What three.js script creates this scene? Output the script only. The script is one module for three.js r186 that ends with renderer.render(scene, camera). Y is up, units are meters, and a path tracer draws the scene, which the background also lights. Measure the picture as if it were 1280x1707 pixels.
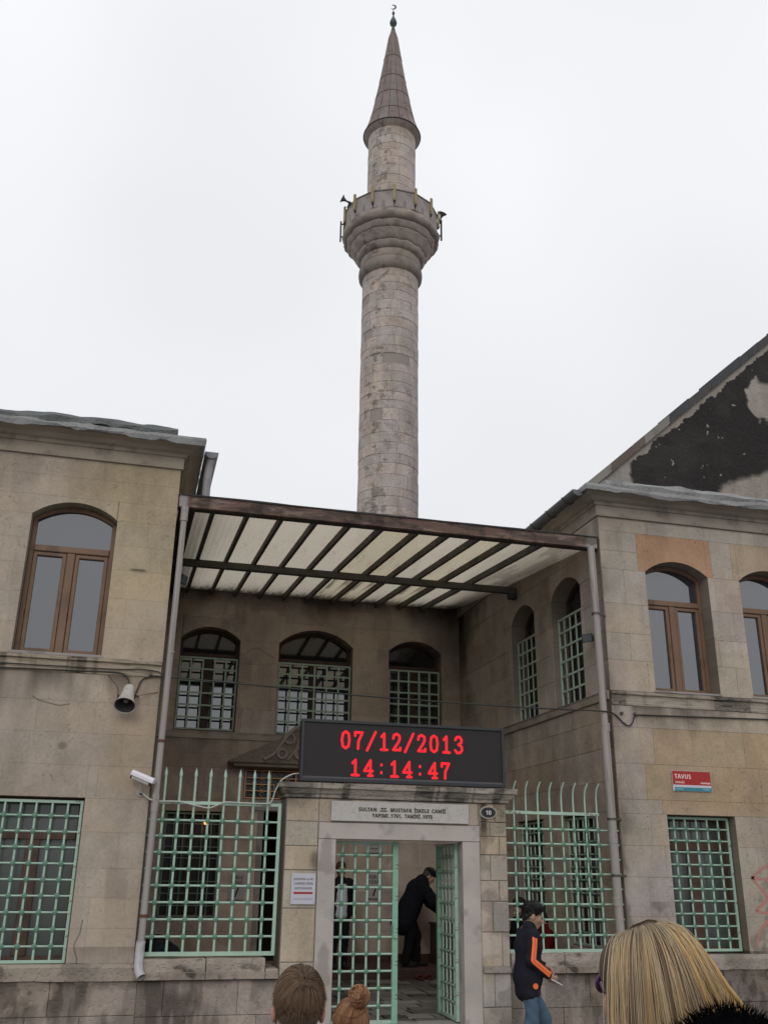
import * as THREE from 'three';
import { mergeGeometries } from 'three/addons/utils/BufferGeometryUtils.js';
import { RectAreaLightUniformsLib } from 'three/addons/lights/RectAreaLightUniformsLib.js';
import { RoundedBoxGeometry } from 'three/addons/geometries/RoundedBoxGeometry.js';

// ------------------------------------------------------------------ camera, sky, light
const scene = new THREE.Scene();
const camera = new THREE.PerspectiveCamera(56.96, 767 / 1024, 0.1, 1500);
camera.position.set(0, 1.75, 0);
camera.rotation.order = 'YXZ';
camera.rotation.set(20.83 * Math.PI / 180, -14.46 * Math.PI / 180, 0.754 * Math.PI / 180);
scene.add(camera);

const renderer = new THREE.WebGLRenderer({ antialias: true });
renderer.setSize(767, 1024);
renderer.toneMapping = THREE.LinearToneMapping;
renderer.toneMappingExposure = 1.0;
renderer.shadowMap.enabled = true;

{ // overcast sky
  const W = 256, H = 128, d = new Float32Array(W * H * 4);
  const hsh = (x, y, s) => { let n = Math.imul(x | 0, 374761393) + Math.imul(y | 0, 668265263) + Math.imul(s, 974634777); n = Math.imul(n ^ (n >>> 13), 1274126177); return ((n ^ (n >>> 16)) >>> 0) / 4294967296; };
  const vn = (x, y, s, px) => { const xi = Math.floor(x), yi = Math.floor(y), f = x - xi, g = y - yi, u = f * f * (3 - 2 * f), v = g * g * (3 - 2 * g); const w = k => ((k % px) + px) % px; const a = hsh(w(xi), yi, s), b = hsh(w(xi + 1), yi, s), c = hsh(w(xi), yi + 1, s), e = hsh(w(xi + 1), yi + 1, s); return a + (b - a) * u + (c - a) * v + (a - b - c + e) * u * v; };
  for (let j = 0; j < H; j++) for (let i = 0; i < W; i++) {
    const el = ((j + 0.5) / H - 0.5) * Math.PI, k = (j * W + i) * 4;
    let L;
    if (el < 0) L = 0.22; else { const s = Math.sin(el); L = 0.775 + 0.13 * s + 0.12 * s * s; }
    const cl = el < 0 ? 0 : (vn(i / 16, j / 10, 3, 16) - 0.5) * 0.8 + (vn(i / 8, j / 5, 5, 32) - 0.5) * 0.5 + (vn(i / 4, j / 3, 7, 64) - 0.5) * 0.25;
    L *= 1 + 0.12 * cl;
    d[k] = L * 0.975; d[k + 1] = L * 0.992; d[k + 2] = L * 1.03; d[k + 3] = 1;
  }
  const t = new THREE.DataTexture(d, W, H, THREE.RGBAFormat, THREE.FloatType);
  t.mapping = THREE.EquirectangularReflectionMapping; t.magFilter = THREE.LinearFilter; t.minFilter = THREE.LinearFilter; t.needsUpdate = true;
  scene.background = t; scene.environment = t;
}
const sun = new THREE.DirectionalLight(new THREE.Color(1, 0.96, 0.9), 0.6);
sun.position.set(-9, 22, 26); sun.target.position.set(3, 2, -12); scene.add(sun, sun.target);
sun.castShadow = true; sun.shadow.radius = 45; sun.shadow.mapSize.set(2048, 2048);
Object.assign(sun.shadow.camera, { left: -40, right: 40, top: 40, bottom: -40, near: 1, far: 130 });

// ------------------------------------------------------------------ helpers
const V3 = (x, y, z) => new THREE.Vector3(x, y, z);
const C = (r, g, b) => new THREE.Color().setRGB(r, g, b);
function rng(seed) { let a = seed >>> 0; return () => { a = (a + 0x6D2B79F5) | 0; let t = Math.imul(a ^ (a >>> 15), 1 | a); t = (t + Math.imul(t ^ (t >>> 7), 61 | t)) ^ t; return ((t ^ (t >>> 14)) >>> 0) / 4294967296; }; }
function hash2(x, y, s) { let n = Math.imul(x | 0, 374761393) + Math.imul(y | 0, 668265263) + Math.imul(s | 0, 974634777); n = Math.imul(n ^ (n >>> 13), 1274126177); return ((n ^ (n >>> 16)) >>> 0) / 4294967296; }
function noise2(x, y, s) { const xi = Math.floor(x), yi = Math.floor(y), f = x - xi, g = y - yi, u = f * f * (3 - 2 * f), v = g * g * (3 - 2 * g); const a = hash2(xi, yi, s), b = hash2(xi + 1, yi, s), c = hash2(xi, yi + 1, s), d = hash2(xi + 1, yi + 1, s); return a + (b - a) * u + (c - a) * v + (a - b - c + d) * u * v; }
function fbm(x, y, s, o = 4) { let a = 0, w = 0.5, t = 0; for (let i = 0; i < o; i++) { a += w * noise2(x, y, s + i * 17); t += w; x *= 2.03; y *= 2.03; w *= 0.5; } return a / t; }
const clamp = (x, a = 0, b = 1) => Math.min(b, Math.max(a, x));
const sst = (a, b, x) => { const t = clamp((x - a) / (b - a)); return t * t * (3 - 2 * t); };
const enc = v => Math.round(255 * clamp(v <= 0.0031308 ? v * 12.92 : 1.055 * Math.pow(v, 1 / 2.4) - 0.055));

const used = {};
function numbered(n) { const k = used[n] = (used[n] ?? -1) + 1; return k ? `${n}_${String(k).padStart(3, '0')}` : n; }
function thing(name, label, category, base = [0, 0, 0], group) {
  const o = new THREE.Group(); o.name = numbered(name); o.position.set(...base); scene.add(o);
  o.userData = { label, category }; if (group) o.userData.group = group;
  return o;
}
function finish(m) { m.castShadow = true; m.receiveShadow = true; return m; }
const baseOf = T => { let o = T; while (o.parent && o.parent !== scene) o = o.parent; return o.position; };
// geometry given in world coordinates
function add(T, name, geo, mat, label) {
  const b = baseOf(T); geo.translate(-b.x, -b.y, -b.z);
  const m = finish(new THREE.Mesh(geo, mat)); m.name = name; if (label) m.userData.label = label; T.add(m); return m;
}
// shared geometry, placed at a world position
function put(T, name, geo, mat, p, rot) {
  const b = baseOf(T), m = finish(new THREE.Mesh(geo, mat)); m.name = name; m.position.set(p[0] - b.x, p[1] - b.y, p[2] - b.z); if (rot) m.rotation.set(...rot); T.add(m); return m;
}
function struct(name, geo, mat) { const m = finish(new THREE.Mesh(geo, mat)); m.name = name; m.userData.kind = 'structure'; scene.add(m); return m; }
function merge(list) { return mergeGeometries(list.map(g => { g = g.index ? g.toNonIndexed() : g; for (const k of Object.keys(g.attributes)) if (!['position', 'normal', 'uv'].includes(k)) g.deleteAttribute(k); if (!g.attributes.uv) g.setAttribute('uv', new THREE.BufferAttribute(new Float32Array(g.attributes.position.count * 2), 2)); return g; })); }
function box(x0, x1, y0, y1, z0, z1) { const g = new THREE.BoxGeometry(x1 - x0, y1 - y0, z1 - z0); g.translate((x0 + x1) / 2, (y0 + y1) / 2, (z0 + z1) / 2); return boxUV(g); }
function rbox(x0, x1, y0, y1, z0, z1, r = 0.01, seg = 2) { const g = new RoundedBoxGeometry(x1 - x0, y1 - y0, z1 - z0, seg, r); g.translate((x0 + x1) / 2, (y0 + y1) / 2, (z0 + z1) / 2); return boxUV(g); }
// uv in metres by dominant normal
function boxUV(g) {
  const p = g.attributes.position, n = g.attributes.normal, u = new Float32Array(p.count * 2);
  for (let i = 0; i < p.count; i++) { const ax = Math.abs(n.getX(i)), ay = Math.abs(n.getY(i)), az = Math.abs(n.getZ(i)); const x = p.getX(i), y = p.getY(i), z = p.getZ(i); if (ay > ax && ay > az) { u[2 * i] = x; u[2 * i + 1] = z; } else if (ax > az) { u[2 * i] = z; u[2 * i + 1] = y; } else { u[2 * i] = x; u[2 * i + 1] = y; } }
  g.setAttribute('uv', new THREE.BufferAttribute(u, 2)); return g;
}
function tube(pts, r, seg = 24, rad = 6, closed = false) { return new THREE.TubeGeometry(new THREE.CatmullRomCurve3(pts.map(p => p.isVector3 ? p : V3(...p)), closed, 'catmullrom', 0.3), seg, r, rad, closed); }
function rod(a, b, r, rad = 8, r2 = r) { const A = V3(...a), B = V3(...b), d = B.clone().sub(A), g = new THREE.CylinderGeometry(r2, r, d.length(), rad); g.applyQuaternion(new THREE.Quaternion().setFromUnitVectors(V3(0, 1, 0), d.normalize())); g.translate((A.x + B.x) / 2, (A.y + B.y) / 2, (A.z + B.z) / 2); return g; }
function bar(a, b, w, h, up = [0, 0, 1]) { // rectangular bar from a to b
  const A = V3(...a), B = V3(...b), d = B.clone().sub(A), L = d.length(), Y = d.normalize(), Z = V3(...up), X = Y.clone().cross(Z).normalize(), Z2 = X.clone().cross(Y);
  const g = new THREE.BoxGeometry(w, L, h); boxUV(g); g.applyMatrix4(new THREE.Matrix4().makeBasis(X, Y, Z2).setPosition((A.x + B.x) / 2, (A.y + B.y) / 2, (A.z + B.z) / 2)); return g;
}
const std = (color, roughness = 0.8, o = {}) => new THREE.MeshStandardMaterial({ color, roughness, ...o });

// textures -----------------------------------------------------------------
function dataTex(W, H, f, srgb = true) {
  const d = new Uint8Array(W * H * 4);
  for (let j = 0; j < H; j++) for (let i = 0; i < W; i++) { const c = f(i, j), k = (j * W + i) * 4; if (srgb) { d[k] = enc(c[0]); d[k + 1] = enc(c[1]); d[k + 2] = enc(c[2]); } else d[k] = d[k + 1] = d[k + 2] = Math.round(255 * clamp(c)); d[k + 3] = 255; }
  const t = new THREE.DataTexture(d, W, H); t.wrapS = t.wrapT = THREE.RepeatWrapping; t.magFilter = THREE.LinearFilter; t.minFilter = THREE.LinearMipmapLinearFilter; t.generateMipmaps = true; if (srgb) t.colorSpace = THREE.SRGBColorSpace; t.needsUpdate = true; return t;
}
// periodic noise for tiles
function pn(x, y, s, p) { const w = k => ((k % p) + p) % p; const xi = Math.floor(x), yi = Math.floor(y), f = x - xi, g = y - yi, u = f * f * (3 - 2 * f), v = g * g * (3 - 2 * g); const a = hash2(w(xi), w(yi), s), b = hash2(w(xi + 1), w(yi), s), c = hash2(w(xi), w(yi + 1), s), d = hash2(w(xi + 1), w(yi + 1), s); return a + (b - a) * u + (c - a) * v + (a - b - c + d) * u * v; }
function pfbm(u, v, p, s, o = 5) { let a = 0, w = 0.5, t = 0; for (let i = 0; i < o; i++) { a += w * pn(u * p, v * p, s + i * 13, p); t += w; p *= 2; w *= 0.55; } return a / t; }
const stoneBump = dataTex(256, 256, (i, j) => { const u = i / 256, v = j / 256; const a = pfbm(u, v, 6, 11, 5); const pit = sst(0.62, 0.74, pfbm(u, v, 24, 31, 2)); return 0.75 * a + 0.25 - 0.35 * pit; }, false);
const clothBump = dataTex(128, 128, (i, j) => 0.5 + 0.25 * Math.sin(i * Math.PI / 2) * Math.sin(j * Math.PI / 2) + 0.25 * (hash2(i, j, 5) - 0.5), false);
const grime = dataTex(256, 256, (i, j) => { const u = i / 256, v = j / 256; const a = 0.7 + 0.3 * pfbm(u, v, 4, 7, 6); const b = 1 - 0.3 * sst(0.55, 0.75, pfbm(u, v, 5, 77, 5)); const m = a * b; return [m, m, m]; });
const dirt = dataTex(512, 512, (i, j) => { const u = i / 512, v = j / 512; let m = 0.92 - 0.35 * sst(0.40, 0.70, pfbm(u, v, 4, 107, 6)) - 0.45 * sst(0.52, 0.66, pfbm(u, v, 7, 207, 5)); m *= 0.9 + 0.2 * pfbm(u, v, 32, 17, 3); return [m, m * 0.985, m * 0.96]; });
// a wall texture: its rectangle x0..x1, y0..y1 in metres of the wall
function wallTex(x0, x1, y0, y1, ppm, f) {
  const W = Math.min(1400, Math.round((x1 - x0) * ppm)), H = Math.min(1400, Math.round((y1 - y0) * ppm));
  const t = dataTex(W, H, (i, j) => f(x0 + (i + 0.5) / W * (x1 - x0), y0 + (j + 0.5) / H * (y1 - y0)));
  t.wrapS = t.wrapT = THREE.ClampToEdgeWrapping;
  return { t, x0, x1, y0, y1, uv: (s, v) => [(s - x0) / (x1 - x0), (v - y0) / (y1 - y0)] };
}
// weathering vocabulary for wall textures; each returns 0..1
const streak = (x, y, top, len, s, dens = 7) => y > top ? 0 : clamp(1 - (top - y) / (len * (0.25 + 1.3 * noise2(x * dens, 3.1, s)))) * sst(0.25, 0.7, fbm(x * dens * 0.8, y * 0.7, s + 9, 3));
const spots = (x, y, sc, thr, s) => sst(thr, thr + 0.1, fbm(x * sc, y * sc, s, 4));
function baseStone(x, y, s) {
  let m = 0.89 + 0.36 * (fbm(x * 1.1, y * 1.1, s, 4) - 0.5) + 0.26 * (fbm(x * 6, y * 6, s + 5, 5) - 0.5) + 0.14 * (noise2(x * 60, y * 45, s + 9) - 0.5);
  m *= 1 - 0.30 * sst(0.70, 0.80, fbm(x * 31, y * 36, s + 21, 3)) * sst(0.45, 0.65, fbm(x * 2.3, y * 2.1, s + 23, 3)); m *= 1 + 0.10 * (fbm(x * 2.6, y * 2.2, s + 27, 3) - 0.5);
  m *= 1 - 0.10 * sst(0.45, 0.65, fbm(x * 5, y * 0.8, s + 33, 3));
  const w = fbm(x * 0.7, y * 0.9, s + 41, 3) - 0.5;
  return [m * (1 + 0.08 * w), m * 0.985, m * (1 - 0.14 * w)];
}
const dark = (c, k, tint = [1.06, 1, 0.92]) => { const q = 1 - clamp(k); for (let i = 0; i < 3; i++) c[i] *= q + (1 - q) * 0.10 * tint[i]; return c; };
const lite = (c, k, to = [0.95, 0.95, 0.97]) => { for (let i = 0; i < 3; i++) c[i] += (to[i] - c[i]) * clamp(k); return c; };

// canvas text
function canvasTex(w, h, draw) { const c = document.createElement('canvas'); c.width = w; c.height = h; draw(c.getContext('2d'), w, h); const t = new THREE.CanvasTexture(c); t.colorSpace = THREE.SRGBColorSpace; t.anisotropy = 8; return t; }

// frames for flat walls -----------------------------------------------------
const frame = (o, U, N) => ({ o: V3(...o), U: V3(...U), N: V3(...N), m: new THREE.Matrix4().makeBasis(V3(...U), V3(0, 1, 0), V3(...N)).setPosition(...o) });
const FACADE = frame([0, 0, -11], [1, 0, 0], [0, 0, 1]);
const WING = frame([5.86, 0, 0], [0, 0, 1], [-1, 0, 0]);
const BACK = frame([0, 0, -16.83], [1, 0, 0], [0, 0, 1]);
const FP = (F, s, t, n = 0) => F.o.clone().addScaledVector(F.U, s).addScaledVector(F.N, n).add(V3(0, t, 0));
// extruded shape standing in a wall frame, from n0 to n1
function slab(F, shape, n0, n1, bevel = 0, seg = 16) {
  const g = new THREE.ExtrudeGeometry(shape, { depth: n1 - n0 - 2 * bevel, bevelEnabled: bevel > 0, bevelThickness: bevel, bevelSize: bevel, bevelOffset: -bevel, bevelSegments: 1, curveSegments: seg });
  g.translate(0, 0, n0 + bevel); g.applyMatrix4(F.m); return g;
}
const rectS = (a, b, c, d) => { const s = new THREE.Shape(); s.moveTo(a, c); s.lineTo(b, c); s.lineTo(b, d); s.lineTo(a, d); s.closePath(); return s; };
// opening: s0,s1,t0, spring, rise (0 = flat head)
const arcY = (O, s) => { if (!O.rise) return O.spring; const h = (O.s1 - O.s0) / 2, R = (h * h + O.rise * O.rise) / (2 * O.rise), c = (O.s0 + O.s1) / 2; return O.spring + O.rise - R + Math.sqrt(Math.max(0, R * R - (s - c) ** 2)); };
function openPts(O, inset = 0, n = 14) { const a = O.s0 + inset, b = O.s1 - inset, p = [[a, O.t0 + inset], [b, O.t0 + inset]]; if (!O.rise) { p.push([b, O.spring - inset], [a, O.spring - inset]); return p; } for (let i = 0; i <= n; i++) { const s = b + (a - b) * i / n; p.push([s, arcY(O, s) - inset * 1.05]); } return p; }
const ptsShape = (p, Cl = THREE.Shape) => { const s = new Cl(); p.forEach((q, i) => i ? s.lineTo(q[0], q[1]) : s.moveTo(q[0], q[1])); s.closePath(); return s; };
function inset(P, d) { // move each corner inwards along its mitre
  const n = P.length, out = []; let A = 0; for (let i = 0; i < n; i++) { const a = P[i], b = P[(i + 1) % n]; A += a[0] * b[1] - b[0] * a[1]; } const sg = A > 0 ? 1 : -1;
  for (let i = 0; i < n; i++) { const a = P[(i + n - 1) % n], b = P[i], c = P[(i + 1) % n]; let e1 = [b[0] - a[0], b[1] - a[1]], e2 = [c[0] - b[0], c[1] - b[1]]; const l1 = Math.hypot(...e1) || 1, l2 = Math.hypot(...e2) || 1; const n1 = [-e1[1] / l1 * sg, e1[0] / l1 * sg], n2 = [-e2[1] / l2 * sg, e2[0] / l2 * sg]; const k = 1 + n1[0] * n2[0] + n1[1] * n2[1]; const q = d / Math.max(0.5, k); out.push([b[0] + (n1[0] + n2[0]) * q, b[1] + (n1[1] + n2[1]) * q]); }
  return out;
}
// a dressed stone: polygon P in a wall frame, front at n1, back at n0, chamfer c
function stoneGeo(F, P, n0, n1, c, tex) {
  const Q = inset(P, c), pos = [], uv = []; const put3 = (p, n) => { const v = FP(F, p[0], p[1], n); pos.push(v.x, v.y, v.z); const t = tex ? tex.uv(p[0], p[1]) : p; uv.push(t[0], t[1]); };
  let A = 0; for (let i = 0; i < P.length; i++) { const a = P[i], b = P[(i + 1) % P.length]; A += a[0] * b[1] - b[0] * a[1]; }
  if (A < 0) { P = P.slice().reverse(); Q.reverse(); }
  const tri = THREE.ShapeUtils.triangulateShape(Q.map(p => new THREE.Vector2(p[0], p[1])), []);
  for (const t of tri) { for (const k of t) put3(Q[k], n1); }
  const ring = (X, nx, Y, ny) => { for (let i = 0; i < X.length; i++) { const j = (i + 1) % X.length; put3(X[i], nx); put3(X[j], nx); put3(Y[j], ny); put3(X[i], nx); put3(Y[j], ny); put3(Y[i], ny); } };
  ring(P, n1 - c, Q, n1); ring(P, n0, P, n1 - c);
  const g = new THREE.BufferGeometry(); g.setAttribute('position', new THREE.Float32BufferAttribute(pos, 3)); g.setAttribute('uv', new THREE.Float32BufferAttribute(uv, 2)); g.computeVertexNormals(); return g;
}
function minusOpenings(a, b, c0, c1, opens) { // pieces of one block outside all openings
  let rects = [[a, b, c0, c1]], polys = [];
  for (const O of opens) {
    const next = [];
    for (const [x0, x1, y0, y1] of rects) {
      const top = O.spring + (O.rise || 0);
      if (x1 <= O.s0 + 1e-4 || x0 >= O.s1 - 1e-4 || y1 <= O.t0 + 1e-4 || y0 >= top - 1e-4) { next.push([x0, x1, y0, y1]); continue; }
      if (x0 < O.s0) next.push([x0, O.s0, y0, y1]);
      if (x1 > O.s1) next.push([O.s1, x1, y0, y1]);
      const m0 = Math.max(x0, O.s0), m1 = Math.min(x1, O.s1);
      if (y0 < O.t0) next.push([m0, m1, y0, O.t0]);
      if (y1 > O.spring + 0.002) {
        if (!O.rise) next.push([m0, m1, O.spring, y1]);
        else { let run = []; const N = 16; const flush = () => { if (run.length > 2 && run[run.length - 1][0] - run[0][0] > 0.04) { const P = run.slice(); P.push([run[run.length - 1][0], y1], [run[0][0], y1]); polys.push(P); } run = []; };
          for (let i = 0; i <= N; i++) { const s = m0 + (m1 - m0) * i / N, lo = Math.max(y0, arcY(O, s)); if (lo < y1 - 0.012) run.push([s, lo]); else flush(); } flush(); }
      }
    }
    rects = next;
  }
  for (const [x0, x1, y0, y1] of rects) if (x1 - x0 > 0.025 && y1 - y0 > 0.025) polys.push([[x0, y0], [x1, y0], [x1, y1], [x0, y1]]);
  return polys;
}
function ashlar(wall, F, s0, s1, edges, opens, o) {
  const R = rng(o.seed), { mats, tex, gap = 0.005, len = [0.5, 0.95], proud = 0.006, jit = 0.0025, ch = 0.003, pick } = o;
  for (let r = 0; r < edges.length - 1; r++) {
    const cuts = [s0]; let x = s0 + (r % 2 ? 0.5 : 0.85) * (len[0] + R() * (len[1] - len[0]));
    while (x < s1 - len[0] * 0.45) { cuts.push(x); x += len[0] + R() * (len[1] - len[0]); } cuts.push(s1);
    for (let i = 0; i < cuts.length - 1; i++) for (const P0 of minusOpenings(cuts[i], cuts[i + 1], edges[r], edges[r + 1], opens)) {
      const P = inset(P0, gap / 2); const cx = (cuts[i] + cuts[i + 1]) / 2, cy = (edges[r] + edges[r + 1]) / 2;
      let m = pick && pick(cx, cy, R); if (m === undefined || m === null) m = mats[Math.floor(R() * mats.length)];
      add(wall, 'stone', stoneGeo(F, P, -0.03, proud + jit * (R() - 0.5) * 2, ch, tex), m);
    }
  }
}
function backing(T, F, s0, s1, t0, t1, opens, depth, mat, tex) {
  const S = rectS(s0, s1, t0, t1); for (const O of opens) S.holes.push(ptsShape(openPts(O), THREE.Path));
  const g = new THREE.ExtrudeGeometry(S, { depth, bevelEnabled: false, curveSegments: 8 });
  const u = g.attributes.uv, p = g.attributes.position; for (let i = 0; i < u.count; i++) { const q = tex ? tex.uv(p.getX(i), p.getY(i)) : [p.getX(i), p.getY(i)]; u.setXY(i, q[0], q[1]); }
  g.translate(0, 0, -depth); g.applyMatrix4(F.m); return add(T, 'wall', g, mat);
}
function tints(base, tex, n, seed, o = {}) { const R = rng(seed), L = []; for (let i = 0; i < n; i++) { const k = 1 + (R() - 0.5) * (o.vary ?? 0.16), w = (R() - 0.5) * (o.warm ?? 0.10); L.push(std(C(base[0] * k * (1 + w), base[1] * k, base[2] * k * (1 - w)), 0.92, { map: tex && tex.t, bumpMap: o.bump ?? null, bumpScale: o.bumpScale ?? 0.004 })); } return L; }
// moulding: profile [[out, y]...] swept along a polyline in plan [[x,z]...], outward = right-hand side of travel
function moulding(profile, path, o = {}) {
  const sub = []; const step = o.step || 1e9;
  for (let i = 0; i < path.length - 1; i++) { const [x0, z0] = path[i], [x1, z1] = path[i + 1], L = Math.hypot(x1 - x0, z1 - z0), n = Math.max(1, Math.round(L / step)); for (let k = 0; k < n; k++) sub.push([x0 + (x1 - x0) * k / n, z0 + (z1 - z0) * k / n, i, k === 0]); }
  sub.push([...path[path.length - 1], path.length - 2, true]);
  const dir = i => { const a = path[i], b = path[i + 1], L = Math.hypot(b[0] - a[0], b[1] - a[1]); return [(b[0] - a[0]) / L, (b[1] - a[1]) / L]; };
  const nrm = d => [-d[1], d[0]]; // right-hand side seen from above (x right, z towards viewer)
  const rows = sub.map(([x, z, i, corner], k) => { let n = nrm(dir(i)), sc = 1; if (corner && k > 0 && k < sub.length - 1) { const a = nrm(dir(i - 1)); const q = [a[0] + n[0], a[1] + n[1]], l = Math.hypot(...q); sc = 2 / l / 1; n = [q[0] / l, q[1] / l]; sc = 1 / (n[0] * a[0] + n[1] * a[1]); } return profile.map(([out, y], j) => { const e = o.jit ? o.jit(x, z, j) : [0, 0]; return [x + n[0] * (out + e[0]) * sc, y + e[1], z + n[1] * (out + e[0]) * sc]; }); });
  const pos = [], uv = []; let acc = 0; const pl = [0]; for (let j = 1; j < profile.length; j++) { acc += Math.hypot(profile[j][0] - profile[j - 1][0], profile[j][1] - profile[j - 1][1]); pl.push(acc); }
  let along = 0;
  const tri = (a, b, c, ua, ub, uc) => { pos.push(...a, ...b, ...c); uv.push(...ua, ...ub, ...uc); };
  for (let k = 0; k < rows.length - 1; k++) { const A = rows[k], B = rows[k + 1], L = Math.hypot(B[0][0] - A[0][0], B[0][2] - A[0][2]); for (let j = 0; j < profile.length - 1; j++) { const u0 = along, u1 = along + L; tri(A[j], B[j], B[j + 1], [u0, pl[j]], [u1, pl[j]], [u1, pl[j + 1]]); tri(A[j], B[j + 1], A[j + 1], [u0, pl[j]], [u1, pl[j + 1]], [u0, pl[j + 1]]); } along += L; }
  for (const [Rw, flip] of [[rows[0], false], [rows[rows.length - 1], true]]) { const ts = THREE.ShapeUtils.triangulateShape(profile.map(p => new THREE.Vector2(p[0], p[1])), []); for (const t of ts) { const q = flip ? [t[0], t[2], t[1]] : t; tri(Rw[q[0]], Rw[q[1]], Rw[q[2]], [0, 0], [0.1, 0], [0, 0.1]); } }
  const g = new THREE.BufferGeometry(); g.setAttribute('position', new THREE.Float32BufferAttribute(pos, 3)); g.setAttribute('uv', new THREE.Float32BufferAttribute(uv, 2)); g.computeVertexNormals(); return g;
}

// ------------------------------------------------------------------ materials
const bumpFor = (T, m = 0.8) => { const t = stoneBump.clone(); t.repeat.set((T.x1 - T.x0) / m, (T.y1 - T.y0) / m); t.needsUpdate = true; return t; };
const bump1 = stoneBump.clone(); bump1.repeat.set(1.3, 1.3); bump1.needsUpdate = true;
const dirt1 = dirt.clone(); dirt1.repeat.set(0.7, 0.9); dirt1.needsUpdate = true;
const paint = dataTex(128, 128, (i, j) => { const u = i / 128, v = j / 128; let m = 0.86 + 0.24 * (pfbm(u, v, 6, 401, 4) - 0.5); const r = 0.8 * sst(0.71, 0.80, pfbm(u, v, 9, 411, 4)); return [m * (1 - 0.5 * r) + 0.03 * r, m * (1 - 0.72 * r), m * (1 - 0.75 * r)]; });
paint.repeat.set(1, 3); 
const grime1 = grime.clone(); grime1.repeat.set(0.9, 0.9); grime1.needsUpdate = true;
const M = {
  wood: std(C(0.205, 0.118, 0.072), 0.6, { map: grime1 }),
  woodMid: std(C(0.12, 0.068, 0.044), 0.6, { map: grime1 }),
  woodDark: std(C(0.07, 0.036, 0.022), 0.6, { map: grime1 }),
  glass: new THREE.MeshPhysicalMaterial({ color: C(0.018, 0.024, 0.033), roughness: 0.03, ior: 2.5 }),
  glassArch: new THREE.MeshPhysicalMaterial({ color: C(0.012, 0.013, 0.016), roughness: 0.05, ior: 1.65 }),
  glassDim: new THREE.MeshPhysicalMaterial({ color: C(0.10, 0.12, 0.11), roughness: 0.12, ior: 1.6 }),
  green: std(C(0.43, 0.60, 0.485), 0.6, { map: paint }), greenKnot: std(C(0.125, 0.26, 0.185), 0.6, { map: paint }), greenDim: std(C(0.46, 0.60, 0.50), 0.6, { map: paint }), greenPost: std(C(0.27, 0.50, 0.36), 0.55, { map: paint }),
  lead: std(C(0.13, 0.14, 0.137), 0.6, { map: grime1, bumpMap: bump1, bumpScale: 0.012 }),
  leadLight: std(C(0.30, 0.30, 0.30), 0.65, { map: grime1, bumpMap: bump1, bumpScale: 0.012 }),
  slate: std(C(0.05, 0.053, 0.057), 0.7, { map: grime1 }),
  zinc: std(C(0.15, 0.16, 0.17), 0.45, { metalness: 0.3 }),
  pvc: std(C(0.38, 0.345, 0.32), 0.5, { map: grime1 }), pvcLight: std(C(0.52, 0.51, 0.51), 0.45, { map: grime1 }),
  rust: std(C(0.12, 0.05, 0.03), 0.9), black: std(C(0.012, 0.012, 0.013), 0.6), cable: std(C(0.02, 0.024, 0.02), 0.6), cableWhite: std(C(0.45, 0.46, 0.44), 0.6),
  steel: std(C(0.10, 0.09, 0.085), 0.45, { metalness: 0.6 }),
};
const mouldMat = (c, s = 1) => std(C(c[0], c[1], c[2]), 0.92, { map: grime1, bumpMap: bump1, bumpScale: 0.006 * s });

// ------------------------------------------------------------------ ground
{
  const asph = dataTex(512, 512, (i, j) => { const u = i / 512, v = j / 512; const m = 0.7 + 0.5 * (pfbm(u, v, 5, 3, 6) - 0.5) + 0.4 * (hash2(i, j, 9) - 0.5); return [m, m, m * 0.98]; });
  asph.repeat.set(200, 200);
  const g = new THREE.PlaneGeometry(1200, 1200); g.rotateX(-Math.PI / 2);
  struct('street', g, std(C(0.25, 0.24, 0.23), 0.9, { map: asph }));
}

// ------------------------------------------------------------------ windows and grilles
function archedWindow(T, F, O, n, label) { // brown casement window with an arched light over a transom
  const fr = 0.055, d0 = n - 0.07, d1 = n;
  const S = ptsShape(openPts(O, 0.002, 20)); S.holes.push(ptsShape(openPts(O, fr, 20), THREE.Path));
  const w = add(T, 'window', slab(F, S, d0, d1, 0.006), M.wood, label);
  const a = O.s0 + fr, b = O.s1 - fr, c = (a + b) / 2, tr = O.trans;
  add(w, 'transom', slab(F, rectS(a, b, tr, tr + 0.075), d0 + 0.004, d1 + 0.012, 0.008), M.wood);
  add(w, 'mullion', slab(F, rectS(c - 0.045, c + 0.045, O.t0 + fr, tr - 0.001), d0 + 0.004, d1 + 0.008, 0.008), M.wood);
  const pane = (P) => add(w, 'pane', slab(F, ptsShape(P), n - 0.05, n - 0.04), M.glass);
  for (const [x0, x1] of [[a, c - 0.045], [c + 0.045, b]]) {
    const y0 = O.t0 + fr, y1 = tr, k = 0.05; const Sc = rectS(x0 + 0.003, x1 - 0.003, y0 + 0.003, y1 - 0.003); Sc.holes.push(ptsShape([[x0 + k, y0 + k], [x1 - k, y0 + k], [x1 - k, y1 - k], [x0 + k, y1 - k]], THREE.Path));
    add(w, 'casement', slab(F, Sc, d0 + 0.008, d1 - 0.006, 0.007), M.wood);
    pane([[x0 + k - 0.005, y0 + k - 0.005], [x1 - k + 0.005, y0 + k - 0.005], [x1 - k + 0.005, y1 - k + 0.005], [x0 + k - 0.005, y1 - k + 0.005]]);
  }
  const Oa = { ...O, t0: tr + 0.075 - fr }; pane(openPts(Oa, fr - 0.004, 20));
  return w;
}
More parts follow.
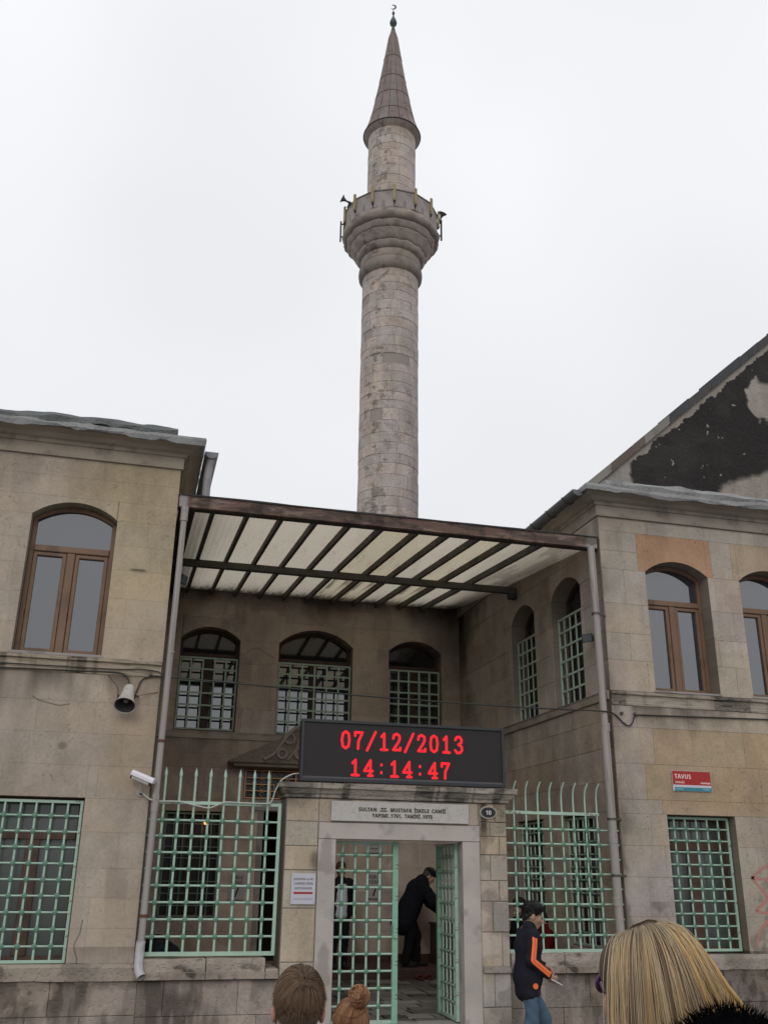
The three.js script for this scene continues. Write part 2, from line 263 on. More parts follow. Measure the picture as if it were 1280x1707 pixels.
const knotGeo = (() => { const g = new THREE.SphereGeometry(1, 8, 6); const p = g.attributes.position; for (let i = 0; i < p.count; i++) { let x = p.getX(i), y = p.getY(i), z = p.getZ(i); const l = Math.pow(Math.pow(Math.abs(x), 1.25) + Math.pow(Math.abs(y), 1.25), 1 / 1.25) || 1, q = Math.hypot(x, y) / l; p.setXYZ(i, x * q, y * q, z); } g.computeVertexNormals(); return g; })();
const knotS = knotGeo.clone().scale(0.036, 0.036, 0.017), knotX = knotS.clone().rotateY(Math.PI / 2);
// lattice of bars in a wall frame; the frame itself is the returned mesh, bars and knots its children (or children of T)
function grille(T, F, s0, s1, t0, t1, nc, nr, n, o = {}) {
  const fw = o.fw ?? 0.03, r = o.r ?? 0.0125, mat = o.mat || M.green;
  const edge = []; const A = (a, b, c, d, e = 0) => edge.push(slab(F, rectS(a, b, c, d), n - 0.014, n + 0.014 + e, 0.003));
  A(s0, s0 + fw, t0, t1); A(s1 - fw, s1, t0, t1); A(s0 + fw, s1 - fw, t0, t0 + fw, 0.001); A(s0 + fw, s1 - fw, t1 - fw, t1, 0.001);
  const G = add(T, o.name || 'window_grille', merge(edge), mat);
  const K = Math.abs(F.N.x) > 0.5 ? knotX : knotS, xs = [], ys = [];
  for (let i = 1; i < nc; i++) xs.push(s0 + (s1 - s0) * i / nc); for (let j = 1; j < nr; j++) ys.push(t0 + (t1 - t0) * j / nr);
  const rj = rng(Math.round(s0 * 100 + t0 * 10) + 9); for (let i = 0; i < xs.length; i++) xs[i] += (rj() - 0.5) * 0.006; for (let i = 0; i < ys.length; i++) ys[i] += (rj() - 0.5) * 0.006;
  for (const x of xs) add(G, 'bar', o.flat ? slab(F, rectS(x - r, x + r, t0 + fw, t1 - fw), n - 0.006, n + 0.008) : rod(FP(F, x, t0 + fw, n).toArray(), FP(F, x, t1 - fw, n).toArray(), r, 7), mat);
  for (const y of ys) add(G, 'bar', o.flat ? slab(F, rectS(s0 + fw, s1 - fw, y - r, y + r), n - 0.004, n + 0.012) : rod(FP(F, s0 + fw, y, n + 0.004).toArray(), FP(F, s1 - fw, y, n + 0.004).toArray(), r * 0.8, 7), mat);
  if (o.knots) for (const x of xs) for (const y of ys) put(G, 'knot', K, M.greenKnot, FP(F, x, y, n + 0.004).toArray());
  return G;
}
function plainWindow(T, F, O, n, o = {}) { // brown window behind a grille
  const fr = 0.06, S = ptsShape(openPts(O, 0.002)); S.holes.push(ptsShape(openPts(O, fr), THREE.Path));
  const w = add(T, 'window', slab(F, S, n - 0.07, n, 0.006), o.wood || M.wood);
  const c = (O.s0 + O.s1) / 2; const wm = o.wood || M.wood;
  if (o.trans) add(w, 'transom', slab(F, rectS(O.s0 + fr, O.s1 - fr, o.trans, o.trans + 0.09), n - 0.06, n + 0.01, 0.006), wm);
  add(w, 'mullion', slab(F, rectS(c - 0.07, c + 0.07, O.t0 + fr, (o.trans || O.spring - fr) - 0.001), n - 0.06, n + 0.008, 0.006), wm);
  const gl = o.glass || M.glassDim;
  const yT = o.trans || O.spring - fr;
  for (const [a, b] of [[O.s0 + fr, c - 0.07], [c + 0.07, O.s1 - fr]]) add(w, 'pane', slab(F, rectS(a, b, O.t0 + fr, yT), n - 0.05, n - 0.04), gl);
  if (o.trans) add(w, 'pane', slab(F, ptsShape(openPts({ ...O, t0: o.trans + 0.09 - fr }, fr - 0.003, 16)), n - 0.05, n - 0.04), o.arch || gl);
  return w;
}

// ------------------------------------------------------------------ left and right street buildings
const TOP = 6.34;
const edgesUp = [3.95, 4.31, 4.66, 5.0, 5.3, 5.6, 5.84, 6.1, TOP];
const edgesLow = [0.83, 1.16, 1.46, 1.74, 2.1, 2.44, 2.78, 3.12, 3.46, 3.77];
const edgesPlinth = [0, 0.36, 0.68];
const cornice = [[0, TOP], [0.030, TOP + 0.004], [0.034, TOP + 0.15], [0.055, TOP + 0.155], [0.06, TOP + 0.175], [0.065, TOP + 0.195], [0.105, TOP + 0.205], [0.135, TOP + 0.225], [0.15, TOP + 0.25], [0.195, TOP + 0.258], [0.235, TOP + 0.262], [0.245, TOP + 0.30], [0, TOP + 0.30]];
const stringP = [[0, 3.765], [0.018, 3.775], [0.022, 3.80], [0.012, 3.81], [0.014, 3.90], [0.045, 3.91], [0.05, 3.948], [0, 3.952]];
const ledgeP = [[0, 0.675], [0.05, 0.68], [0.055, 0.80], [0.03, 0.83], [0, 0.832]];
function flashing(path, seed) { // crumpled lead dressed over the eave
  const j1 = (x, z, j) => [0.02 * (fbm(x * 2.1 + z, j * 0.3 + z * 2, seed, 3) - 0.5) * 2, 0.05 * (fbm(x * 1.9, j * 0.4 + z * 1.9, seed + 7, 4) - 0.5) * 2 + 0.026 * (noise2(x * 8, z * 8 + j, seed + 2) - 0.5) + (j < 2 ? 0.03 * (noise2(x * 5, z * 5, seed + 3) - 0.5) : 0)];
  return moulding([[0.22, TOP + 0.285], [0.29, TOP + 0.255], [0.305, TOP + 0.285], [0.295, TOP + 0.325], [0.262, TOP + 0.345]], path, { step: 0.06, jit: j1 });
}
function flashTop(path, seed) {
  const j1 = (x, z, j) => [0.03 * (fbm(x * 2.3 + z, z * 1.3 + j * 0.6, seed, 4) - 0.5) * 2, 0.06 * (fbm(x * 1.2, z * 0.9 + 4 + j * 0.3, seed + 7, 4) - 0.5) * 2 + 0.03 * (noise2(x * 7, j + z * 7, seed + 4) - 0.5)];
  return moulding([[0.2, TOP + 0.33], [0.275, TOP + 0.33], [0.285, TOP + 0.39], [0.255, TOP + 0.44], [0.1, TOP + 0.46], [0.1, TOP + 0.40]], path, { step: 0.06, jit: j1 });
}

{ // LEFT BUILDING
  const T = thing('left_building', 'stone building left of the gateway with one brown arched window in view', 'building', [-1.6, 0, -14]);
  const X0 = -3.1, X1 = 0.244;
  const tex = wallTex(X0, X1, 0, 6.5, 190, (x, y) => {
    const c = baseStone(x + 3, y, 101);
    // warm ochre wash on the upper storey and right part, greyer below the string course
    const och = sst(4.2, 4.9, y + 0.4 * (fbm(x * 2, y * 2, 5, 3) - 0.5)) * sst(-1.1, -0.6, x + 0.2 * (noise2(x * 3, y * 3, 8) - 0.5));
    c[2] *= 1 - 0.13 * och;
    if (y < 3.77) { lite(c, 0.20 * spots(x, y, 1.5, 0.52, 14), [0.82, 0.79, 0.78]); c[0] *= 0.985; c[2] *= 1.03; }
    const warm = sst(0.5, 0.2, Math.hypot((x - 0.05) * 1.1, (y - 2.95) * 0.8)) * 0.6 + sst(0.42, 0.1, Math.hypot(x - 0.0, (y - 1.6) * 0.5)) * 0.25; c[1] *= 1 - 0.08 * warm; c[2] *= 1 - 0.22 * warm;
    // repaired patches
    const patch = (a, b, c0, d, k) => { const e = 0.03 * (noise2(x * 9, y * 9, 6) - 0.5); return (sst(a, a + 0.03, x + e) * sst(b, b - 0.03, x + e) * sst(c0, c0 + 0.03, y + e) * sst(d, d - 0.03, y + e)) * k; };
    dark(c, patch(-0.12, 0.12, 1.42, 1.78, 0.16)); lite(c, patch(-0.02, 0.2, 2.92, 3.34, 0.20), [0.85, 0.83, 0.82]); lite(c, Math.max(patch(-0.30, -0.14, 2.18, 2.30, 1), sst(0.19, 0.175, Math.hypot(x + 0.22, (y - 2.18) * 1.15)) * sst(2.2, 2.18, y)) * 0.24, [0.86, 0.8, 0.71]); lite(c, 0.22 * sst(1.26, 1.18, y + 0.06 * (noise2(x * 3, y * 3, 7) - 0.5)) * sst(0.83, 0.86, y), [0.92, 0.88, 0.87]); lite(c, patch(-1.2, -0.78, 3.05, 3.36, 0.13)); 
    // grime below the window sill, drips under the string course, damp plinth
    const ws = sst(-1.75, -1.3, x) * sst(-0.25, -0.5, x);
    dark(c, 0.9 * ws * sst(3.77, 3.82, y) * sst(3.97, 3.90, y) * sst(0.38, 0.62, fbm(x * 4, y * 3, 71, 3)));
    dark(c, 0.75 * streak(x, y, 3.77, 0.45, 23, 5)); dark(c, 0.45 * streak(x, y, 0.99 + 0 * x, 0.2, 24, 6) * (y > 0.83 ? 1 : 0));
    dark(c, 0.18 * streak(x, y, TOP, 0.9, 37, 4)); dark(c, 0.55 * sst(0.05, 0.0, Math.abs(y - TOP)) * 0.6);
    if (y < 0.84) { dark(c, 0.14 + 0.42 * sst(0.42, 0.65, fbm(x * 3.2, y * 1.6, 55, 5)) + 0.25 * sst(0.45, 0.62, fbm(x * 8, y * 2, 56, 4))); dark(c, 0.5 * sst(0.75, 0.68, y) * sst(0.55, 0.68, y)); if (spots(x, y, 5, 0.66, 61)) lite(c, 0.35 * spots(x, y, 5, 0.66, 61)); }
    // a chipped hole with a dark smear, and hair cracks
    dark(c, 0.75 * sst(0.05, 0.0, Math.abs(y - 5.02 + 0.02 * x)) * sst(0.13, 0.05, Math.abs(x + 0.13)) * (y < 5.03 ? 1 : 0)); dark(c, 0.5 * sst(0.06, 0.02, Math.hypot((x + 0.72) * 0.8, y - 2.98)));
    const crack = Math.abs(y - (3.42 + 0.35 * (x + 0.9) * -0.55 + 0.05 * noise2(x * 6, 1, 9))); if (x > -1.1 && x < -0.7) dark(c, 0.6 * sst(0.012, 0.003, crack));
    const cr2 = Math.abs(x - (-0.33 + 0.06 * (noise2(3, y * 7, 12) - 0.5))); if (y < 1.25 && y > 0.83) dark(c, 0.6 * sst(0.01, 0.003, cr2));
    const cr3 = Math.abs(x - (-0.4 + 0.25 * noise2(1, y * 5, 44))); if (y > 3.45 && y < 3.77) dark(c, 0.65 * sst(0.011, 0.003, cr3));
    return c;
  });
  const col = [0.46, 0.380, 0.290];
  const mats = tints(col, tex, 7, 3, { bump: bumpFor(tex), vary: 0.06, warm: 0.06, bumpScale: 0.003 });
  const wins = [{ s0: -1.39, s1: -0.43, t0: 3.952, spring: 5.6, rise: 0.18, trans: 5.2 }, { s0: -2.84, s1: -1.88, t0: 3.952, spring: 5.6, rise: 0.18, trans: 5.2 }];
  const low = [{ s0: -1.39, s1: -0.42, t0: 0.832, spring: 2.445, rise: 0 }, { s0: -2.84, s1: -1.88, t0: 0.832, spring: 2.445, rise: 0 }];
  const opens = [...wins, ...low];
  const w = backing(T, FACADE, X0, X1, 0, 6.6, opens, 0.34, std(C(0.30, 0.25, 0.19), 0.95, { map: tex.t }), tex);
  ashlar(w, FACADE, X0, X1 + 0.004, edgesUp, opens, { seed: 11, mats, tex, gap: 0.0012, proud: 0.004, jit: 0.0005, ch: 0.0006, len: [0.55, 1.1] });
  ashlar(w, FACADE, X0, X1 + 0.004, edgesLow, opens, { seed: 12, mats, tex, gap: 0.0014, proud: 0.004, jit: 0.0006, ch: 0.0008, len: [0.5, 1.0] });
  ashlar(w, FACADE, X0, X1 + 0.06, edgesPlinth, [], { seed: 13, mats: tints([0.42, 0.355, 0.29], tex, 6, 5, { bump: bumpFor(tex), bumpScale: 0.01 }), tex, gap: 0.004, proud: 0.03, jit: 0.004, ch: 0.004, len: [0.5, 0.95] });
  const side = add(T, 'wall', box(X1 - 0.3, X1, 0, 6.6, -17.1, -11.34), mouldMat([0.40, 0.33, 0.25]));
  add(T, 'wall', box(X0, X1 - 0.3, 0, 6.6, -17.1, -16.8), mouldMat([0.40, 0.33, 0.25]));
  add(T, 'wall', box(X0, X0 + 0.3, 0, 6.6, -16.8, -11.34), mouldMat([0.40, 0.33, 0.25]));
  const P = [[X0, -11], [X1, -11], [X1, -16.9]];
  const mm = mouldMat([0.38, 0.32, 0.255]);
  add(T, 'cornice', moulding(cornice, P), mm);
  add(T, 'string_course', moulding(stringP, [[X0, -11], [X1 - 0.001, -11]], { step: 0.1, jit: (x, z, j) => [0, j > 3 && j < 7 ? 0.006 * (noise2(x * 6, j, 5) - 0.5) : 0] }), std(C(0.44, 0.37, 0.285), 0.92, { map: stringTex(1), bumpMap: bump1, bumpScale: 0.006 }));
  add(T, 'plinth_ledge', moulding(ledgeP, [[X0, -11], [X1 + 0.05, -11]], { step: 0.1, jit: (x, z, j) => [0.01 * (noise2(x * 5, j, 7) - 0.5), 0.012 * (noise2(x * 4, j, 8) - 0.5)] }), std(C(0.36, 0.31, 0.26), 0.92, { map: dirt1, bumpMap: bump1, bumpScale: 0.014 }));
  add(T, 'lead_flashing', flashing([[X0, -11], [X1 - 0.03, -11], [X1 - 0.03, -16.9]], 5), M.leadLight);
  add(T, 'lead_flashing', flashTop([[X0, -11], [X1 - 0.08, -11]], 9), M.lead);
  // low hipped roof
  const rg = new THREE.BufferGeometry(); const ex = 0.22, yE = TOP + 0.33; const q = [[X0, yE, -11 + ex], [X1 + ex, yE, -11 + ex], [X1 + ex, yE, -17.1], [X0, yE + 0.95, -14], [X1 - 2.8, yE + 0.95, -14], [X0, yE, -17.1]];
  const rp = []; for (const t of [[0, 1, 4], [0, 4, 3], [1, 2, 4], [2, 5, 4], [5, 3, 4]]) for (const k of t) rp.push(...q[k]); rg.setAttribute('position', new THREE.Float32BufferAttribute(rp, 3)); rg.computeVertexNormals();
  add(T, 'roof', boxUV(rg), M.lead);
  // half-round gutter on the courtyard side
  const gg = new THREE.CylinderGeometry(0.085, 0.085, 5.6, 14, 1, true, -Math.PI / 2, Math.PI); gg.rotateX(Math.PI / 2); gg.translate(0.60, TOP + 0.27, -13.75);
  const gutter = add(T, 'gutter', gg, new THREE.MeshStandardMaterial({ color: C(0.12, 0.13, 0.135), roughness: 0.5, metalness: 0.2, side: THREE.DoubleSide }));
  const eg = new THREE.CylinderGeometry(0.085, 0.085, 0.006, 14, 1, false, -Math.PI / 2, Math.PI); eg.rotateX(Math.PI / 2); eg.translate(0.60, TOP + 0.27, -10.95); add(gutter, 'gutter_end', eg, M.zinc);
  for (const O of wins) archedWindow(T, FACADE, O, -0.16);
  for (const O of wins) add(T, 'window_sill', rbox(O.s0 - 0.03, O.s1 + 0.02, 3.953, 3.985, -11.2, -10.985, 0.006), std(C(0.36, 0.33, 0.31), 0.8, { map: grime1 }));
  for (const O of low) { plainWindow(T, FACADE, O, -0.22, { trans: 2.02, wood: M.woodMid }); grille(T, FACADE, O.s0 + 0.01, O.s1 - 0.01, O.t0 + 0.005, O.spring - 0.03, 6, 10, -0.05, { knots: true }); }
}
function stringTex(s) { const t = dataTex(512, 128, (i, j) => { const u = i / 512, v = j / 128; let m = 0.84 + 0.4 * (pfbm(u, v, 8, s * 31, 4) - 0.5); const d = sst(s % 2 && s < 5 ? 0.46 : 0.52, 0.68, pfbm(u, 0.3, 10, s * 7 + 3, 4)) * (0.35 + 0.8 * pfbm(u, v, 12, s + 77, 3)) * 0.9 + 0.35 * sst(0.5, 0.7, pfbm(u, v, 16, s + 9, 3)); m *= 1 - 0.8 * clamp(d); return [m, m * 0.99, m * 0.97]; }); t.repeat.set(0.55, 3.2); return t; }

{ // RIGHT BUILDING with its wing along the courtyard
  const T = thing('right_building', 'grey stone building right of the gateway with a wing along the courtyard', 'building', [7.5, 0, -14]);
  const X0 = 5.86, X1 = 9.9;
  const tex = wallTex(X0, X1, 0, 6.5, 190, (x, y) => {
    const c = baseStone(x, y, 303);
    const lim = sst(0.35, 0.6, fbm(x * 0.9, y * 1.2, 31, 3)); c[2] *= 1.02 - 0.07 * lim;
    if (y < 3.7 && x > 6.2) { const k = 0.7 * sst(2.4, 2.6, y) ; c[1] *= 1 - 0.04 * k; c[2] *= 1 - 0.17 * k; }
    if (y > 5.6) { c[0] *= 0.97; }
    dark(c, 0.8 * streak(x, y, 3.80, 0.42, 43, 6)); dark(c, 0.8 * sst(3.78, 3.84, y) * sst(3.97, 3.90, y) * sst(0.42, 0.66, fbm(x * 4, y * 3, 77, 3)));
    dark(c, 0.5 * sst(0.04, 0, Math.abs(y - TOP))); dark(c, 0.15 * streak(x, y, TOP, 0.6, 57, 4));
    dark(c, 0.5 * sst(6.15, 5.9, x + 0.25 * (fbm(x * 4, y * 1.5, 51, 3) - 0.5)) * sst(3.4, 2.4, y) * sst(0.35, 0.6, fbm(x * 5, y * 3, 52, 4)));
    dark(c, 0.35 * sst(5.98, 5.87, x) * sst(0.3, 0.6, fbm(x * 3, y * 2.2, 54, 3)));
    if (y < 0.9) { dark(c, 0.12 + 0.42 * sst(0.42, 0.65, fbm(x * 3.2, y * 2.4, 58, 5)) + 0.25 * sst(0.45, 0.62, fbm(x * 9, y * 6, 59, 4))); }
    if (x > 7.46 && y < 1.9) { const r = spots(x, y, 2.2, 0.5, 63); lite(c, 0.18 * r, [0.86, 0.8, 0.78]); dark(c, 0.3 * spots(x, y, 5, 0.6, 67)); }
    if (y < 1.45) dark(c, 0.4 * spots(x, y, 3, 0.56, 69));
    return c;
  });
  const mats = tints([0.445, 0.385, 0.325], tex, 7, 23, { bump: bumpFor(tex), vary: 0.08, warm: 0.05 });
  const peach = tints([0.46, 0.275, 0.165], tex, 2, 31, { bump: bumpFor(tex), vary: 0.05, warm: 0.03 }), buff = tints([0.43, 0.342, 0.25], tex, 3, 32, { bump: bumpFor(tex), vary: 0.06 }), pale = tints([0.46, 0.42, 0.37], tex, 2, 33, { bump: bumpFor(tex), vary: 0.05 });
  const wins = [0, 1.45, 2.9].map(d => ({ s0: 6.51 + d, s1: 7.465 + d, t0: 3.96, spring: 5.6, rise: 0.18, trans: 5.2 })).slice(0, 2);
  const low = [0, 1.45].map(d => ({ s0: 6.51 + d, s1: 7.465 + d, t0: 0.87, spring: 2.45, rise: 0 }));
  const opens = [...wins, ...low];
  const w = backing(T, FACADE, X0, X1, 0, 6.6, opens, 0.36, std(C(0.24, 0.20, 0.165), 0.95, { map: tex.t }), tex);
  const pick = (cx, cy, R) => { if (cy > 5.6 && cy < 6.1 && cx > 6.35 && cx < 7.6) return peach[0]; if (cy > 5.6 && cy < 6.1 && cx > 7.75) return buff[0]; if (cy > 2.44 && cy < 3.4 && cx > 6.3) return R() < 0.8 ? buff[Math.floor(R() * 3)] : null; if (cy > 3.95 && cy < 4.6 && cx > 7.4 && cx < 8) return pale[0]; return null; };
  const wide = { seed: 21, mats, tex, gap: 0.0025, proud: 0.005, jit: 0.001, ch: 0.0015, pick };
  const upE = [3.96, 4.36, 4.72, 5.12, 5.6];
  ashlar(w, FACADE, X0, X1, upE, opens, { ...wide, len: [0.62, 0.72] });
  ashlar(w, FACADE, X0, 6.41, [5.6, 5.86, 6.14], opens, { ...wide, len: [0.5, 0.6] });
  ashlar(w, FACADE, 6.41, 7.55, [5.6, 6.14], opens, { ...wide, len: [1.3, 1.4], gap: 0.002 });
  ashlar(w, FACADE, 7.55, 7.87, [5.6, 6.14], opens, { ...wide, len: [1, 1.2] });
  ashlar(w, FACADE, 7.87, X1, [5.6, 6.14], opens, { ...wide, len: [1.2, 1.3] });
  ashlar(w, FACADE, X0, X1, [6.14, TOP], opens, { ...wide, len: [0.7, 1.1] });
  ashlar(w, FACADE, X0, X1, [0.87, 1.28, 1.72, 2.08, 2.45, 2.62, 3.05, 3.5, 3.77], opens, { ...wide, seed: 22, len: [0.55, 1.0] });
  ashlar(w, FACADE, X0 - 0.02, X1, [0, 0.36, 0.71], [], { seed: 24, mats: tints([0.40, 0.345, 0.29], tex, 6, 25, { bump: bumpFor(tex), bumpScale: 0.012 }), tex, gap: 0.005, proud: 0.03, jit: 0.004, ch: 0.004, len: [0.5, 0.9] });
  // wing wall
  const Z0 = -16.83, Z1 = -11;
  const tw = wallTex(Z0, Z1, 0, 6.6, 150, (z, y) => {
    const c = baseStone(z + 40, y, 505);
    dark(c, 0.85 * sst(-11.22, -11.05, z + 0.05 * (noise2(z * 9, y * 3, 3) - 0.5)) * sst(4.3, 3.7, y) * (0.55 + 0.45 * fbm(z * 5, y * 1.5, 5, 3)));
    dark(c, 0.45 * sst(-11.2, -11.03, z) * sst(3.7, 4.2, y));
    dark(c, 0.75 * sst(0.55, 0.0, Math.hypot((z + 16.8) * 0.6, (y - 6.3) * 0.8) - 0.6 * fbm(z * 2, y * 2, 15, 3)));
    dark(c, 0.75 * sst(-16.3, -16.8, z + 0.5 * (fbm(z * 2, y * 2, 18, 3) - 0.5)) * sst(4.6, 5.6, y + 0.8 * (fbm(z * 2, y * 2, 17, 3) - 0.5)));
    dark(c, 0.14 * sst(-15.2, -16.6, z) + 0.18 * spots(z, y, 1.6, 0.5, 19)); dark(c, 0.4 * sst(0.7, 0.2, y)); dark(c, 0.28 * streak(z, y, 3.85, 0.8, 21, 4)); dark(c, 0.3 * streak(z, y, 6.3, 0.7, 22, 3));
    if (y < 3.8) { c[1] *= 0.97; c[2] *= 0.92; }
    return c;
  });
  const wm = tints([0.49, 0.42, 0.35], tw, 7, 43, { bump: bumpFor(tw), vary: 0.16, warm: 0.08 });
  const wUp = [{ s0: -14.21, s1: -13.27, t0: 3.97, spring: 5.55, rise: 0.22, trans: 5.28 }, { s0: -12.64, s1: -11.66, t0: 3.97, spring: 5.55, rise: 0.22, trans: 5.28 }];
  const wLow = [{ s0: -14.24, s1: -13.28, t0: 0.87, spring: 2.48, rise: 0 }, { s0: -12.61, s1: -11.64, t0: 0.87, spring: 2.48, rise: 0 }];
  const wo = [...wUp, ...wLow];
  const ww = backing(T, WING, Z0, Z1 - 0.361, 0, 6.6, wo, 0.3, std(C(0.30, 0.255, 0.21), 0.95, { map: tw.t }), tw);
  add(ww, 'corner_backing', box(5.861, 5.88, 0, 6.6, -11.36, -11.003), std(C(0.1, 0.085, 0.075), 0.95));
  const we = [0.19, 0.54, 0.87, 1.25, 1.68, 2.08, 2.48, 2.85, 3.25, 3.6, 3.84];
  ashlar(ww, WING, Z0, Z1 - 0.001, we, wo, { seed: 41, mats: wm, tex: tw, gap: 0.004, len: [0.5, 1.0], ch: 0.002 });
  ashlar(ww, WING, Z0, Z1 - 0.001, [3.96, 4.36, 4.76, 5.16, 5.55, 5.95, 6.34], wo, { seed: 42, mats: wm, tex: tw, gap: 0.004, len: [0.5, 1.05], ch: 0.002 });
  for (const O of wUp) { plainWindow(T, WING, O, -0.24, { trans: O.trans, wood: M.woodDark, glass: M.glass }); grille(T, WING, O.s0 + 0.01, O.s1 - 0.01, O.t0 + 0.01, 5.27, 5, 6, -0.10, { flat: true, r: 0.014, fw: 0.028, mat: M.greenDim }); }
  for (const O of wLow) { plainWindow(T, WING, O, -0.24, { trans: 2.0, wood: M.woodDark, glass: M.glassDim }); grille(T, WING, O.s0 + 0.01, O.s1 - 0.01, O.t0 + 0.01, O.spring - 0.02, 6, 10, -0.06, { knots: true, mat: M.greenDim }); }
  add(T, 'wall', box(X0 + 0.3, X1, 0, 6.6, -17.1, -16.8), mouldMat([0.38, 0.33, 0.27])); add(T, 'wall', box(X1 - 0.3, X1, 0, 6.6, -16.8, -11.36), mouldMat([0.38, 0.33, 0.27]));
  const P = [[X0, -16.83], [X0, -11], [X1, -11]];
  add(T, 'cornice', moulding(cornice, P), mouldMat([0.34, 0.30, 0.25]));
  add(T, 'string_course', moulding(stringP, [[X0 + 0.002, -11], [X1, -11]], { step: 0.1, jit: (x, z, j) => [0, j > 3 && j < 7 ? 0.006 * (noise2(x * 6, j, 5) - 0.5) : 0] }), std(C(0.42, 0.37, 0.31), 0.92, { map: stringTex(3), bumpMap: bump1, bumpScale: 0.006 }));
  add(T, 'string_course', moulding([[0, 3.842], [0.03, 3.85], [0.035, 3.93], [0.05, 3.955], [0, 3.96]], [[X0, -16.83], [X0, -11.03]]), mouldMat([0.36, 0.31, 0.255]));
  add(T, 'plinth_ledge', moulding([[0, 0.70], [0.05, 0.705], [0.055, 0.82], [0.03, 0.868], [0, 0.87]], [[X0 + 0.002, -11], [X1, -11]], { step: 0.1, jit: (x, z, j) => [0.01 * (noise2(x * 5, j, 7) - 0.5), 0.012 * (noise2(x * 4, j, 8) - 0.5)] }), std(C(0.35, 0.31, 0.27), 0.92, { map: dirt1, bumpMap: bump1, bumpScale: 0.014 }));
  add(T, 'lead_flashing', flashing(P, 15), M.leadLight); add(T, 'lead_flashing', flashTop([[X0 + 0.02, -11], [X1, -11]], 19), M.leadLight);
  const rg = new THREE.BufferGeometry(); const ex = 0.24, yE = TOP + 0.33; const q = [[X1, yE, -11 + ex], [X0 - ex, yE, -11 + ex], [X0 - ex, yE, -17.1], [X1, yE + 0.9, -14], [X0 + 2.8, yE + 0.9, -14], [X1, yE, -17.1]];
  const rp = []; for (const t of [[0, 4, 1], [0, 3, 4], [1, 4, 2], [2, 4, 5], [5, 4, 3]]) for (const k of t) rp.push(...q[k]); rg.setAttribute('position', new THREE.Float32BufferAttribute(rp, 3)); rg.computeVertexNormals();
  add(T, 'roof', boxUV(rg), M.lead);
  const gg = new THREE.CylinderGeometry(0.085, 0.085, 5.7, 14, 1, true, -Math.PI / 2, Math.PI); gg.rotateX(Math.PI / 2); gg.translate(5.53, TOP + 0.30, -13.72);
  const gut = add(T, 'gutter', gg, new THREE.MeshStandardMaterial({ color: C(0.06, 0.065, 0.07), roughness: 0.5, metalness: 0.2, side: THREE.DoubleSide }));
  const eg = new THREE.CylinderGeometry(0.085, 0.085, 0.006, 14, 1, false, -Math.PI / 2, Math.PI); eg.rotateX(Math.PI / 2); eg.translate(5.53, TOP + 0.30, -10.868); add(gut, 'gutter_end', eg, M.zinc);
  for (let k = 0; k < 5; k++) add(gut, 'gutter_bracket', new THREE.TorusGeometry(0.092, 0.012, 6, 14, Math.PI).rotateZ(Math.PI).translate(5.53, TOP + 0.30, -11.2 - k * 0.55), M.steel);
  for (const O of wins) { archedWindow(T, FACADE, O, -0.2); }
  for (const O of wins) add(T, 'window_sill', rbox(O.s0 - 0.02, O.s1 + 0.02, 3.962, 3.99, -11.24, -10.985, 0.006), std(C(0.36, 0.33, 0.31), 0.8, { map: grime1 }));
  for (const O of low) { plainWindow(T, FACADE, O, -0.28, { trans: 2.04, wood: M.woodMid }); grille(T, FACADE, O.s0 + 0.01, O.s1 - 0.02, O.t0 + 0.02, O.spring - 0.015, 6, 11, -0.13, { knots: true }); }
  // red spray-paint scrawl
  const sp = std(C(0.40, 0.20, 0.17), 0.9), rib = pts => { const cv = new THREE.CatmullRomCurve3(pts.map(p => V3(p[0], p[1], -10.9935)), false, 'catmullrom', 0.2); const N = 26, pos = []; let pr = null; for (let i = 0; i <= N; i++) { const p = cv.getPoint(i / N), t = cv.getTangent(i / N), wv = 0.013 + 0.010 * noise2(i * 0.7, 2, 4), a = [p.x - t.y * wv, p.y + t.x * wv, p.z], b = [p.x + t.y * wv, p.y - t.x * wv, p.z]; if (pr) pos.push(...pr[0], ...pr[1], ...b, ...pr[0], ...b, ...a); pr = [a, b]; } const g = new THREE.BufferGeometry(); g.setAttribute('position', new THREE.Float32BufferAttribute(pos, 3)); g.computeVertexNormals(); return g; };
  for (const pts of [[[7.9, 1.9], [7.78, 1.84], [7.6, 1.73]], [[7.6, 1.73], [7.72, 1.715], [7.95, 1.69]], [[7.6, 1.73], [7.8, 1.5], [7.61, 1.35], [7.79, 1.32], [7.93, 1.33]], [[7.86, 1.31], [7.78, 1.25], [7.65, 1.14], [7.6, 1.05], [7.57, 0.95]]]) add(w, 'graffiti', merge([rib(pts)]), sp);
}

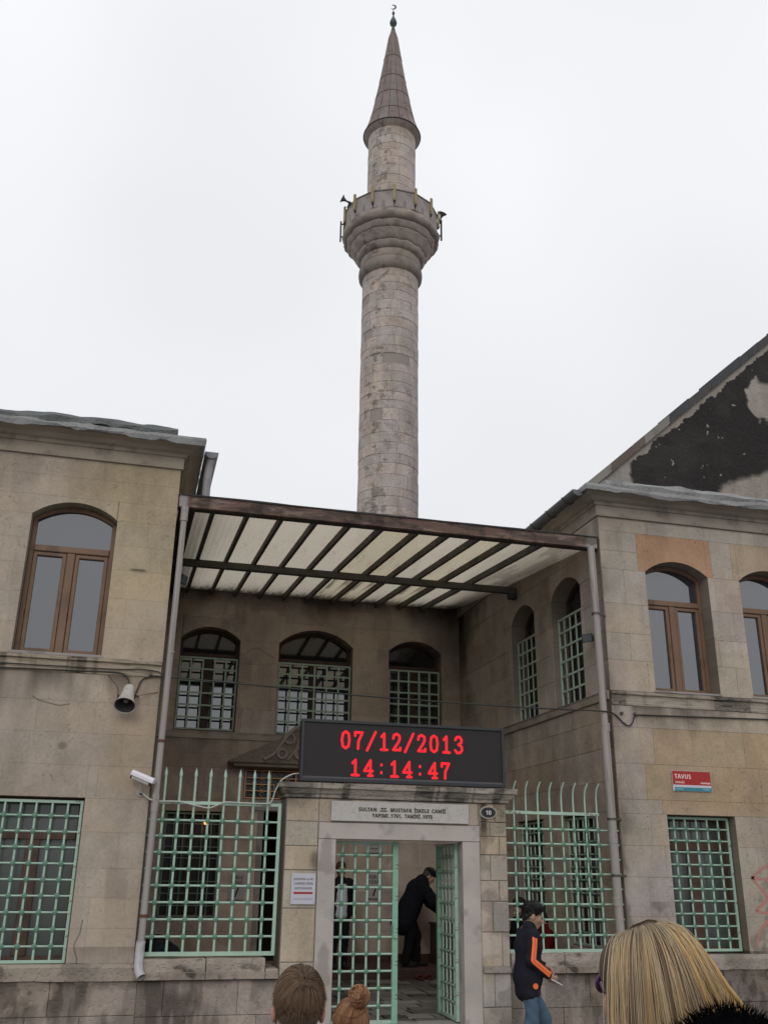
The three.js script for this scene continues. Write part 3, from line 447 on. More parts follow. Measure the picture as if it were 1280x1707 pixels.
{ // MOSQUE HALL across the back of the courtyard
  const T = thing('mosque_hall', 'shaded stone hall behind the courtyard with three arched grilled windows', 'building', [3, 0, -18]);
  const X0 = -0.1, X1 = 5.86;
  const tex = wallTex(X0, X1, 0.1, 6.8, 150, (x, y) => {
    const c = baseStone(x + 9, y, 707);
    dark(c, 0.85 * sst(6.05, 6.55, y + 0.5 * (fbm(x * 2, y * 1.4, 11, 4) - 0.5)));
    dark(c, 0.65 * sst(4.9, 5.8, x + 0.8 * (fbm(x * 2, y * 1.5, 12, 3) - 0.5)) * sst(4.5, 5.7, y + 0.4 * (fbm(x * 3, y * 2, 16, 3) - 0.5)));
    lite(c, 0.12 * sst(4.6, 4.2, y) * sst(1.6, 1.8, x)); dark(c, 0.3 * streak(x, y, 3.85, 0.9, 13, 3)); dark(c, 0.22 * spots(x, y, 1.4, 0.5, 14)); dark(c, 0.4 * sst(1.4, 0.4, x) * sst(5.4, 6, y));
    if (y < 3.85) { c[1] *= 0.975; c[2] *= 0.96; lite(c, 0.2 * spots(x, y, 1.8, 0.58, 17), [0.8, 0.75, 0.66]); }
    const crk = Math.abs(y - (5.36 + 0.13 * Math.sin(x * 7) * (noise2(x * 4, 2, 3) + 0.3))); if (x > 1.8 && x < 2.35) dark(c, 0.5 * sst(0.015, 0.004, crk));
    return c;
  });
  const mats = tints([0.56, 0.485, 0.41], tex, 7, 53, { bump: bumpFor(tex), vary: 0.16, warm: 0.08 }), pale = tints([0.60, 0.53, 0.46], tex, 2, 54, { bump: bumpFor(tex) });
  const ups = [{ s0: 0.66, s1: 1.71, t0: 3.98, spring: 5.59, rise: 0.22, trans: 5.28 }, { s0: 2.41, s1: 3.78, t0: 3.98, spring: 5.6, rise: 0.28, trans: 5.28 }, { s0: 4.47, s1: 5.49, t0: 3.98, spring: 5.59, rise: 0.22, trans: 5.28 }];
  const lowW = { s0: 0.66, s1: 1.6, t0: 1.0, spring: 2.65, rise: 0 }, door = { s0: 2.3, s1: 3.36, t0: 0.33, spring: 2.68, rise: 0 }, fan = { s0: 1.93, s1: 3.72, t0: 2.87, spring: 3.37, rise: 0 };
  const opens = [...ups, lowW, door, fan];
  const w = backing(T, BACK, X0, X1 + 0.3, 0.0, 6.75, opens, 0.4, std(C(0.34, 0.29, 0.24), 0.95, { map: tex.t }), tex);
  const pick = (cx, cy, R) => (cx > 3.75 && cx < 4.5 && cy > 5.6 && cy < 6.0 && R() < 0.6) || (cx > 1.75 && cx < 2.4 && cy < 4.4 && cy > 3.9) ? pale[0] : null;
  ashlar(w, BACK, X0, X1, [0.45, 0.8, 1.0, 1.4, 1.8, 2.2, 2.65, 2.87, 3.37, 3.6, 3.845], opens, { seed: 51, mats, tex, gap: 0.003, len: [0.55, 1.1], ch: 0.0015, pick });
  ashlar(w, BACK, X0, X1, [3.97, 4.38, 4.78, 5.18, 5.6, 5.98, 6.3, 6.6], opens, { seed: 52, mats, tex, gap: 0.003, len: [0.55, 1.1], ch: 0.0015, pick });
  add(T, 'string_course', moulding([[0, 3.846], [0.03, 3.85], [0.04, 3.93], [0.055, 3.965], [0, 3.97]], [[X0, -16.83], [X1, -16.83]]), mouldMat([0.52, 0.45, 0.38]));
  add(T, 'skirting', box(3.4, X1, 0.33, 0.45, -16.86, -16.80), std(C(0.075, 0.03, 0.024), 0.7)); add(T, 'skirting', box(0.25, 2.28, 0.19, 0.45, -16.86, -16.80), std(C(0.2, 0.16, 0.13), 0.8));
  add(T, 'marble_lintel', rbox(2.05, 3.62, 2.685, 2.865, -16.95, -16.80, 0.008), std(C(0.40, 0.37, 0.34), 0.6, { map: grime1 }));
  for (const [a, b] of [[2.2, 2.298], [3.362, 3.46]]) add(T, 'door_jamb', rbox(a, b, 0.33, 2.684, -16.95, -16.805, 0.008), std(C(0.33, 0.29, 0.26), 0.7, { map: grime1 }));
  for (const O of ups) { plainWindow(T, BACK, O, -0.22, { trans: O.trans, wood: M.woodDark, glass: M.glass, arch: M.glassArch }); grille(T, BACK, O.s0 + 0.015, O.s1 - 0.015, O.t0 + 0.02, 5.27, O === ups[1] ? 6 : 5, 6, -0.08, { flat: true, r: 0.015, fw: 0.03, mat: M.greenDim }); }
  plainWindow(T, BACK, lowW, -0.24, { wood: M.woodDark, glass: std(C(0.006, 0.006, 0.006), 0.3) }); grille(T, BACK, lowW.s0 + 0.01, lowW.s1 - 0.01, lowW.t0 + 0.01, lowW.spring - 0.02, 6, 9, -0.05, { mat: std(C(0.16, 0.24, 0.19), 0.5) });
  // dark room behind the door
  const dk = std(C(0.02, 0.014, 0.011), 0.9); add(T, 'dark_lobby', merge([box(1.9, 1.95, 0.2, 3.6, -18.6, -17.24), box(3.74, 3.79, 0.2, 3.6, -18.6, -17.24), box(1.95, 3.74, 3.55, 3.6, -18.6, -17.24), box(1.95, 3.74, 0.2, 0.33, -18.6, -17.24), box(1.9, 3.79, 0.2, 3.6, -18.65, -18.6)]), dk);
  const leaf = add(T, 'door', rbox(2.9, 3.35, 0.34, 2.67, -17.2, -17.15, 0.008), M.woodDark); for (const y of [0.5, 1.25, 2.0]) add(leaf, 'panel', rbox(2.97, 3.28, y, y + 0.6, -17.152, -17.135, 0.012), M.woodDark);
  // gilded fanlight grille
  const gold = std(C(0.62, 0.32, 0.16), 0.45, { metalness: 0.35 }); const gparts = []; const gs = (a, b, c, d) => gparts.push(slab(BACK, rectS(a, b, c, d), -0.045, -0.015, 0.003));
  gs(1.94, 3.71, 3.335, 3.36); gs(1.94, 3.71, 2.88, 2.905); for (let k = 0; k <= 4; k++) gs(1.94 + k * 0.436, 1.966 + k * 0.436, 2.905, 3.335);
  const fg = add(T, 'fanlight_grille', merge(gparts), gold); for (let r = 1; r <= 3; r++) for (let k = 0; k < 4; k++) { add(fg, 'bar', slab(BACK, rectS(1.968 + k * 0.436, 2.376 + k * 0.436 - 0.002, 2.905 + r * 0.1075 - 0.008, 2.905 + r * 0.1075 + 0.008), -0.04, -0.02), gold); }
  for (let r = 0; r < 4; r++) for (let k = 0; k < 4; k++) { const cx = 2.17 + k * 0.436, cy = 2.96 + r * 0.1075; add(fg, 'scroll', merge([-1, 1].map(s => new THREE.TorusGeometry(0.034, 0.006, 5, 12, Math.PI * 1.5).rotateZ(s > 0 ? 0.4 : 3.5).translate(cx + s * 0.075, cy, -16.86))), gold); }
  add(T, 'dark_glass', box(1.94, 3.71, 2.88, 3.36, -16.98, -16.97), std(C(0.01, 0.009, 0.008), 0.2));
  // carved hood over the door
  const hm = std(C(0.26, 0.225, 0.185), 0.95, { map: grime1, bumpMap: bump1, bumpScale: 0.02 });
  const hs = new THREE.Shape(); [[1.62, 3.43], [4.02, 3.43], [4.02, 3.47], [3.2, 3.85], [2.82, 4.05], [2.44, 3.85], [1.62, 3.47]].forEach((p, i) => i ? hs.lineTo(...p) : hs.moveTo(...p)); hs.closePath();
  const hood = add(T, 'door_hood', slab(BACK, hs, 0.0, 0.40, 0.015), hm);
  add(hood, 'hood_moulding', rbox(1.70, 3.94, 3.375, 3.43, -16.825, -16.47, 0.012), std(C(0.26, 0.215, 0.165), 0.9, { map: grime1 }));
  const om = std(C(0.40, 0.35, 0.30), 0.9, { map: grime1, bumpMap: bump1, bumpScale: 0.01 });
  const ring = (x, y, r, t) => new THREE.TorusGeometry(r, t, 8, 20).translate(x, y, -16.42);
  add(hood, 'carving', merge([ring(2.62, 3.86, 0.085, 0.028), ring(2.5, 3.6, 0.075, 0.028), ring(2.82, 3.62, 0.1, 0.03), ring(3.02, 3.86, 0.085, 0.028), ring(3.14, 3.6, 0.075, 0.028), tube([[2.2, 3.49, -16.42], [2.36, 3.6, -16.41], [2.5, 3.8, -16.41], [2.66, 4.0, -16.41], [2.82, 4.08, -16.41], [2.98, 4.0, -16.41], [3.14, 3.8, -16.41], [3.28, 3.6, -16.41], [3.44, 3.49, -16.42]], 0.032, 40, 7), tube([[2.6, 3.5, -16.41], [2.72, 3.66, -16.41], [2.78, 3.85, -16.41]], 0.024, 14, 6), tube([[3.04, 3.5, -16.41], [2.92, 3.66, -16.41], [2.86, 3.85, -16.41]], 0.024, 14, 6)]), om);
  add(T, 'roof', box(-4, 11, 6.752, 6.95, -25.5, -16.7), M.lead);
  add(T, 'wall', box(-4, -0.2, 0, 6.74, -25.5, -17.25), mouldMat([0.36, 0.3, 0.25])); add(T, 'wall', box(6.3, 11, 0, 6.74, -25.5, -17.25), mouldMat([0.36, 0.3, 0.25])); add(T, 'wall', box(-0.2, 6.3, 0, 6.74, -25.5, -19), mouldMat([0.36, 0.3, 0.25]));
}

// ------------------------------------------------------------------ courtyard floor and step
{
  const base = struct('courtyard_floor', box(0.244, 5.86, -0.05, 0.175, -16.83, -11.36), std(C(0.07, 0.065, 0.06), 0.95));
  const R = rng(91); const mm = []; for (let i = 0; i < 7; i++) { const k = 0.10 + 0.26 * R() ** 1.3; mm.push(std(C(k * 1.04, k, k * 0.93), 0.55, { map: grime1 })); }
  let z = -11.38; while (z > -16.0) { const dz = 0.22 + R() * 0.16; let x = 0.25; while (x < 5.8) { const dx = Math.min(0.24 + R() * 0.42, 5.855 - x); if (dx > 0.06) { const e = () => (R() - 0.5) * 0.035; const g = new THREE.BufferGeometry(); const h = 0.19 + (R() - 0.5) * 0.006; const a = [[x + 0.012 + Math.abs(e()), z - 0.012 - Math.abs(e())], [x + dx - 0.012 - Math.abs(e()), z - 0.012 - Math.abs(e())], [x + dx - 0.012 - Math.abs(e()), z - dz + 0.012 + Math.abs(e())], [x + 0.012 + Math.abs(e()), z - dz + 0.012 + Math.abs(e())]]; const p = [], t = (u, v, w) => p.push(...u, ...v, ...w); const T = a.map(q => [q[0], h, q[1]]), B = a.map(q => [q[0], 0.17, q[1]]); t(T[0], T[1], T[2]); t(T[0], T[2], T[3]); for (let i = 0; i < 4; i++) { const j = (i + 1) % 4; t(B[i], B[j], T[j]); t(B[i], T[j], T[i]); } g.setAttribute('position', new THREE.Float32BufferAttribute(p, 3)); g.computeVertexNormals(); boxUV(g); const m = finish(new THREE.Mesh(g, mm[Math.floor(R() * mm.length)])); m.name = 'paving_stone'; base.add(m); } x += dx; } z -= dz; }
  struct('entrance_step', rbox(1.9, 5.858, 0.176, 0.33, -16.828, -15.62, 0.015), std(C(0.10, 0.055, 0.045), 0.9, { map: grime1 }));
}

// ------------------------------------------------------------------ low walls under the fences
const lowCol = [0.42, 0.355, 0.295];
function lowWall(label, x0, x1, sillTop, sillBot, seed, sills) {
  const T = thing('fence_wall', label, 'wall', [(x0 + x1) / 2, 0, -11.2]);
  const tex = wallTex(x0 - 0.1, x1 + 0.1, 0, 1, 200, (x, y) => { const c = baseStone(x + seed, y, 900 + seed); dark(c, 0.08 + 0.40 * sst(0.42, 0.62, fbm(x * 2.6, y * 1.4, seed, 5)) + 0.3 * sst(0.45, 0.62, fbm(x * 8, y * 1.6, seed + 8, 4))); dark(c, 0.45 * sst(0.55, 0.7, y) * sst(0.35, 0.6, fbm(x * 4, y, seed + 3, 3))); lite(c, 0.4 * spots(x, y, 7, 0.7, seed + 4)); if (y > sillBot) { lite(c, 0.25, [0.95, 0.93, 0.92]); dark(c, 0.4 * sst(0.5, 0.6, fbm(x * 5, y * 8, seed + 6, 3))); } return c; });
  const mats = tints(lowCol, tex, 6, seed, { bump: bumpFor(tex), vary: 0.26, warm: 0.08, bumpScale: 0.01 });
  const w = backing(T, FACADE, x0, x1, 0, sillBot, [], 0.5, std(C(0.14, 0.12, 0.10), 0.95, { map: tex.t }), tex);
  ashlar(w, FACADE, x0, x1, [0, 0.34, sillBot - 0.005], [], { seed, mats, tex, gap: 0.004, proud: 0.012, jit: 0.004, ch: 0.004, len: [0.42, 0.85] });
  for (const [a, b, top] of sills) { const g = rbox(a + 0.003, b - 0.003, sillBot, top, -11.5, -10.945, 0.012); add(T, 'sill_stone', g, std(C(0.40, 0.35, 0.30), 0.9, { map: dirt1, bumpMap: bump1, bumpScale: 0.014 })); add(T, 'sill_lip', rbox(a + 0.001, b - 0.001, sillBot + 0.002, sillBot + 0.075, -10.98, -10.925, 0.008), std(C(0.34, 0.29, 0.245), 0.9, { map: dirt1, bumpMap: bump1, bumpScale: 0.014 })); }
  return T;
}
lowWall('low weathered stone wall under the green fence left of the gateway', 0.25, 1.745, 0.88, 0.675, 61, [[0.25, 0.98, 0.875], [0.98, 1.6, 0.878], [1.6, 1.742, 0.775]]);
lowWall('low weathered stone wall under the green fence right of the gateway', 4.365, 5.84, 0.9, 0.69, 62, [[4.37, 5.02, 0.9], [5.02, 5.84, 0.905]]);

// ------------------------------------------------------------------ gateway
{
  const T = thing('stone_gateway', 'stone gateway with white marble door frame and inscription below the clock', 'gateway', [3.05, 0, -11.2]);
  const F = frame([0, 0, -10.97], [1, 0, 0], [0, 0, 1]);
  const tex = wallTex(1.6, 4.5, 0, 2.7, 200, (x, y) => { const c = baseStone(x + 17, y, 1101); const och = sst(0.42, 0.6, fbm(x * 1.6, y * 1.3, 71, 3)); c[0] *= 1 + 0.03 * och; c[2] *= 1 - 0.11 * och; dark(c, 0.5 * sst(2.33, 2.5, y) * sst(0.4, 0.62, fbm(x * 5, y * 2, 72, 3))); dark(c, 0.85 * sst(0.06, 0.02, Math.abs(x - 4.08)) * sst(2.02, 2.28, y)); if (x > 4) dark(c, 0.3 * spots(x, y, 3, 0.5, 74)); dark(c, 0.7 * sst(0.1, 0.02, Math.hypot(x - 2.1, (y - 1.85) * 0.6))); dark(c, 0.35 * sst(0.5, 0.1, y)); return c; });
  const mats = tints([0.46, 0.40, 0.335], tex, 6, 71, { bump: bumpFor(tex), vary: 0.14, warm: 0.12 });
  for (const [a, b, s] of [[1.75, 2.118, 81], [4.022, 4.362, 82]]) { const w = backing(T, F, a, b, 0, 2.51, [], 0.42, std(C(0.2, 0.17, 0.14), 0.95), null); ashlar(w, F, a, b, a < 3 ? [0, 0.5, 0.83, 1.36, 1.75, 2.0, 2.26, 2.51] : [0, 0.36, 0.72, 1.12, 1.44, 1.66, 1.94, 2.14, 2.30, 2.51], [], { seed: s, mats, tex, gap: 0.007, proud: 0.012, jit: 0.006, ch: 0.006, len: a < 3 ? [0.5, 0.6] : [0.2, 0.34] }); }
  const hd = backing(T, F, 2.118, 4.022, 2.255, 2.51, [], 0.42, std(C(0.24, 0.21, 0.17), 0.95), null); ashlar(hd, F, 2.118, 4.022, [2.256, 2.51], [], { seed: 83, mats, tex, gap: 0.006, proud: 0.01, ch: 0.005, len: [0.5, 0.7] });
  const mar = std(C(0.50, 0.45, 0.41), 0.6, { map: grime1 });
  add(T, 'door_jamb', rbox(2.12, 2.32, 0, 2.078, -11.12, -10.945, 0.008), mar); add(T, 'door_jamb', rbox(3.81, 4.02, 0, 2.078, -11.12, -10.945, 0.008), mar);
  add(T, 'marble_lintel', rbox(2.12, 4.02, 2.08, 2.254, -11.12, -10.940, 0.008), mar);
  add(T, 'threshold', rbox(2.10, 4.03, 0, 0.19, -11.40, -10.90, 0.01), std(C(0.42, 0.4, 0.38), 0.6, { map: grime1 }));
  const plaque = add(T, 'inscription_plaque', rbox(2.25, 3.885, 2.272, 2.49, -10.97, -10.925, 0.004), std(C(0.50, 0.475, 0.455), 0.55, { map: grime1 }), 'white marble plaque with two lines of engraved lettering');
  const pt = canvasTex(1632, 216, (c, w, h) => { c.fillStyle = '#b9b4ae'; c.fillRect(0, 0, w, h); const g = rng(5); for (let i = 0; i < 260; i++) { c.fillStyle = `rgba(${90 + g() * 60},${85 + g() * 55},${80 + g() * 50},${0.03 + g() * 0.05})`; c.beginPath(); c.ellipse(g() * w, g() * h, 10 + g() * 90, 3 + g() * 16, g() * 3, 0, 7); c.fill(); } c.fillStyle = '#2b2724'; c.textAlign = 'center'; c.textBaseline = 'middle'; const spaced = (t, y, sp, f, W) => { c.font = f; c.textAlign = 'center'; c.fillText(t, w * 0.51, y, W); c.lineWidth = 3.5; c.strokeStyle = '#1d1a18'; c.strokeText(t, w * 0.51, y, W); }; spaced('SULTAN  .III.  MUSTAFA  İSKELE  CAMİİ', h * 0.40, 9, 'bold 58px sans-serif', 1040); spaced('YAPIMI .1761.  TAMİRİ .1975', h * 0.70, 6, 'bold 56px sans-serif', 720); });
  const pg = new THREE.PlaneGeometry(1.625, 0.21); pg.translate(3.0675, 2.381, -10.922); add(plaque, 'lettering', pg, new THREE.MeshStandardMaterial({ map: pt, roughness: 0.6 }));
  // crowning cornice
  const cm = std(C(0.40, 0.36, 0.31), 0.92, { map: stringTex(5), bumpMap: bump1, bumpScale: 0.012 });
  add(T, 'cornice', moulding([[0.0, 2.512], [0.03, 2.52], [0.035, 2.545], [0.055, 2.565], [0.075, 2.60], [0.08, 2.612], [0.11, 2.618], [0.115, 2.672], [0, 2.68]], [[1.76, -11.4], [1.76, -10.96], [4.36, -10.96], [4.36, -11.4]], { step: 0.15, jit: (x, z, j) => [0.006 * (noise2(x * 5, j, 3) - 0.5), 0.008 * (noise2(x * 4, j, 9) - 0.5)] }), cm);
  add(T, 'cornice_top', box(1.77, 4.35, 2.515, 2.676, -11.39, -10.97), mouldMat([0.3, 0.27, 0.23]));
  add(T, 'pier_ledge', rbox(4.03, 4.36, 0.70, 0.775, -10.965, -10.925, 0.012), std(C(0.34, 0.3, 0.26), 0.9, { map: dirt1, bumpMap: bump1, bumpScale: 0.012 }));
}

// ------------------------------------------------------------------ fences and gate leaves
const spikeGeo = (() => { const g = new THREE.LatheGeometry([[0.0001, 0], [0.009, 0], [0.009, 0.012], [0.018, 0.03], [0.019, 0.05], [0.012, 0.085], [0.0001, 0.125]].map(p => new THREE.Vector2(...p)), 8); g.scale(1, 1, 0.75); return g; })();
function fence(label, x0, x1, xs, stubs, z, curl) {
  const T = thing('iron_fence', label, 'fence', [(x0 + x1) / 2, 0.9, z]);
  const y0 = 0.895, yT = 2.41, R = rng(7 + Math.round(x0 * 10));
  add(T, 'rail', box(x0, x1, y0, y0 + 0.04, z - 0.016, z + 0.016), M.green); add(T, 'rail', box(x0, x1, yT, yT + 0.035, z - 0.014, z + 0.014), M.green);
  if (!curl) { add(T, 'post', box(x1 - 0.035, x1, y0 + 0.0405, yT - 0.0005, z - 0.016, z + 0.016), M.green); add(T, 'post', box(x0, x0 + 0.03, y0 + 0.0405, yT - 0.0005, z - 0.016, z + 0.016), M.green); }
  const ys = []; for (let k = 1; k <= 8; k++) ys.push(y0 + 0.02 + k * 0.166);
  for (const x of xs) {
    const cl = 0.05, dx = (R() - 0.5) * 0.03, dz = curl ? 0.06 : 0.0;
    if (!curl) { add(T, 'bar', rod([x, y0 + 0.04, z], [x, 2.69, z], 0.014, 7), M.green); put(T, 'spearhead', spikeGeo, M.green, [x, 2.68, z], [0, 0, (R() - 0.5) * 0.06]); }
    else add(T, 'bar', tube([[x, y0 + 0.04, z], [x, 2.4, z], [x, 2.62, z], [x + dx * 0.4, 2.71, z + dz * 0.5], [x + dx + 0.02, 2.785, z + dz + 0.01]], 0.0115, 24, 7), M.green);
    for (const y of ys) put(T, 'knot', knotS, M.greenKnot, [x, y, z + 0.005]);
  }
  for (const y of ys) add(T, 'crossbar', rod([stubs[0], y, z + 0.004], [stubs[1], y, z + 0.004], 0.0115, 7), M.green);
}
{ const xs = []; for (let i = 0; i < 8; i++) xs.push(0.405 + i * 0.163); fence('green iron fence left of the gateway with straight spear points', 0.30, 1.70, xs, [0.25, 1.68], -11.04, false); }
{ const xs = []; for (let i = 0; i < 8; i++) xs.push(4.495 + i * 0.155); fence('green iron fence right of the gateway with bent bar ends', 4.37, 5.60, xs, [4.37, 5.85], -11.04, true); }
function leafOf(label, place) { // 0.76 wide, hinge at local origin, in the local xy plane
  const T = thing('gate_leaf', label, 'gate', [0, 0, 0]); const W = 0.765, y0 = 0.205, y1 = 2.065;
  add(T, 'stile', box(W - 0.062, W, y0, y1, -0.025, 0.025), M.greenPost); add(T, 'stile', box(0, 0.03, y0, y1, -0.02, 0.02), M.green);
  add(T, 'rail', box(0.0305, W - 0.0625, y0, y0 + 0.035, -0.018, 0.018), M.green); add(T, 'rail', box(0.0305, W - 0.0625, y1 - 0.03, y1, -0.018, 0.018), M.green);
  const xs = [0.115, 0.265, 0.41, 0.555]; const ys = []; for (let y = 1.918; y > 0.3; y -= 0.171) ys.push(y);
  for (const x of xs) add(T, 'bar', rod([x, y0 + 0.03, 0], [x, y1 - 0.02, 0], 0.014, 7), M.green);
  for (const y of ys) add(T, 'bar', rod([0.02, y, 0.004], [W - 0.06, y, 0.004], 0.012, 7), M.green);
  for (const x of xs) for (const y of ys) put(T, 'knot', knotS, M.greenKnot, [x, y, 0.004]);
  add(T, 'lock', rbox(W - 0.055, W - 0.005, 1.05, 1.2, 0.026, 0.045, 0.004), M.greenPost);
  place(T); return T;
}
leafOf('closed left leaf of the green iron gate', T => { T.position.set(2.325, 0, -11.145); });
leafOf('open right leaf of the green iron gate folded back into the courtyard', T => { T.position.set(3.795, 0, -11.14); T.rotation.y = Math.PI / 2 - 0.03; });

// ------------------------------------------------------------------ canopy
{
  const T = thing('canopy', 'glass-fibre canopy with dark rafters and rusty fascia over the courtyard', 'canopy', [3.05, 5.9, -14]);
  const peel = dataTex(1024, 64, (i, j) => { const u = i / 1024, v = j / 64; const n = fbm(u * 26, v * 3, 3, 5), n2 = fbm(u * 60, v * 6, 8, 4); let c = [0.08, 0.054, 0.043]; const k = sst(0.38, 0.6, n); c = c.map((x, q) => x + ([0.14, 0.085, 0.065][q] - x) * k); const p = sst(0.53, 0.60, fbm(u * 14, v * 2.2, 21, 5)) * (0.3 + 0.7 * sst(0.4, 0.6, n2)); c = c.map((x, q) => x + ([0.24, 0.17, 0.145][q] - x) * p * 0.75); const e = sst(0.965, 0.98, u) + sst(0.022, 0.012, u) ; c = c.map((x, q) => x + ([0.30, 0.28, 0.26][q] - x) * clamp(e)); const d = sst(0.5, 0.7, fbm(u * 40, v, 51, 3)); return c.map(x => x * (1 - 0.5 * d)); });
  const fg = rbox(0.262, 5.815, 5.865, 6.02, -11.05, -10.985, 0.006); { const p = fg.attributes.position, u = fg.attributes.uv; for (let i = 0; i < p.count; i++) u.setXY(i, (p.getX(i) - 0.262) / 5.553, (p.getY(i) - 5.86) / 0.165); }
  add(T, 'fascia', fg, new THREE.MeshStandardMaterial({ map: peel, roughness: 0.85, bumpMap: bump1, bumpScale: 0.004 }));
  add(T, 'fascia_flashing', moulding([[0.0, 6.021], [0.015, 6.012], [0.02, 6.028], [-0.05, 6.045], [-0.2, 6.055]], [[0.25, -10.985], [5.83, -10.985]], { step: 0.2, jit: (x, z, j) => [0, 0.008 * (noise2(x * 3, j, 3) - 0.5)] }), M.slate);
  const rm = std(C(0.115, 0.108, 0.092), 0.85, { map: grime1, bumpMap: bump1, bumpScale: 0.004 });
  add(T, 'beam', box(0.25, 5.85, 5.86, 5.95, -11.13, -11.052), std(C(0.045, 0.04, 0.034), 0.9));
  const yAt = z => 5.965 + (-11.05 - z) * 0.092; // underside of the sheets
  const rx = [0.69, 1.12, 1.55, 1.99, 2.43, 2.86, 3.34, 3.76, 4.19, 4.64, 5.09]; const w = 0.023;
  for (const x of rx) add(T, 'rafter', bar([x, yAt(-11.13) - 0.052, -11.132], [x, yAt(-16.82) - 0.052, -16.82], 2 * w, 0.09, [0, 1, 0]), rm);
  add(T, 'rafter', bar([0.37, yAt(-11.13) - 0.06, -11.132], [0.37, yAt(-16.82) - 0.06, -16.82], 0.19, 0.11, [0, 1, 0]), std(C(0.05, 0.045, 0.037), 0.9, { map: grime1 }));
  const bz = -13.96; add(T, 'beam', box(0.25, 5.85, yAt(bz) - 0.20, yAt(bz) - 0.10, bz - 0.05, bz + 0.05), rm);
  add(T, 'bracket', rbox(5.72, 5.855, yAt(bz) - 0.29, yAt(bz) - 0.201, bz - 0.06, bz + 0.06, 0.01), M.slate);
  // one corrugated sheet per bay
  const kinds = [0, 0, 0, 0, 0, 0, 0, 1, 1, 0, 1, 0, 2]; const ex = [0.25, 0.47, ...rx, 5.858];
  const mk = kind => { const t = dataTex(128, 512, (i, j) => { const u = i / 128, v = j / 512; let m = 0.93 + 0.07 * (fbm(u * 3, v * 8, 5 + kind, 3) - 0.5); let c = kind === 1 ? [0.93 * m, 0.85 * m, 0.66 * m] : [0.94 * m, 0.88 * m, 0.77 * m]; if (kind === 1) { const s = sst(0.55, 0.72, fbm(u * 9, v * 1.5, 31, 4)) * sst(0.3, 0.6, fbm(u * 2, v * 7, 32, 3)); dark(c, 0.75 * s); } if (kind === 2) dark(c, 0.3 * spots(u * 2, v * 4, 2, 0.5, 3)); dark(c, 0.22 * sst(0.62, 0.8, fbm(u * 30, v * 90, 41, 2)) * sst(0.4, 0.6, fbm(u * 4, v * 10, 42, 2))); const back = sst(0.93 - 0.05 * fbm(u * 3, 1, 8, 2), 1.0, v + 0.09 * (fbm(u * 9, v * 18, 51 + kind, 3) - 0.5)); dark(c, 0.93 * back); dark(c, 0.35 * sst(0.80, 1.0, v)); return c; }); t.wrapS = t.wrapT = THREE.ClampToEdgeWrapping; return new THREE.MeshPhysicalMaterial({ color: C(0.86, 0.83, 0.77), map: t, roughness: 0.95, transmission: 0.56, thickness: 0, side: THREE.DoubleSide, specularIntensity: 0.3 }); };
  const sm = [mk(0), mk(1), mk(2)];
  for (let k = 0; k < ex.length - 1; k++) {
    const a = ex[k] + 0.002, b = ex[k + 1] - 0.002, nx = Math.max(6, Math.round((b - a) / 0.02)), nz = 10; const pos = [], uv = [], idx = [];
    for (let j = 0; j <= nz; j++) for (let i = 0; i <= nx; i++) { const x = a + (b - a) * i / nx, z = -11.06 + (-16.82 + 11.06) * j / nz; pos.push(x, yAt(z) + 0.004 + 0.003 * Math.sin(x * 2 * Math.PI / 0.076) - 0.012 * Math.sin(Math.PI * i / nx) * Math.abs(Math.sin(j * 1.3 + k)), z); uv.push(i / nx, j / nz); }
    for (let j = 0; j < nz; j++) for (let i = 0; i < nx; i++) { const p = j * (nx + 1) + i; idx.push(p, p + 1, p + nx + 2, p, p + nx + 2, p + nx + 1); }
    const g = new THREE.BufferGeometry(); g.setAttribute('position', new THREE.Float32BufferAttribute(pos, 3)); g.setAttribute('uv', new THREE.Float32BufferAttribute(uv, 2)); g.setIndex(idx); g.computeVertexNormals();
    add(T, 'panel', g, sm[kinds[k] ?? 0]);
  }
}

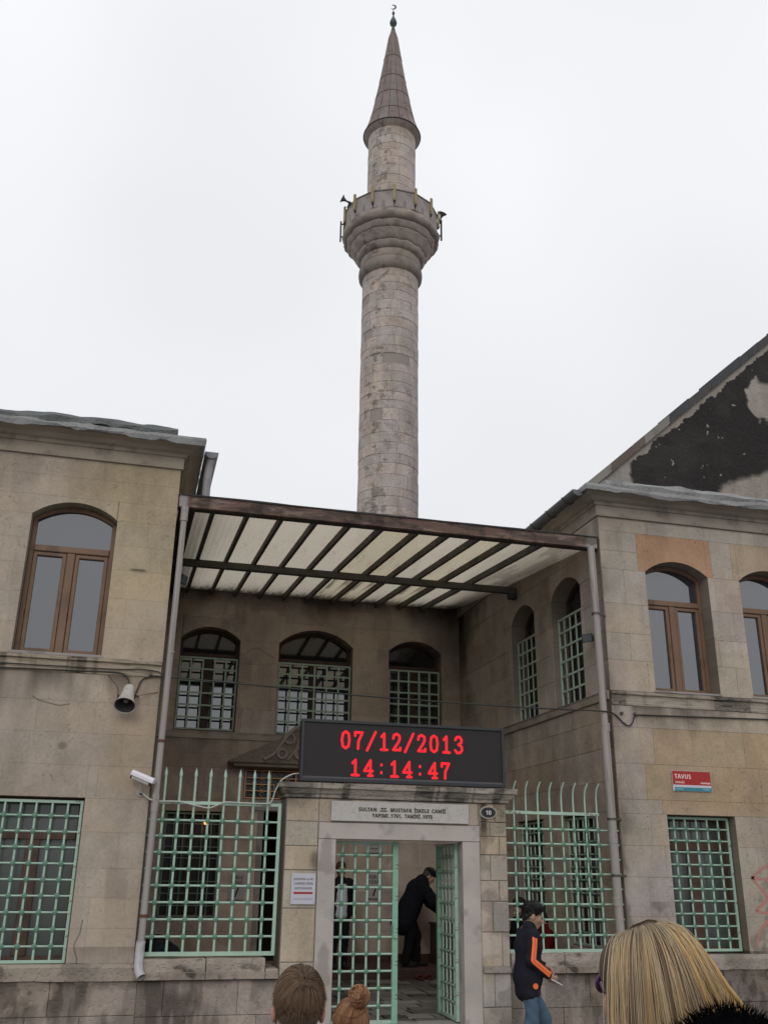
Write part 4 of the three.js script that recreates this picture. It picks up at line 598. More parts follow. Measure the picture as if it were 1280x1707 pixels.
// ------------------------------------------------------------------ clock display
{
  const T = thing('led_display', 'black electronic board with red date and time above the gateway', 'display board', [3.1, 2.69, -11]);
  const x0 = 1.87, x1 = 4.345, y0 = 2.69, y1 = 3.385, zf = -10.90, k = 0.035; const fm = std(C(0.022, 0.024, 0.028), 0.45);
  add(T, 'housing', rbox(x0 + 0.01, x1 - 0.01, y0 + 0.01, y1 - 0.01, -11.08, zf - 0.02, 0.006), fm);
  add(T, 'frame', merge([rbox(x0, x1, y1 - k, y1, zf - 0.05, zf + 0.012, 0.005), rbox(x0, x1, y0, y0 + k, zf - 0.05, zf + 0.012, 0.005), rbox(x0, x0 + k, y0 + k - 0.004, y1 - k + 0.004, zf - 0.05, zf + 0.010, 0.005), rbox(x1 - k, x1, y0 + k - 0.004, y1 - k + 0.004, zf - 0.05, zf + 0.010, 0.005)]), fm);
  add(T, 'lower_lip', rbox(x0 + 0.03, x1 - 0.03, y0 + k, y0 + k + 0.022, zf - 0.03, zf + 0.004, 0.004), std(C(0.075, 0.075, 0.085), 0.4));
  const glyph = { 0: [[[.5, 0], [.2, .12], [.1, .5], [.2, .88], [.5, 1], [.8, .88], [.9, .5], [.8, .12], [.5, 0]]], 1: [[[.22, .22], [.52, .02], [.52, 1]], [[.18, 1], [.86, 1]]], 2: [[[.12, .28], [.2, .08], [.5, 0], [.8, .1], [.84, .3], [.68, .52], [.14, .98], [.9, .98], [.9, .84]]], 3: [[[.14, .2], [.3, .02], [.64, .0], [.84, .16], [.82, .36], [.5, .48], [.84, .6], [.9, .8], [.7, .98], [.34, 1], [.12, .84]]], 4: [[[.72, 1], [.72, .02], [.08, .7], [.94, .7]], [[.5, 1], [.94, 1]]], 7: [[[.12, .22], [.12, .02], [.9, .02], [.5, .55], [.46, 1]]], '/': [[[.95, -.05], [.05, 1.08]]], ':': [[[.5, .26], [.5, .3]], [[.5, .76], [.5, .8]]] };
  const W = 1920, H = 500;
  const draw = (c, on) => { const line = (t, yTop, h, cw, xc) => { let x = xc - t.length * cw / 2; for (const ch of t) { for (const st of glyph[ch]) { c.beginPath(); st.forEach((p, i) => { const q = [x + cw * (0.14 + 0.72 * p[0]), yTop + h * p[1]]; i ? c.lineTo(...q) : c.moveTo(...q); }); c.stroke(); } x += cw; } }; c.lineCap = 'round'; c.lineJoin = 'round'; const go = (w, s) => { c.lineWidth = w; c.strokeStyle = s; line('07/12/2013', 72, 150, 122, W * 0.488); line('14:14:47', 322, 138, 124, W * 0.478); }; go(24, '#ff0016'); go(8, '#ff0a2c'); };
  const ct = canvasTex(W, H, (c, w, h) => { c.fillStyle = '#000'; c.fillRect(0, 0, w, h); draw(c, true); c.fillStyle = 'rgba(0,0,0,0.32)'; for (let i = 0; i < w; i += 10) c.fillRect(i, 0, 2, h); for (let j = 0; j < h; j += 10) c.fillRect(0, j, w, 2); });
  const bt = canvasTex(960, 250, (c, w, h) => { c.fillStyle = '#1d1516'; c.fillRect(0, 0, w, h); c.fillStyle = 'rgba(10,6,7,0.30)'; for (let i = 0; i < w; i += 5) c.fillRect(i, 0, 2, h); for (let j = 0; j < h; j += 5) c.fillRect(0, j, w, 2); });
  const g = new THREE.PlaneGeometry(x1 - x0 - 2 * k, y1 - y0 - 2 * k); g.translate((x0 + x1) / 2, (y0 + y1) / 2, zf - 0.006);
  add(T, 'screen', g, new THREE.MeshStandardMaterial({ map: bt, roughness: 0.6, emissive: C(1, 1, 1), emissiveMap: ct, emissiveIntensity: 1.5 }));
  RectAreaLightUniformsLib.init(); const glow = new THREE.RectAreaLight(0xff1236, 0.25, 1.5, 0.5); glow.position.set(3.05, 3.04, zf + 0.02); glow.rotation.y = Math.PI; scene.add(glow);
}

// ------------------------------------------------------------------ signs
function sign(name, label, cat, x0, x1, y0, y1, z, draw, w = 512, group, tilt = 0) {
  const T = thing(name, label, cat, [(x0 + x1) / 2, (y0 + y1) / 2, z], group); const h = Math.round(w * (y1 - y0) / (x1 - x0));
  add(T, 'plate', rbox(x0, x1, y0, y1, z, z + 0.012, 0.004), std(C(0.5, 0.5, 0.52), 0.5));
  const g = new THREE.PlaneGeometry(x1 - x0 - 0.008, y1 - y0 - 0.008); g.translate((x0 + x1) / 2, (y0 + y1) / 2, z + 0.014);
  add(T, 'print', g, new THREE.MeshStandardMaterial({ map: canvasTex(w, h, draw), roughness: 0.5 })); T.rotation.z = tilt; return T;
}
sign('direction_sign', 'white notice with a red arrow on the left gate pier', 'sign', 1.835, 2.105, 1.40, 1.715, -10.955, (c, w, h) => { c.fillStyle = '#bdbac4'; c.fillRect(0, 0, w, h); c.fillStyle = '#33333a'; c.textAlign = 'center'; c.font = 'bold 62px sans-serif'; c.fillText('ŞADIRVAN ve WC', w / 2, h * 0.21, w * 0.86); c.fillText('CAMİNİN DİĞER', w / 2, h * 0.36, w * 0.82); c.fillText('KAPISINDADIR', w / 2, h * 0.515, w * 0.74); c.fillStyle = '#9a1018'; c.fillRect(w * 0.16, h * 0.60, w * 0.74, h * 0.07); c.beginPath(); c.moveTo(w * 0.07, h * 0.635); c.lineTo(w * 0.17, h * 0.575); c.lineTo(w * 0.17, h * 0.695); c.fill(); c.fillStyle = '#77777e'; for (const [y, a, b] of [[0.80, 0.12, 0.9], [0.845, 0.06, 0.94]]) { for (let x = a; x < b; x += 0.02) c.fillRect(w * x, h * y, w * 0.014, h * 0.018); } c.fillStyle = '#3a3a3a'; for (const [x, y] of [[.05, .04], [.95, .04], [.05, .96], [.95, .96]]) { c.beginPath(); c.arc(w * x, h * y, 7, 0, 7); c.fill(); } });
sign('street_sign', 'red street name sign with white letters and blue foot strip', 'sign', 6.62, 7.165, 2.735, 2.985, -10.99, (c, w, h) => { c.fillStyle = '#c8c3cf'; c.fillRect(0, 0, w, h); c.fillStyle = '#a3201c'; c.fillRect(0, 0, w, h * 0.70); c.fillStyle = '#2c7f8e'; c.fillRect(w * 0.03, h * 0.82, w * 0.97, h * 0.18); c.fillStyle = '#e8c9c9'; c.font = 'bold 74px sans-serif'; c.textAlign = 'left'; c.fillText('TAVUS', w * 0.05, h * 0.38, w * 0.44); c.font = 'bold 34px sans-serif'; c.fillText('SOKAĞI', w * 0.06, h * 0.62, w * 0.33); const dash = (a, b, y, hh) => { const g = rng(3); for (let x = a; x < b; x += 0.026) c.fillRect(w * x, h * (y + 0.012 * g()), w * 0.018, h * hh * (0.75 + 0.25 * g())); }; dash(0.73, 0.965, 0.535, 0.1); c.fillStyle = '#8fc0c6'; dash(0.05, 0.25, 0.875, 0.06); dash(0.78, 0.95, 0.875, 0.06); });
{
  const T = thing('house_number', 'small oval black plate with white number ten on the right gate pier', 'number plate', [4.135, 2.41, -10.95]);
  const og = (rx, ry, z0, z1) => { const s = new THREE.Shape(); s.absellipse(4.135, 2.41, rx, ry, 0, Math.PI * 2); const g = new THREE.ExtrudeGeometry(s, { depth: z1 - z0, bevelEnabled: false, curveSegments: 32 }); g.translate(0, 0, z0); return g; };
  add(T, 'rim', og(0.105, 0.072, -10.962, -10.943), std(C(0.42, 0.38, 0.34), 0.6)); add(T, 'plate', og(0.09, 0.058, -10.95, -10.936), std(C(0.02, 0.018, 0.018), 0.35));
  const ct = canvasTex(256, 160, (c, w, h) => { c.fillStyle = '#171415'; c.fillRect(0, 0, w, h); c.fillStyle = '#d8d4d0'; c.font = 'bold 150px sans-serif'; c.textAlign = 'center'; c.textBaseline = 'middle'; c.fillText('10', w / 2, h / 2 + 6); });
  const g = new THREE.PlaneGeometry(0.11, 0.07); g.translate(4.135, 2.41, -10.934); add(T, 'numeral', g, new THREE.MeshStandardMaterial({ map: ct, roughness: 0.4 }));
}
const kible = (c, w, h) => { c.fillStyle = '#a19b98'; c.fillRect(0, 0, w, h); c.fillStyle = '#25252a'; c.font = 'bold 110px sans-serif'; c.textAlign = 'center'; c.fillText('KIBLE', w / 2, h * 0.22, w * 0.8); c.fillText('YÖNÜ', w / 2, h * 0.42, w * 0.8); c.lineWidth = 42; c.strokeStyle = '#0c0c10'; c.beginPath(); c.moveTo(w * 0.42, h * 0.90); c.lineTo(w * 0.62, h * 0.54); c.stroke(); };
sign('paper_notice', 'grey notice with a black slanting arrow left of the hall door', 'sign', 1.78, 2.04, 1.28, 1.69, -16.80, kible, 400);
sign('paper_notice', 'grey notice with a black slanting arrow seen through the gate', 'sign', 4.11, 4.385, 1.31, 1.72, -16.80, kible, 400);
sign('paper_notice', 'pale notice high on the wall above the arrow notice behind the gate', 'sign', 4.06, 4.40, 2.04, 2.26, -16.80, (c, w, h) => { c.fillStyle = '#a39d99'; c.fillRect(0, 0, w, h); c.fillStyle = '#55504e'; for (const [y, a, b] of [[0.3, 0.2, 0.8], [0.62, 0.3, 0.72]]) for (let x = a; x < b; x += 0.07) c.fillRect(w * x, h * y, w * 0.05, h * 0.12); }, 400);

// ------------------------------------------------------------------ pipes
{
  const T = thing('drainpipe', 'pale drainpipe at the left end of the canopy ending in a white elbow', 'drainpipe', [0.31, 0.75, -10.94]);
  add(T, 'pipe', rod([0.30, 0.95, -10.94], [0.335, 5.70, -10.94], 0.036, 14), M.pvc); add(T, 'collar', rod([0.335, 5.66, -10.94], [0.336, 5.84, -10.94], 0.046, 14), M.pvc);
  add(T, 'collar', rod([0.3325, 4.05, -10.94], [0.333, 4.07, -10.94], 0.040, 14), M.pvc); add(T, 'collar', rod([0.3105, 2.32, -10.94], [0.311, 2.5, -10.94], 0.041, 14), M.pvc);
  add(T, 'elbow', tube([[0.30, 1.05, -10.94], [0.298, 0.93, -10.94], [0.298, 0.82, -10.925], [0.31, 0.755, -10.89], [0.335, 0.715, -10.86]], 0.047, 24, 14), M.pvcLight);
  for (const y of [3.05, 1.27]) add(T, 'clip', rod([0.30 + (y - 0.95) * 0.0074, y, -10.94], [0.30 + (y - 0.95) * 0.0074, y + 0.03, -10.94], 0.043, 12), M.rust);
}
{
  const T = thing('drainpipe', 'pale drainpipe at the right end of the canopy on the courtyard corner', 'drainpipe', [5.72, 0.9, -10.94]);
  add(T, 'pipe', rod([5.735, 0.92, -10.94], [5.715, 3.45, -10.94], 0.052, 14), M.pvc); add(T, 'pipe', rod([5.715, 3.40, -10.94], [5.695, 5.86, -10.94], 0.047, 14), M.pvc);
  for (const y of [2.1, 1.4, 3.42]) add(T, 'collar', rod([5.724, y, -10.94], [5.723, y + 0.1, -10.94], 0.057, 14), M.pvc);
  for (const [y, x] of [[4.92, 5.703], [2.36, 5.723], [1.72, 5.729]]) { add(T, 'clip', rod([x, y, -10.94], [x, y + 0.028, -10.94], 0.058, 12), M.steel); add(T, 'clip_arm', bar([x + 0.05, y + 0.014, -10.94], [x + 0.16, y + 0.014, -11.0], 0.02, 0.02, [0, 1, 0]), M.steel); }
}
{
  const T = thing('drainpipe', 'grey drainpipe below the gutter end of the left building', 'drainpipe', [0.57, 6.1, -11.05]);
  add(T, 'pipe', tube([[0.60, 6.60, -11.02], [0.60, 6.52, -11.02], [0.585, 6.42, -11.03], [0.575, 6.25, -11.04], [0.575, 6.04, -11.06]], 0.05, 20, 14), std(C(0.32, 0.30, 0.31), 0.5, { map: grime1 }));
}

// ------------------------------------------------------------------ cables
const cablePts = [[-0.01, 3.58], [0.01, 3.65], [0.04, 3.74], [0.15, 3.78], [0.29, 3.78], [1.38, 3.73], [2.56, 3.68], [3.6, 3.66], [4.69, 3.65], [5.67, 3.66], [5.88, 3.65], [5.99, 3.55], [6.07, 3.5], [6.13, 3.56], [6.18, 3.65], [6.51, 3.66], [8.1, 3.69], [9.8, 3.70]];
function cable(label, pts, r, mat, seg = 90) { const T = thing('cable', label, 'cable', pts[0]); add(T, 'sheath', tube(pts, r, seg, 6), mat); return T; }
{ const T = cable('dark cable strung across the courtyard from the horn speaker to the right wall', cablePts.map(([x, y]) => [x, y, x > 0.3 && x < 5.7 ? -10.88 : -10.972]), 0.0095, M.cable, 160); for (const [x, y] of [[5.985, 3.66], [6.17, 3.66], [0.13, 3.80]]) add(T, 'clip', rbox(x - 0.016, x + 0.016, y - 0.012, y + 0.022, -10.99, -10.955, 0.004), M.steel); }
cable('dark cable along the left string course bending down into the horn speaker', [[-3, 3.77, -10.972], [-1.48, 3.78, -10.972], [-0.85, 3.79, -10.972], [-0.26, 3.80, -10.972], [-0.15, 3.775, -10.968], [-0.1, 3.71, -10.95], [-0.09, 3.62, -10.92]], 0.008, M.cable);
cable('thin dark cable along the top of the left string course', [[-3, 3.835, -10.966], [-1.48, 3.83, -10.966], [-0.28, 3.832, -10.966], [0.01, 3.852, -10.966], [0.22, 3.832, -10.966], [0.252, 3.80, -10.97], [0.252, 3.4, -10.98], [0.25, 2.2, -10.98], [0.25, 0.95, -10.98]], 0.007, M.cable, 120);
cable('pale camera cable slung along the top rail of the left fence to the board', [[0.14, 2.53, -10.97], [0.2, 2.48, -10.95], [0.27, 2.435, -10.90], [0.36, 2.43, -10.99], [0.57, 2.435, -11.0], [0.74, 2.40, -11.0], [0.9, 2.375, -11.0], [1.06, 2.44, -11.0], [1.23, 2.44, -11.0], [1.56, 2.445, -11.0], [1.615, 2.58, -10.98], [1.68, 2.7, -10.95], [1.80, 2.765, -10.95], [1.9, 2.775, -10.98]], 0.009, M.cableWhite);

// ------------------------------------------------------------------ speakers, camera, floodlights
function hornProfile(k) { return [[0.0001, 0], [0.05, 0.002], [0.062, 0.02], [0.066, 0.11], [0.072, 0.115], [0.072, 0.13], [0.076, 0.14], [0.085, 0.2], [0.105, 0.27], [0.118, 0.30], [0.122, 0.302], [0.114, 0.30], [0.098, 0.265], [0.07, 0.2], [0.05, 0.13], [0.0001, 0.12]].map(p => new THREE.Vector2(p[0] * k, p[1] * k)); }
{
  const T = thing('horn_speaker', 'white horn loudspeaker pointing down from the left building corner', 'loudspeaker', [-0.1, 3.5, -10.85]);
  const dir = V3(-0.10, -0.80, 0.60).normalize(), q = new THREE.Quaternion().setFromUnitVectors(V3(0, 1, 0), dir), o = V3(-0.085, 3.635, -10.93);
  const place = g => g.applyQuaternion(q).translate(o.x, o.y, o.z);
  add(T, 'horn', place(new THREE.LatheGeometry(hornProfile(0.98), 32)), new THREE.MeshStandardMaterial({ color: C(0.52, 0.50, 0.45), roughness: 0.5, side: THREE.DoubleSide, map: grime1 }));
  add(T, 'throat', place(new THREE.LatheGeometry([[0.001, 0.128], [0.049, 0.134], [0.068, 0.2], [0.095, 0.262], [0.108, 0.288]].map(p => new THREE.Vector2(...p)), 28)), std(C(0.035, 0.035, 0.034), 0.8, { side: THREE.DoubleSide }));
  add(T, 'throat_plug', place(new THREE.SphereGeometry(0.032, 16, 10).scale(1, 0.8, 1).translate(0, 0.215, 0)), std(C(0.16, 0.17, 0.17), 0.5));
  add(T, 'bracket', merge([place(new THREE.TorusGeometry(0.085, 0.008, 6, 20, Math.PI).rotateX(-Math.PI / 2).rotateY(Math.PI).translate(0, 0.13, 0)), bar([-0.19, 3.53, -10.87], [-0.2, 3.55, -10.99], 0.02, 0.008), bar([0.0, 3.53, -10.87], [0.02, 3.55, -10.99], 0.02, 0.008)]), M.black);
  add(T, 'stay', tube([[0.0, 3.53, -10.9], [0.1, 3.575, -10.97], [0.23, 3.605, -10.985]], 0.004, 12, 5), M.rust);
}
{
  const T = thing('security_camera', 'white security camera on a round bracket beside the left drainpipe', 'security camera', [0.15, 2.6, -10.9]);
  const dir = V3(0.90, -0.36, 0.28).normalize(), up = V3(0.33, 0.93, 0.14), X = dir, Z = X.clone().cross(up).normalize(), Y = Z.clone().cross(X), m = new THREE.Matrix4().makeBasis(X, Y, Z).setPosition(0.145, 2.655, -10.86);
  const wm = std(C(0.74, 0.72, 0.76), 0.35);
  const s = new THREE.Shape(); s.moveTo(-0.042, -0.005); s.lineTo(-0.042, 0.02); s.quadraticCurveTo(-0.04, 0.045, -0.015, 0.047); s.lineTo(0.015, 0.047); s.quadraticCurveTo(0.04, 0.045, 0.042, 0.02); s.lineTo(0.042, -0.005); s.closePath();
  add(T, 'hood', new THREE.ExtrudeGeometry(s, { depth: 0.26, bevelEnabled: true, bevelSize: 0.002, bevelThickness: 0.002, bevelSegments: 1, curveSegments: 6 }).rotateY(Math.PI / 2).translate(-0.12, 0, 0).applyMatrix4(m), wm);
  add(T, 'body', new RoundedBoxGeometry(0.21, 0.045, 0.066, 2, 0.012).translate(0, -0.024, 0).applyMatrix4(m), std(C(0.36, 0.36, 0.34), 0.4));
  add(T, 'lens', new THREE.CylinderGeometry(0.022, 0.022, 0.02, 16).rotateZ(Math.PI / 2).translate(0.112, -0.022, 0).applyMatrix4(m), std(C(0.01, 0.01, 0.012), 0.1)); add(T, 'end_cap', new RoundedBoxGeometry(0.02, 0.04, 0.06, 2, 0.004).translate(-0.108, -0.024, 0).applyMatrix4(m), M.black);
  add(T, 'mount', merge([rod([0.14, 2.61, -10.87], [0.15, 2.52, -10.93], 0.012, 10), rod([0.15, 2.52, -10.93], [0.15, 2.515, -10.985], 0.016, 10)]), std(C(0.38, 0.36, 0.34), 0.5));
  add(T, 'wall_plate', new THREE.CylinderGeometry(0.045, 0.048, 0.018, 24).rotateX(Math.PI / 2).translate(0.15, 2.515, -10.985), std(C(0.36, 0.33, 0.31), 0.6)); add(T, 'hole', new THREE.CylinderGeometry(0.02, 0.02, 0.012, 14).rotateX(Math.PI / 2).translate(0.153, 2.508, -10.975), M.black);
}
function floodlight(label, p, dir) {
  const T = thing('floodlight', label, 'floodlight', p); const m = new THREE.Matrix4().lookAt(V3(...dir), V3(0, 0, 0), V3(0, 1, 0)).setPosition(...p);
  const s = new THREE.Shape(); s.moveTo(-0.05, -0.045); s.lineTo(0.05, -0.045); s.lineTo(0.08, 0.055); s.lineTo(-0.08, 0.055); s.closePath();
  add(T, 'housing', new THREE.CylinderGeometry(0.10, 0.055, 0.11, 4, 1).rotateY(Math.PI / 4).rotateX(Math.PI / 2).scale(1.1, 0.8, 1).applyMatrix4(m), std(C(0.035, 0.037, 0.04), 0.5));
  add(T, 'glass', new THREE.BoxGeometry(0.135, 0.095, 0.004).translate(0, 0, 0.058).applyMatrix4(m), std(C(0.09, 0.10, 0.11), 0.1));
  add(T, 'bracket', new THREE.TorusGeometry(0.085, 0.008, 5, 14, Math.PI).rotateX(-Math.PI / 2).translate(0, 0, -0.01).applyMatrix4(m), M.black); add(T, 'arm', new THREE.BoxGeometry(0.025, 0.025, 0.09).translate(0, 0, -0.12).applyMatrix4(m), M.black);
}
floodlight('small dark floodlight on the wing wall beside the right drainpipe', [5.74, 4.68, -11.25], [-0.8, -0.15, 0.55]);
floodlight('small dark floodlight under the canopy beside the left drainpipe', [0.385, 5.16, -11.7], [0.8, -0.25, 0.4]);

// ------------------------------------------------------------------ minaret
{
  const AX = 7.10, AZ = -27.08;
  const T = thing('minaret', 'tall grey stone minaret with a balcony and pointed lead cap behind the canopy', 'minaret', [AX, 0, AZ]);
  const R = rng(301), toCam = Math.atan2(-AX, -AZ); // azimuth towards the viewer, angle from +z towards +x
  const tex = wallTex(-4, 4, 8, 29, 55, (a, y) => { const c = baseStone(a * 1.3 + 31, y * 0.9, 1301); dark(c, 0.24 * sst(0.50, 0.66, fbm(a * 2.4, y * 1.9, 41, 5)) * sst(0.45, 0.62, fbm(a * 9, y * 9, 42, 4))); dark(c, 0.5 * sst(0.62, 0.70, fbm(a * 4 + 3, y * 5, 44, 4)) * sst(0.5, 0.4, Math.abs(a + 0.5))); lite(c, 0.12 * sst(0.5, 0.65, fbm(a * 0.8, y * 0.7, 45, 3)), [0.9, 0.87, 0.85]); return c; });
  const base = [0.52, 0.45, 0.40]; const mats = tints(base, tex, 7, 307, { bump: bumpFor(tex, 1.2), vary: 0.16, warm: 0.07, bumpScale: 0.02 });
  const curved = (r, a0, a1, y0, y1, pr, g = 0.003) => { // curved block, angles measured from the viewer's side
    const n = Math.max(1, Math.round((a1 - a0) / 0.16)), pos = [], uv = []; const ga = g / r; a0 += ga; a1 -= ga; y0 += g; y1 -= g;
    const P = (a, rr, y) => { const t = a + toCam; return [[AX + Math.sin(t) * rr, y, AZ + Math.cos(t) * rr], tex.uv(a, y)]; }; const q = (A, B, D, E) => { for (const k of [A, B, D, A, D, E]) { pos.push(...k[0]); uv.push(...k[1]); } };
    const c = 0.006; for (let i = 0; i < n; i++) { const u = a0 + (a1 - a0) * i / n, v = a0 + (a1 - a0) * (i + 1) / n, ro = r + pr; q(P(u, ro, y0 + c), P(v, ro, y0 + c), P(v, ro, y1 - c), P(u, ro, y1 - c)); q(P(u, ro - c, y0), P(v, ro - c, y0), P(v, ro, y0 + c), P(u, ro, y0 + c)); q(P(u, ro, y1 - c), P(v, ro, y1 - c), P(v, ro - c, y1), P(u, ro - c, y1)); q(P(u, r - 0.05, y0), P(v, r - 0.05, y0), P(v, ro - c, y0), P(u, ro - c, y0)); q(P(u, ro - c, y1), P(v, ro - c, y1), P(v, r - 0.05, y1), P(u, r - 0.05, y1)); }
    const e = (a, s) => { const A = [P(a, r - 0.05, y0), P(a, r + pr - c, y0), P(a, r + pr - c, y1), P(a, r - 0.05, y1)]; s ? q(...A) : q(A[0], A[3], A[2], A[1]); }; e(a0, 0); e(a1, 1);
    const gm = new THREE.BufferGeometry(); gm.setAttribute('position', new THREE.Float32BufferAttribute(pos, 3)); gm.setAttribute('uv', new THREE.Float32BufferAttribute(uv, 2)); gm.computeVertexNormals(); return gm;
  };
  const mort = std(C(0.30, 0.255, 0.225), 0.95);
  const shaft = add(T, 'shaft', new THREE.CylinderGeometry(0.955, 0.955, 21, 40).translate(AX, 10.5, AZ), mort);
  let cnt = 0; const rest = [];
  const courses = (parent, r, y0, y1, hc) => { let y = y0, k = 0; while (y < y1 - 0.05) { let h = hc * (0.75 + 0.5 * R()); if (y + h > y1 - 0.15) h = y1 - y; let a = -Math.PI + R() * 0.5; const aEnd = a + Math.PI * 2; while (a < aEnd - 0.02) { let w = (0.40 + 0.55 * R()) / r; if (a + w > aEnd - 0.25 / r) w = aEnd - a; const mid = a + w / 2, vis = Math.abs(Math.atan2(Math.sin(mid), Math.cos(mid))) < 1.62; const g = curved(r, a, a + w, y, y + h, 0.006 + (R() - 0.5) * 0.012 - (R() < 0.05 ? 0.022 : 0)); const m = mats[Math.floor(R() * mats.length)]; if (vis && y > 10 && cnt < 296) { add(parent, 'stone', g, m); cnt++; } else rest.push(g); a += w; } y += h; k++; } };
  courses(shaft, 0.967, 11.6, 20.95, 0.36);
  const up = add(T, 'upper_shaft', new THREE.CylinderGeometry(0.855, 0.855, 4.6, 40).translate(AX, 25.1, AZ), mort);
  courses(up, 0.868, 23.2, 27.2, 0.36);
  courses(shaft, 0.967, 0.2, 11.6, 0.8);
  const rm = add(shaft, 'stonework', merge(rest), mats[0]); rm.userData.kind = 'stuff';
  // ring, corbelled balcony
  const lathe = (pts, seg = 48) => { const L = new THREE.LatheGeometry(pts.map(p => new THREE.Vector2(...p)), seg); L.translate(AX, 0, AZ); const u = L.attributes.uv, p = L.attributes.position; for (let i = 0; i < u.count; i++) { const a = Math.atan2(p.getX(i) - AX, p.getZ(i) - AZ) - toCam; const q = tex.uv(Math.atan2(Math.sin(a), Math.cos(a)), p.getY(i)); u.setXY(i, q[0], q[1]); } return L; };
  const rings = [[[0.96, 20.93], [1.02, 20.97], [1.10, 21.06], [1.115, 21.2], [1.10, 21.34], [1.04, 21.42], [0.96, 21.43]], [[0.96, 21.43], [1.035, 21.44], [1.04, 21.62], [1.06, 21.70], [0.96, 21.71]]];
  const rmat = std(C(0.40, 0.34, 0.30), 0.95, { map: tex.t, bumpMap: bump1, bumpScale: 0.02 }), dmat = std(C(0.35, 0.295, 0.26), 0.95, { map: tex.t, bumpMap: bump1, bumpScale: 0.02 });
  add(T, 'ring_moulding', lathe(rings[0]), std(C(0.30, 0.255, 0.22), 0.95, { map: tex.t })); add(T, 'neck', lathe(rings[1]), rmat);
  const jag = (pts, a, lobes) => { const g = lathe(pts, 96); const p = g.attributes.position; for (let i = 0; i < p.count; i++) { const x = p.getX(i) - AX, z = p.getZ(i) - AZ, y = p.getY(i), t = Math.atan2(x, z), r = Math.hypot(x, z), k = 1 + (a * 1.6 * (Math.abs(Math.sin(t * lobes / 2)) - 0.5) + 0.06 * (fbm(t * 9 + 20, y * 7, 77, 4) - 0.5) + 0.02 * (noise2(t * 22, y * 16, 78) - 0.5)) * sst(1.0, 1.15, r); p.setX(i, AX + x * k); p.setZ(i, AZ + z * k); } g.computeVertexNormals(); return g; };
  add(T, 'corbel', jag([[1.0, 21.70], [1.10, 21.72], [1.17, 21.80], [1.21, 21.90], [1.21, 21.94], [1.15, 21.97]], 0.012, 14), rmat);
  add(T, 'corbel', jag([[1.10, 21.93], [1.22, 21.95], [1.27, 22.02], [1.33, 22.10], [1.37, 22.18], [1.42, 22.25], [1.42, 22.28], [1.36, 22.29]], 0.012, 14), rmat);
  add(T, 'corbel', jag([[1.30, 22.28], [1.42, 22.29], [1.48, 22.37], [1.53, 22.46], [1.55, 22.52], [1.50, 22.54]], 0.012, 14), rmat);
  add(T, 'balcony_moulding', jag([[1.45, 22.52], [1.60, 22.54], [1.68, 22.62], [1.71, 22.72], [1.69, 22.82], [1.64, 22.86], [1.64, 22.92], [1.58, 22.94], [0.9, 22.95]], 0.006, 14), dmat);
  const N = 14, rP = 1.585, ph = toCam - 0.16 - Math.PI / N + 0.0, pmat = [0, 1, 2].map(k => std(C(0.36 + 0.02 * k, 0.315 + 0.018 * k, 0.295 + 0.015 * k), 0.9, { map: grime1, bumpMap: bump1, bumpScale: 0.004 }));
  const at = (a, r, y) => [AX + Math.sin(a) * r, y, AZ + Math.cos(a) * r];
  const yel = std(C(0.37, 0.275, 0.13), 0.6, { map: grime1 }), cornerA = []; for (let k = 0; k < N; k++) cornerA.push(ph + Math.PI / N + (k + 0.5) * 2 * Math.PI / N);
  for (let k = 0; k < N; k++) { const a = ph + (k + 0.5) * 2 * Math.PI / N + 2 * Math.PI / N, hw = Math.tan(Math.PI / N) * rP - 0.012; const g = rbox(-hw, hw, 22.93, 23.60, -0.04, 0.04, 0.01); g.rotateY(a); g.translate(AX + Math.sin(a) * rP, 0, AZ + Math.cos(a) * rP); const pnl = add(T, 'parapet_panel', g, pmat[k % 3]); const cg = rbox(-hw - 0.012, hw + 0.012, 23.601, 23.655, -0.06, 0.06, 0.008); cg.rotateY(a); cg.translate(AX + Math.sin(a) * rP, 0, AZ + Math.cos(a) * rP); add(pnl, 'coping', cg, std(C(0.14, 0.13, 0.115), 0.8)); }
  for (const a of cornerA) { const r = rP / Math.cos(Math.PI / N) + 0.085; const g = rbox(-0.045, 0.045, 23.12, 23.80, -0.035, 0.035, 0.01); g.rotateY(a); g.translate(AX + Math.sin(a) * r, 0, AZ + Math.cos(a) * r); const lampb = add(T, 'lamp_case', g, yel); add(lampb, 'lamp_foot', rod(at(a, r - 0.02, 23.06), at(a, r - 0.02, 23.179), 0.03, 8), M.black); add(lampb, 'lamp_bracket', bar(at(a, r - 0.1, 23.25), at(a, r - 0.03, 23.25), 0.03, 0.03, [0, 1, 0]), M.black); }
  // cap
  add(T, 'eave', lathe([[0.86, 27.12], [0.90, 27.16], [0.94, 27.20], [1.04, 27.30], [1.05, 27.34]]), std(C(0.36, 0.31, 0.275), 0.9, { map: tex.t }));
  add(T, 'eave_edge', new THREE.TorusGeometry(1.058, 0.022, 8, 48).rotateX(Math.PI / 2).translate(AX, 27.35, AZ), M.slate);
  const prof = [[1.06, 27.36], [0.955, 27.68], [0.83, 28.12], [0.66, 29.05], [0.507, 29.97], [0.345, 31.1], [0.19, 32.26], [0.075, 32.70]];
  add(T, 'cap_core', new THREE.LatheGeometry(prof.map(p => new THREE.Vector2(p[0] - 0.02, p[1])), 24).translate(AX, 0, AZ), std(C(0.1, 0.08, 0.07), 0.8));
  const lm = [0, 1, 2, 3].map(k => { const q = [[0.215, 0.155, 0.132], [0.23, 0.172, 0.15], [0.20, 0.14, 0.12], [0.215, 0.18, 0.162]][k]; return std(C(...q), 0.62, { map: grime1, bumpMap: bump1, bumpScale: 0.01 }); });
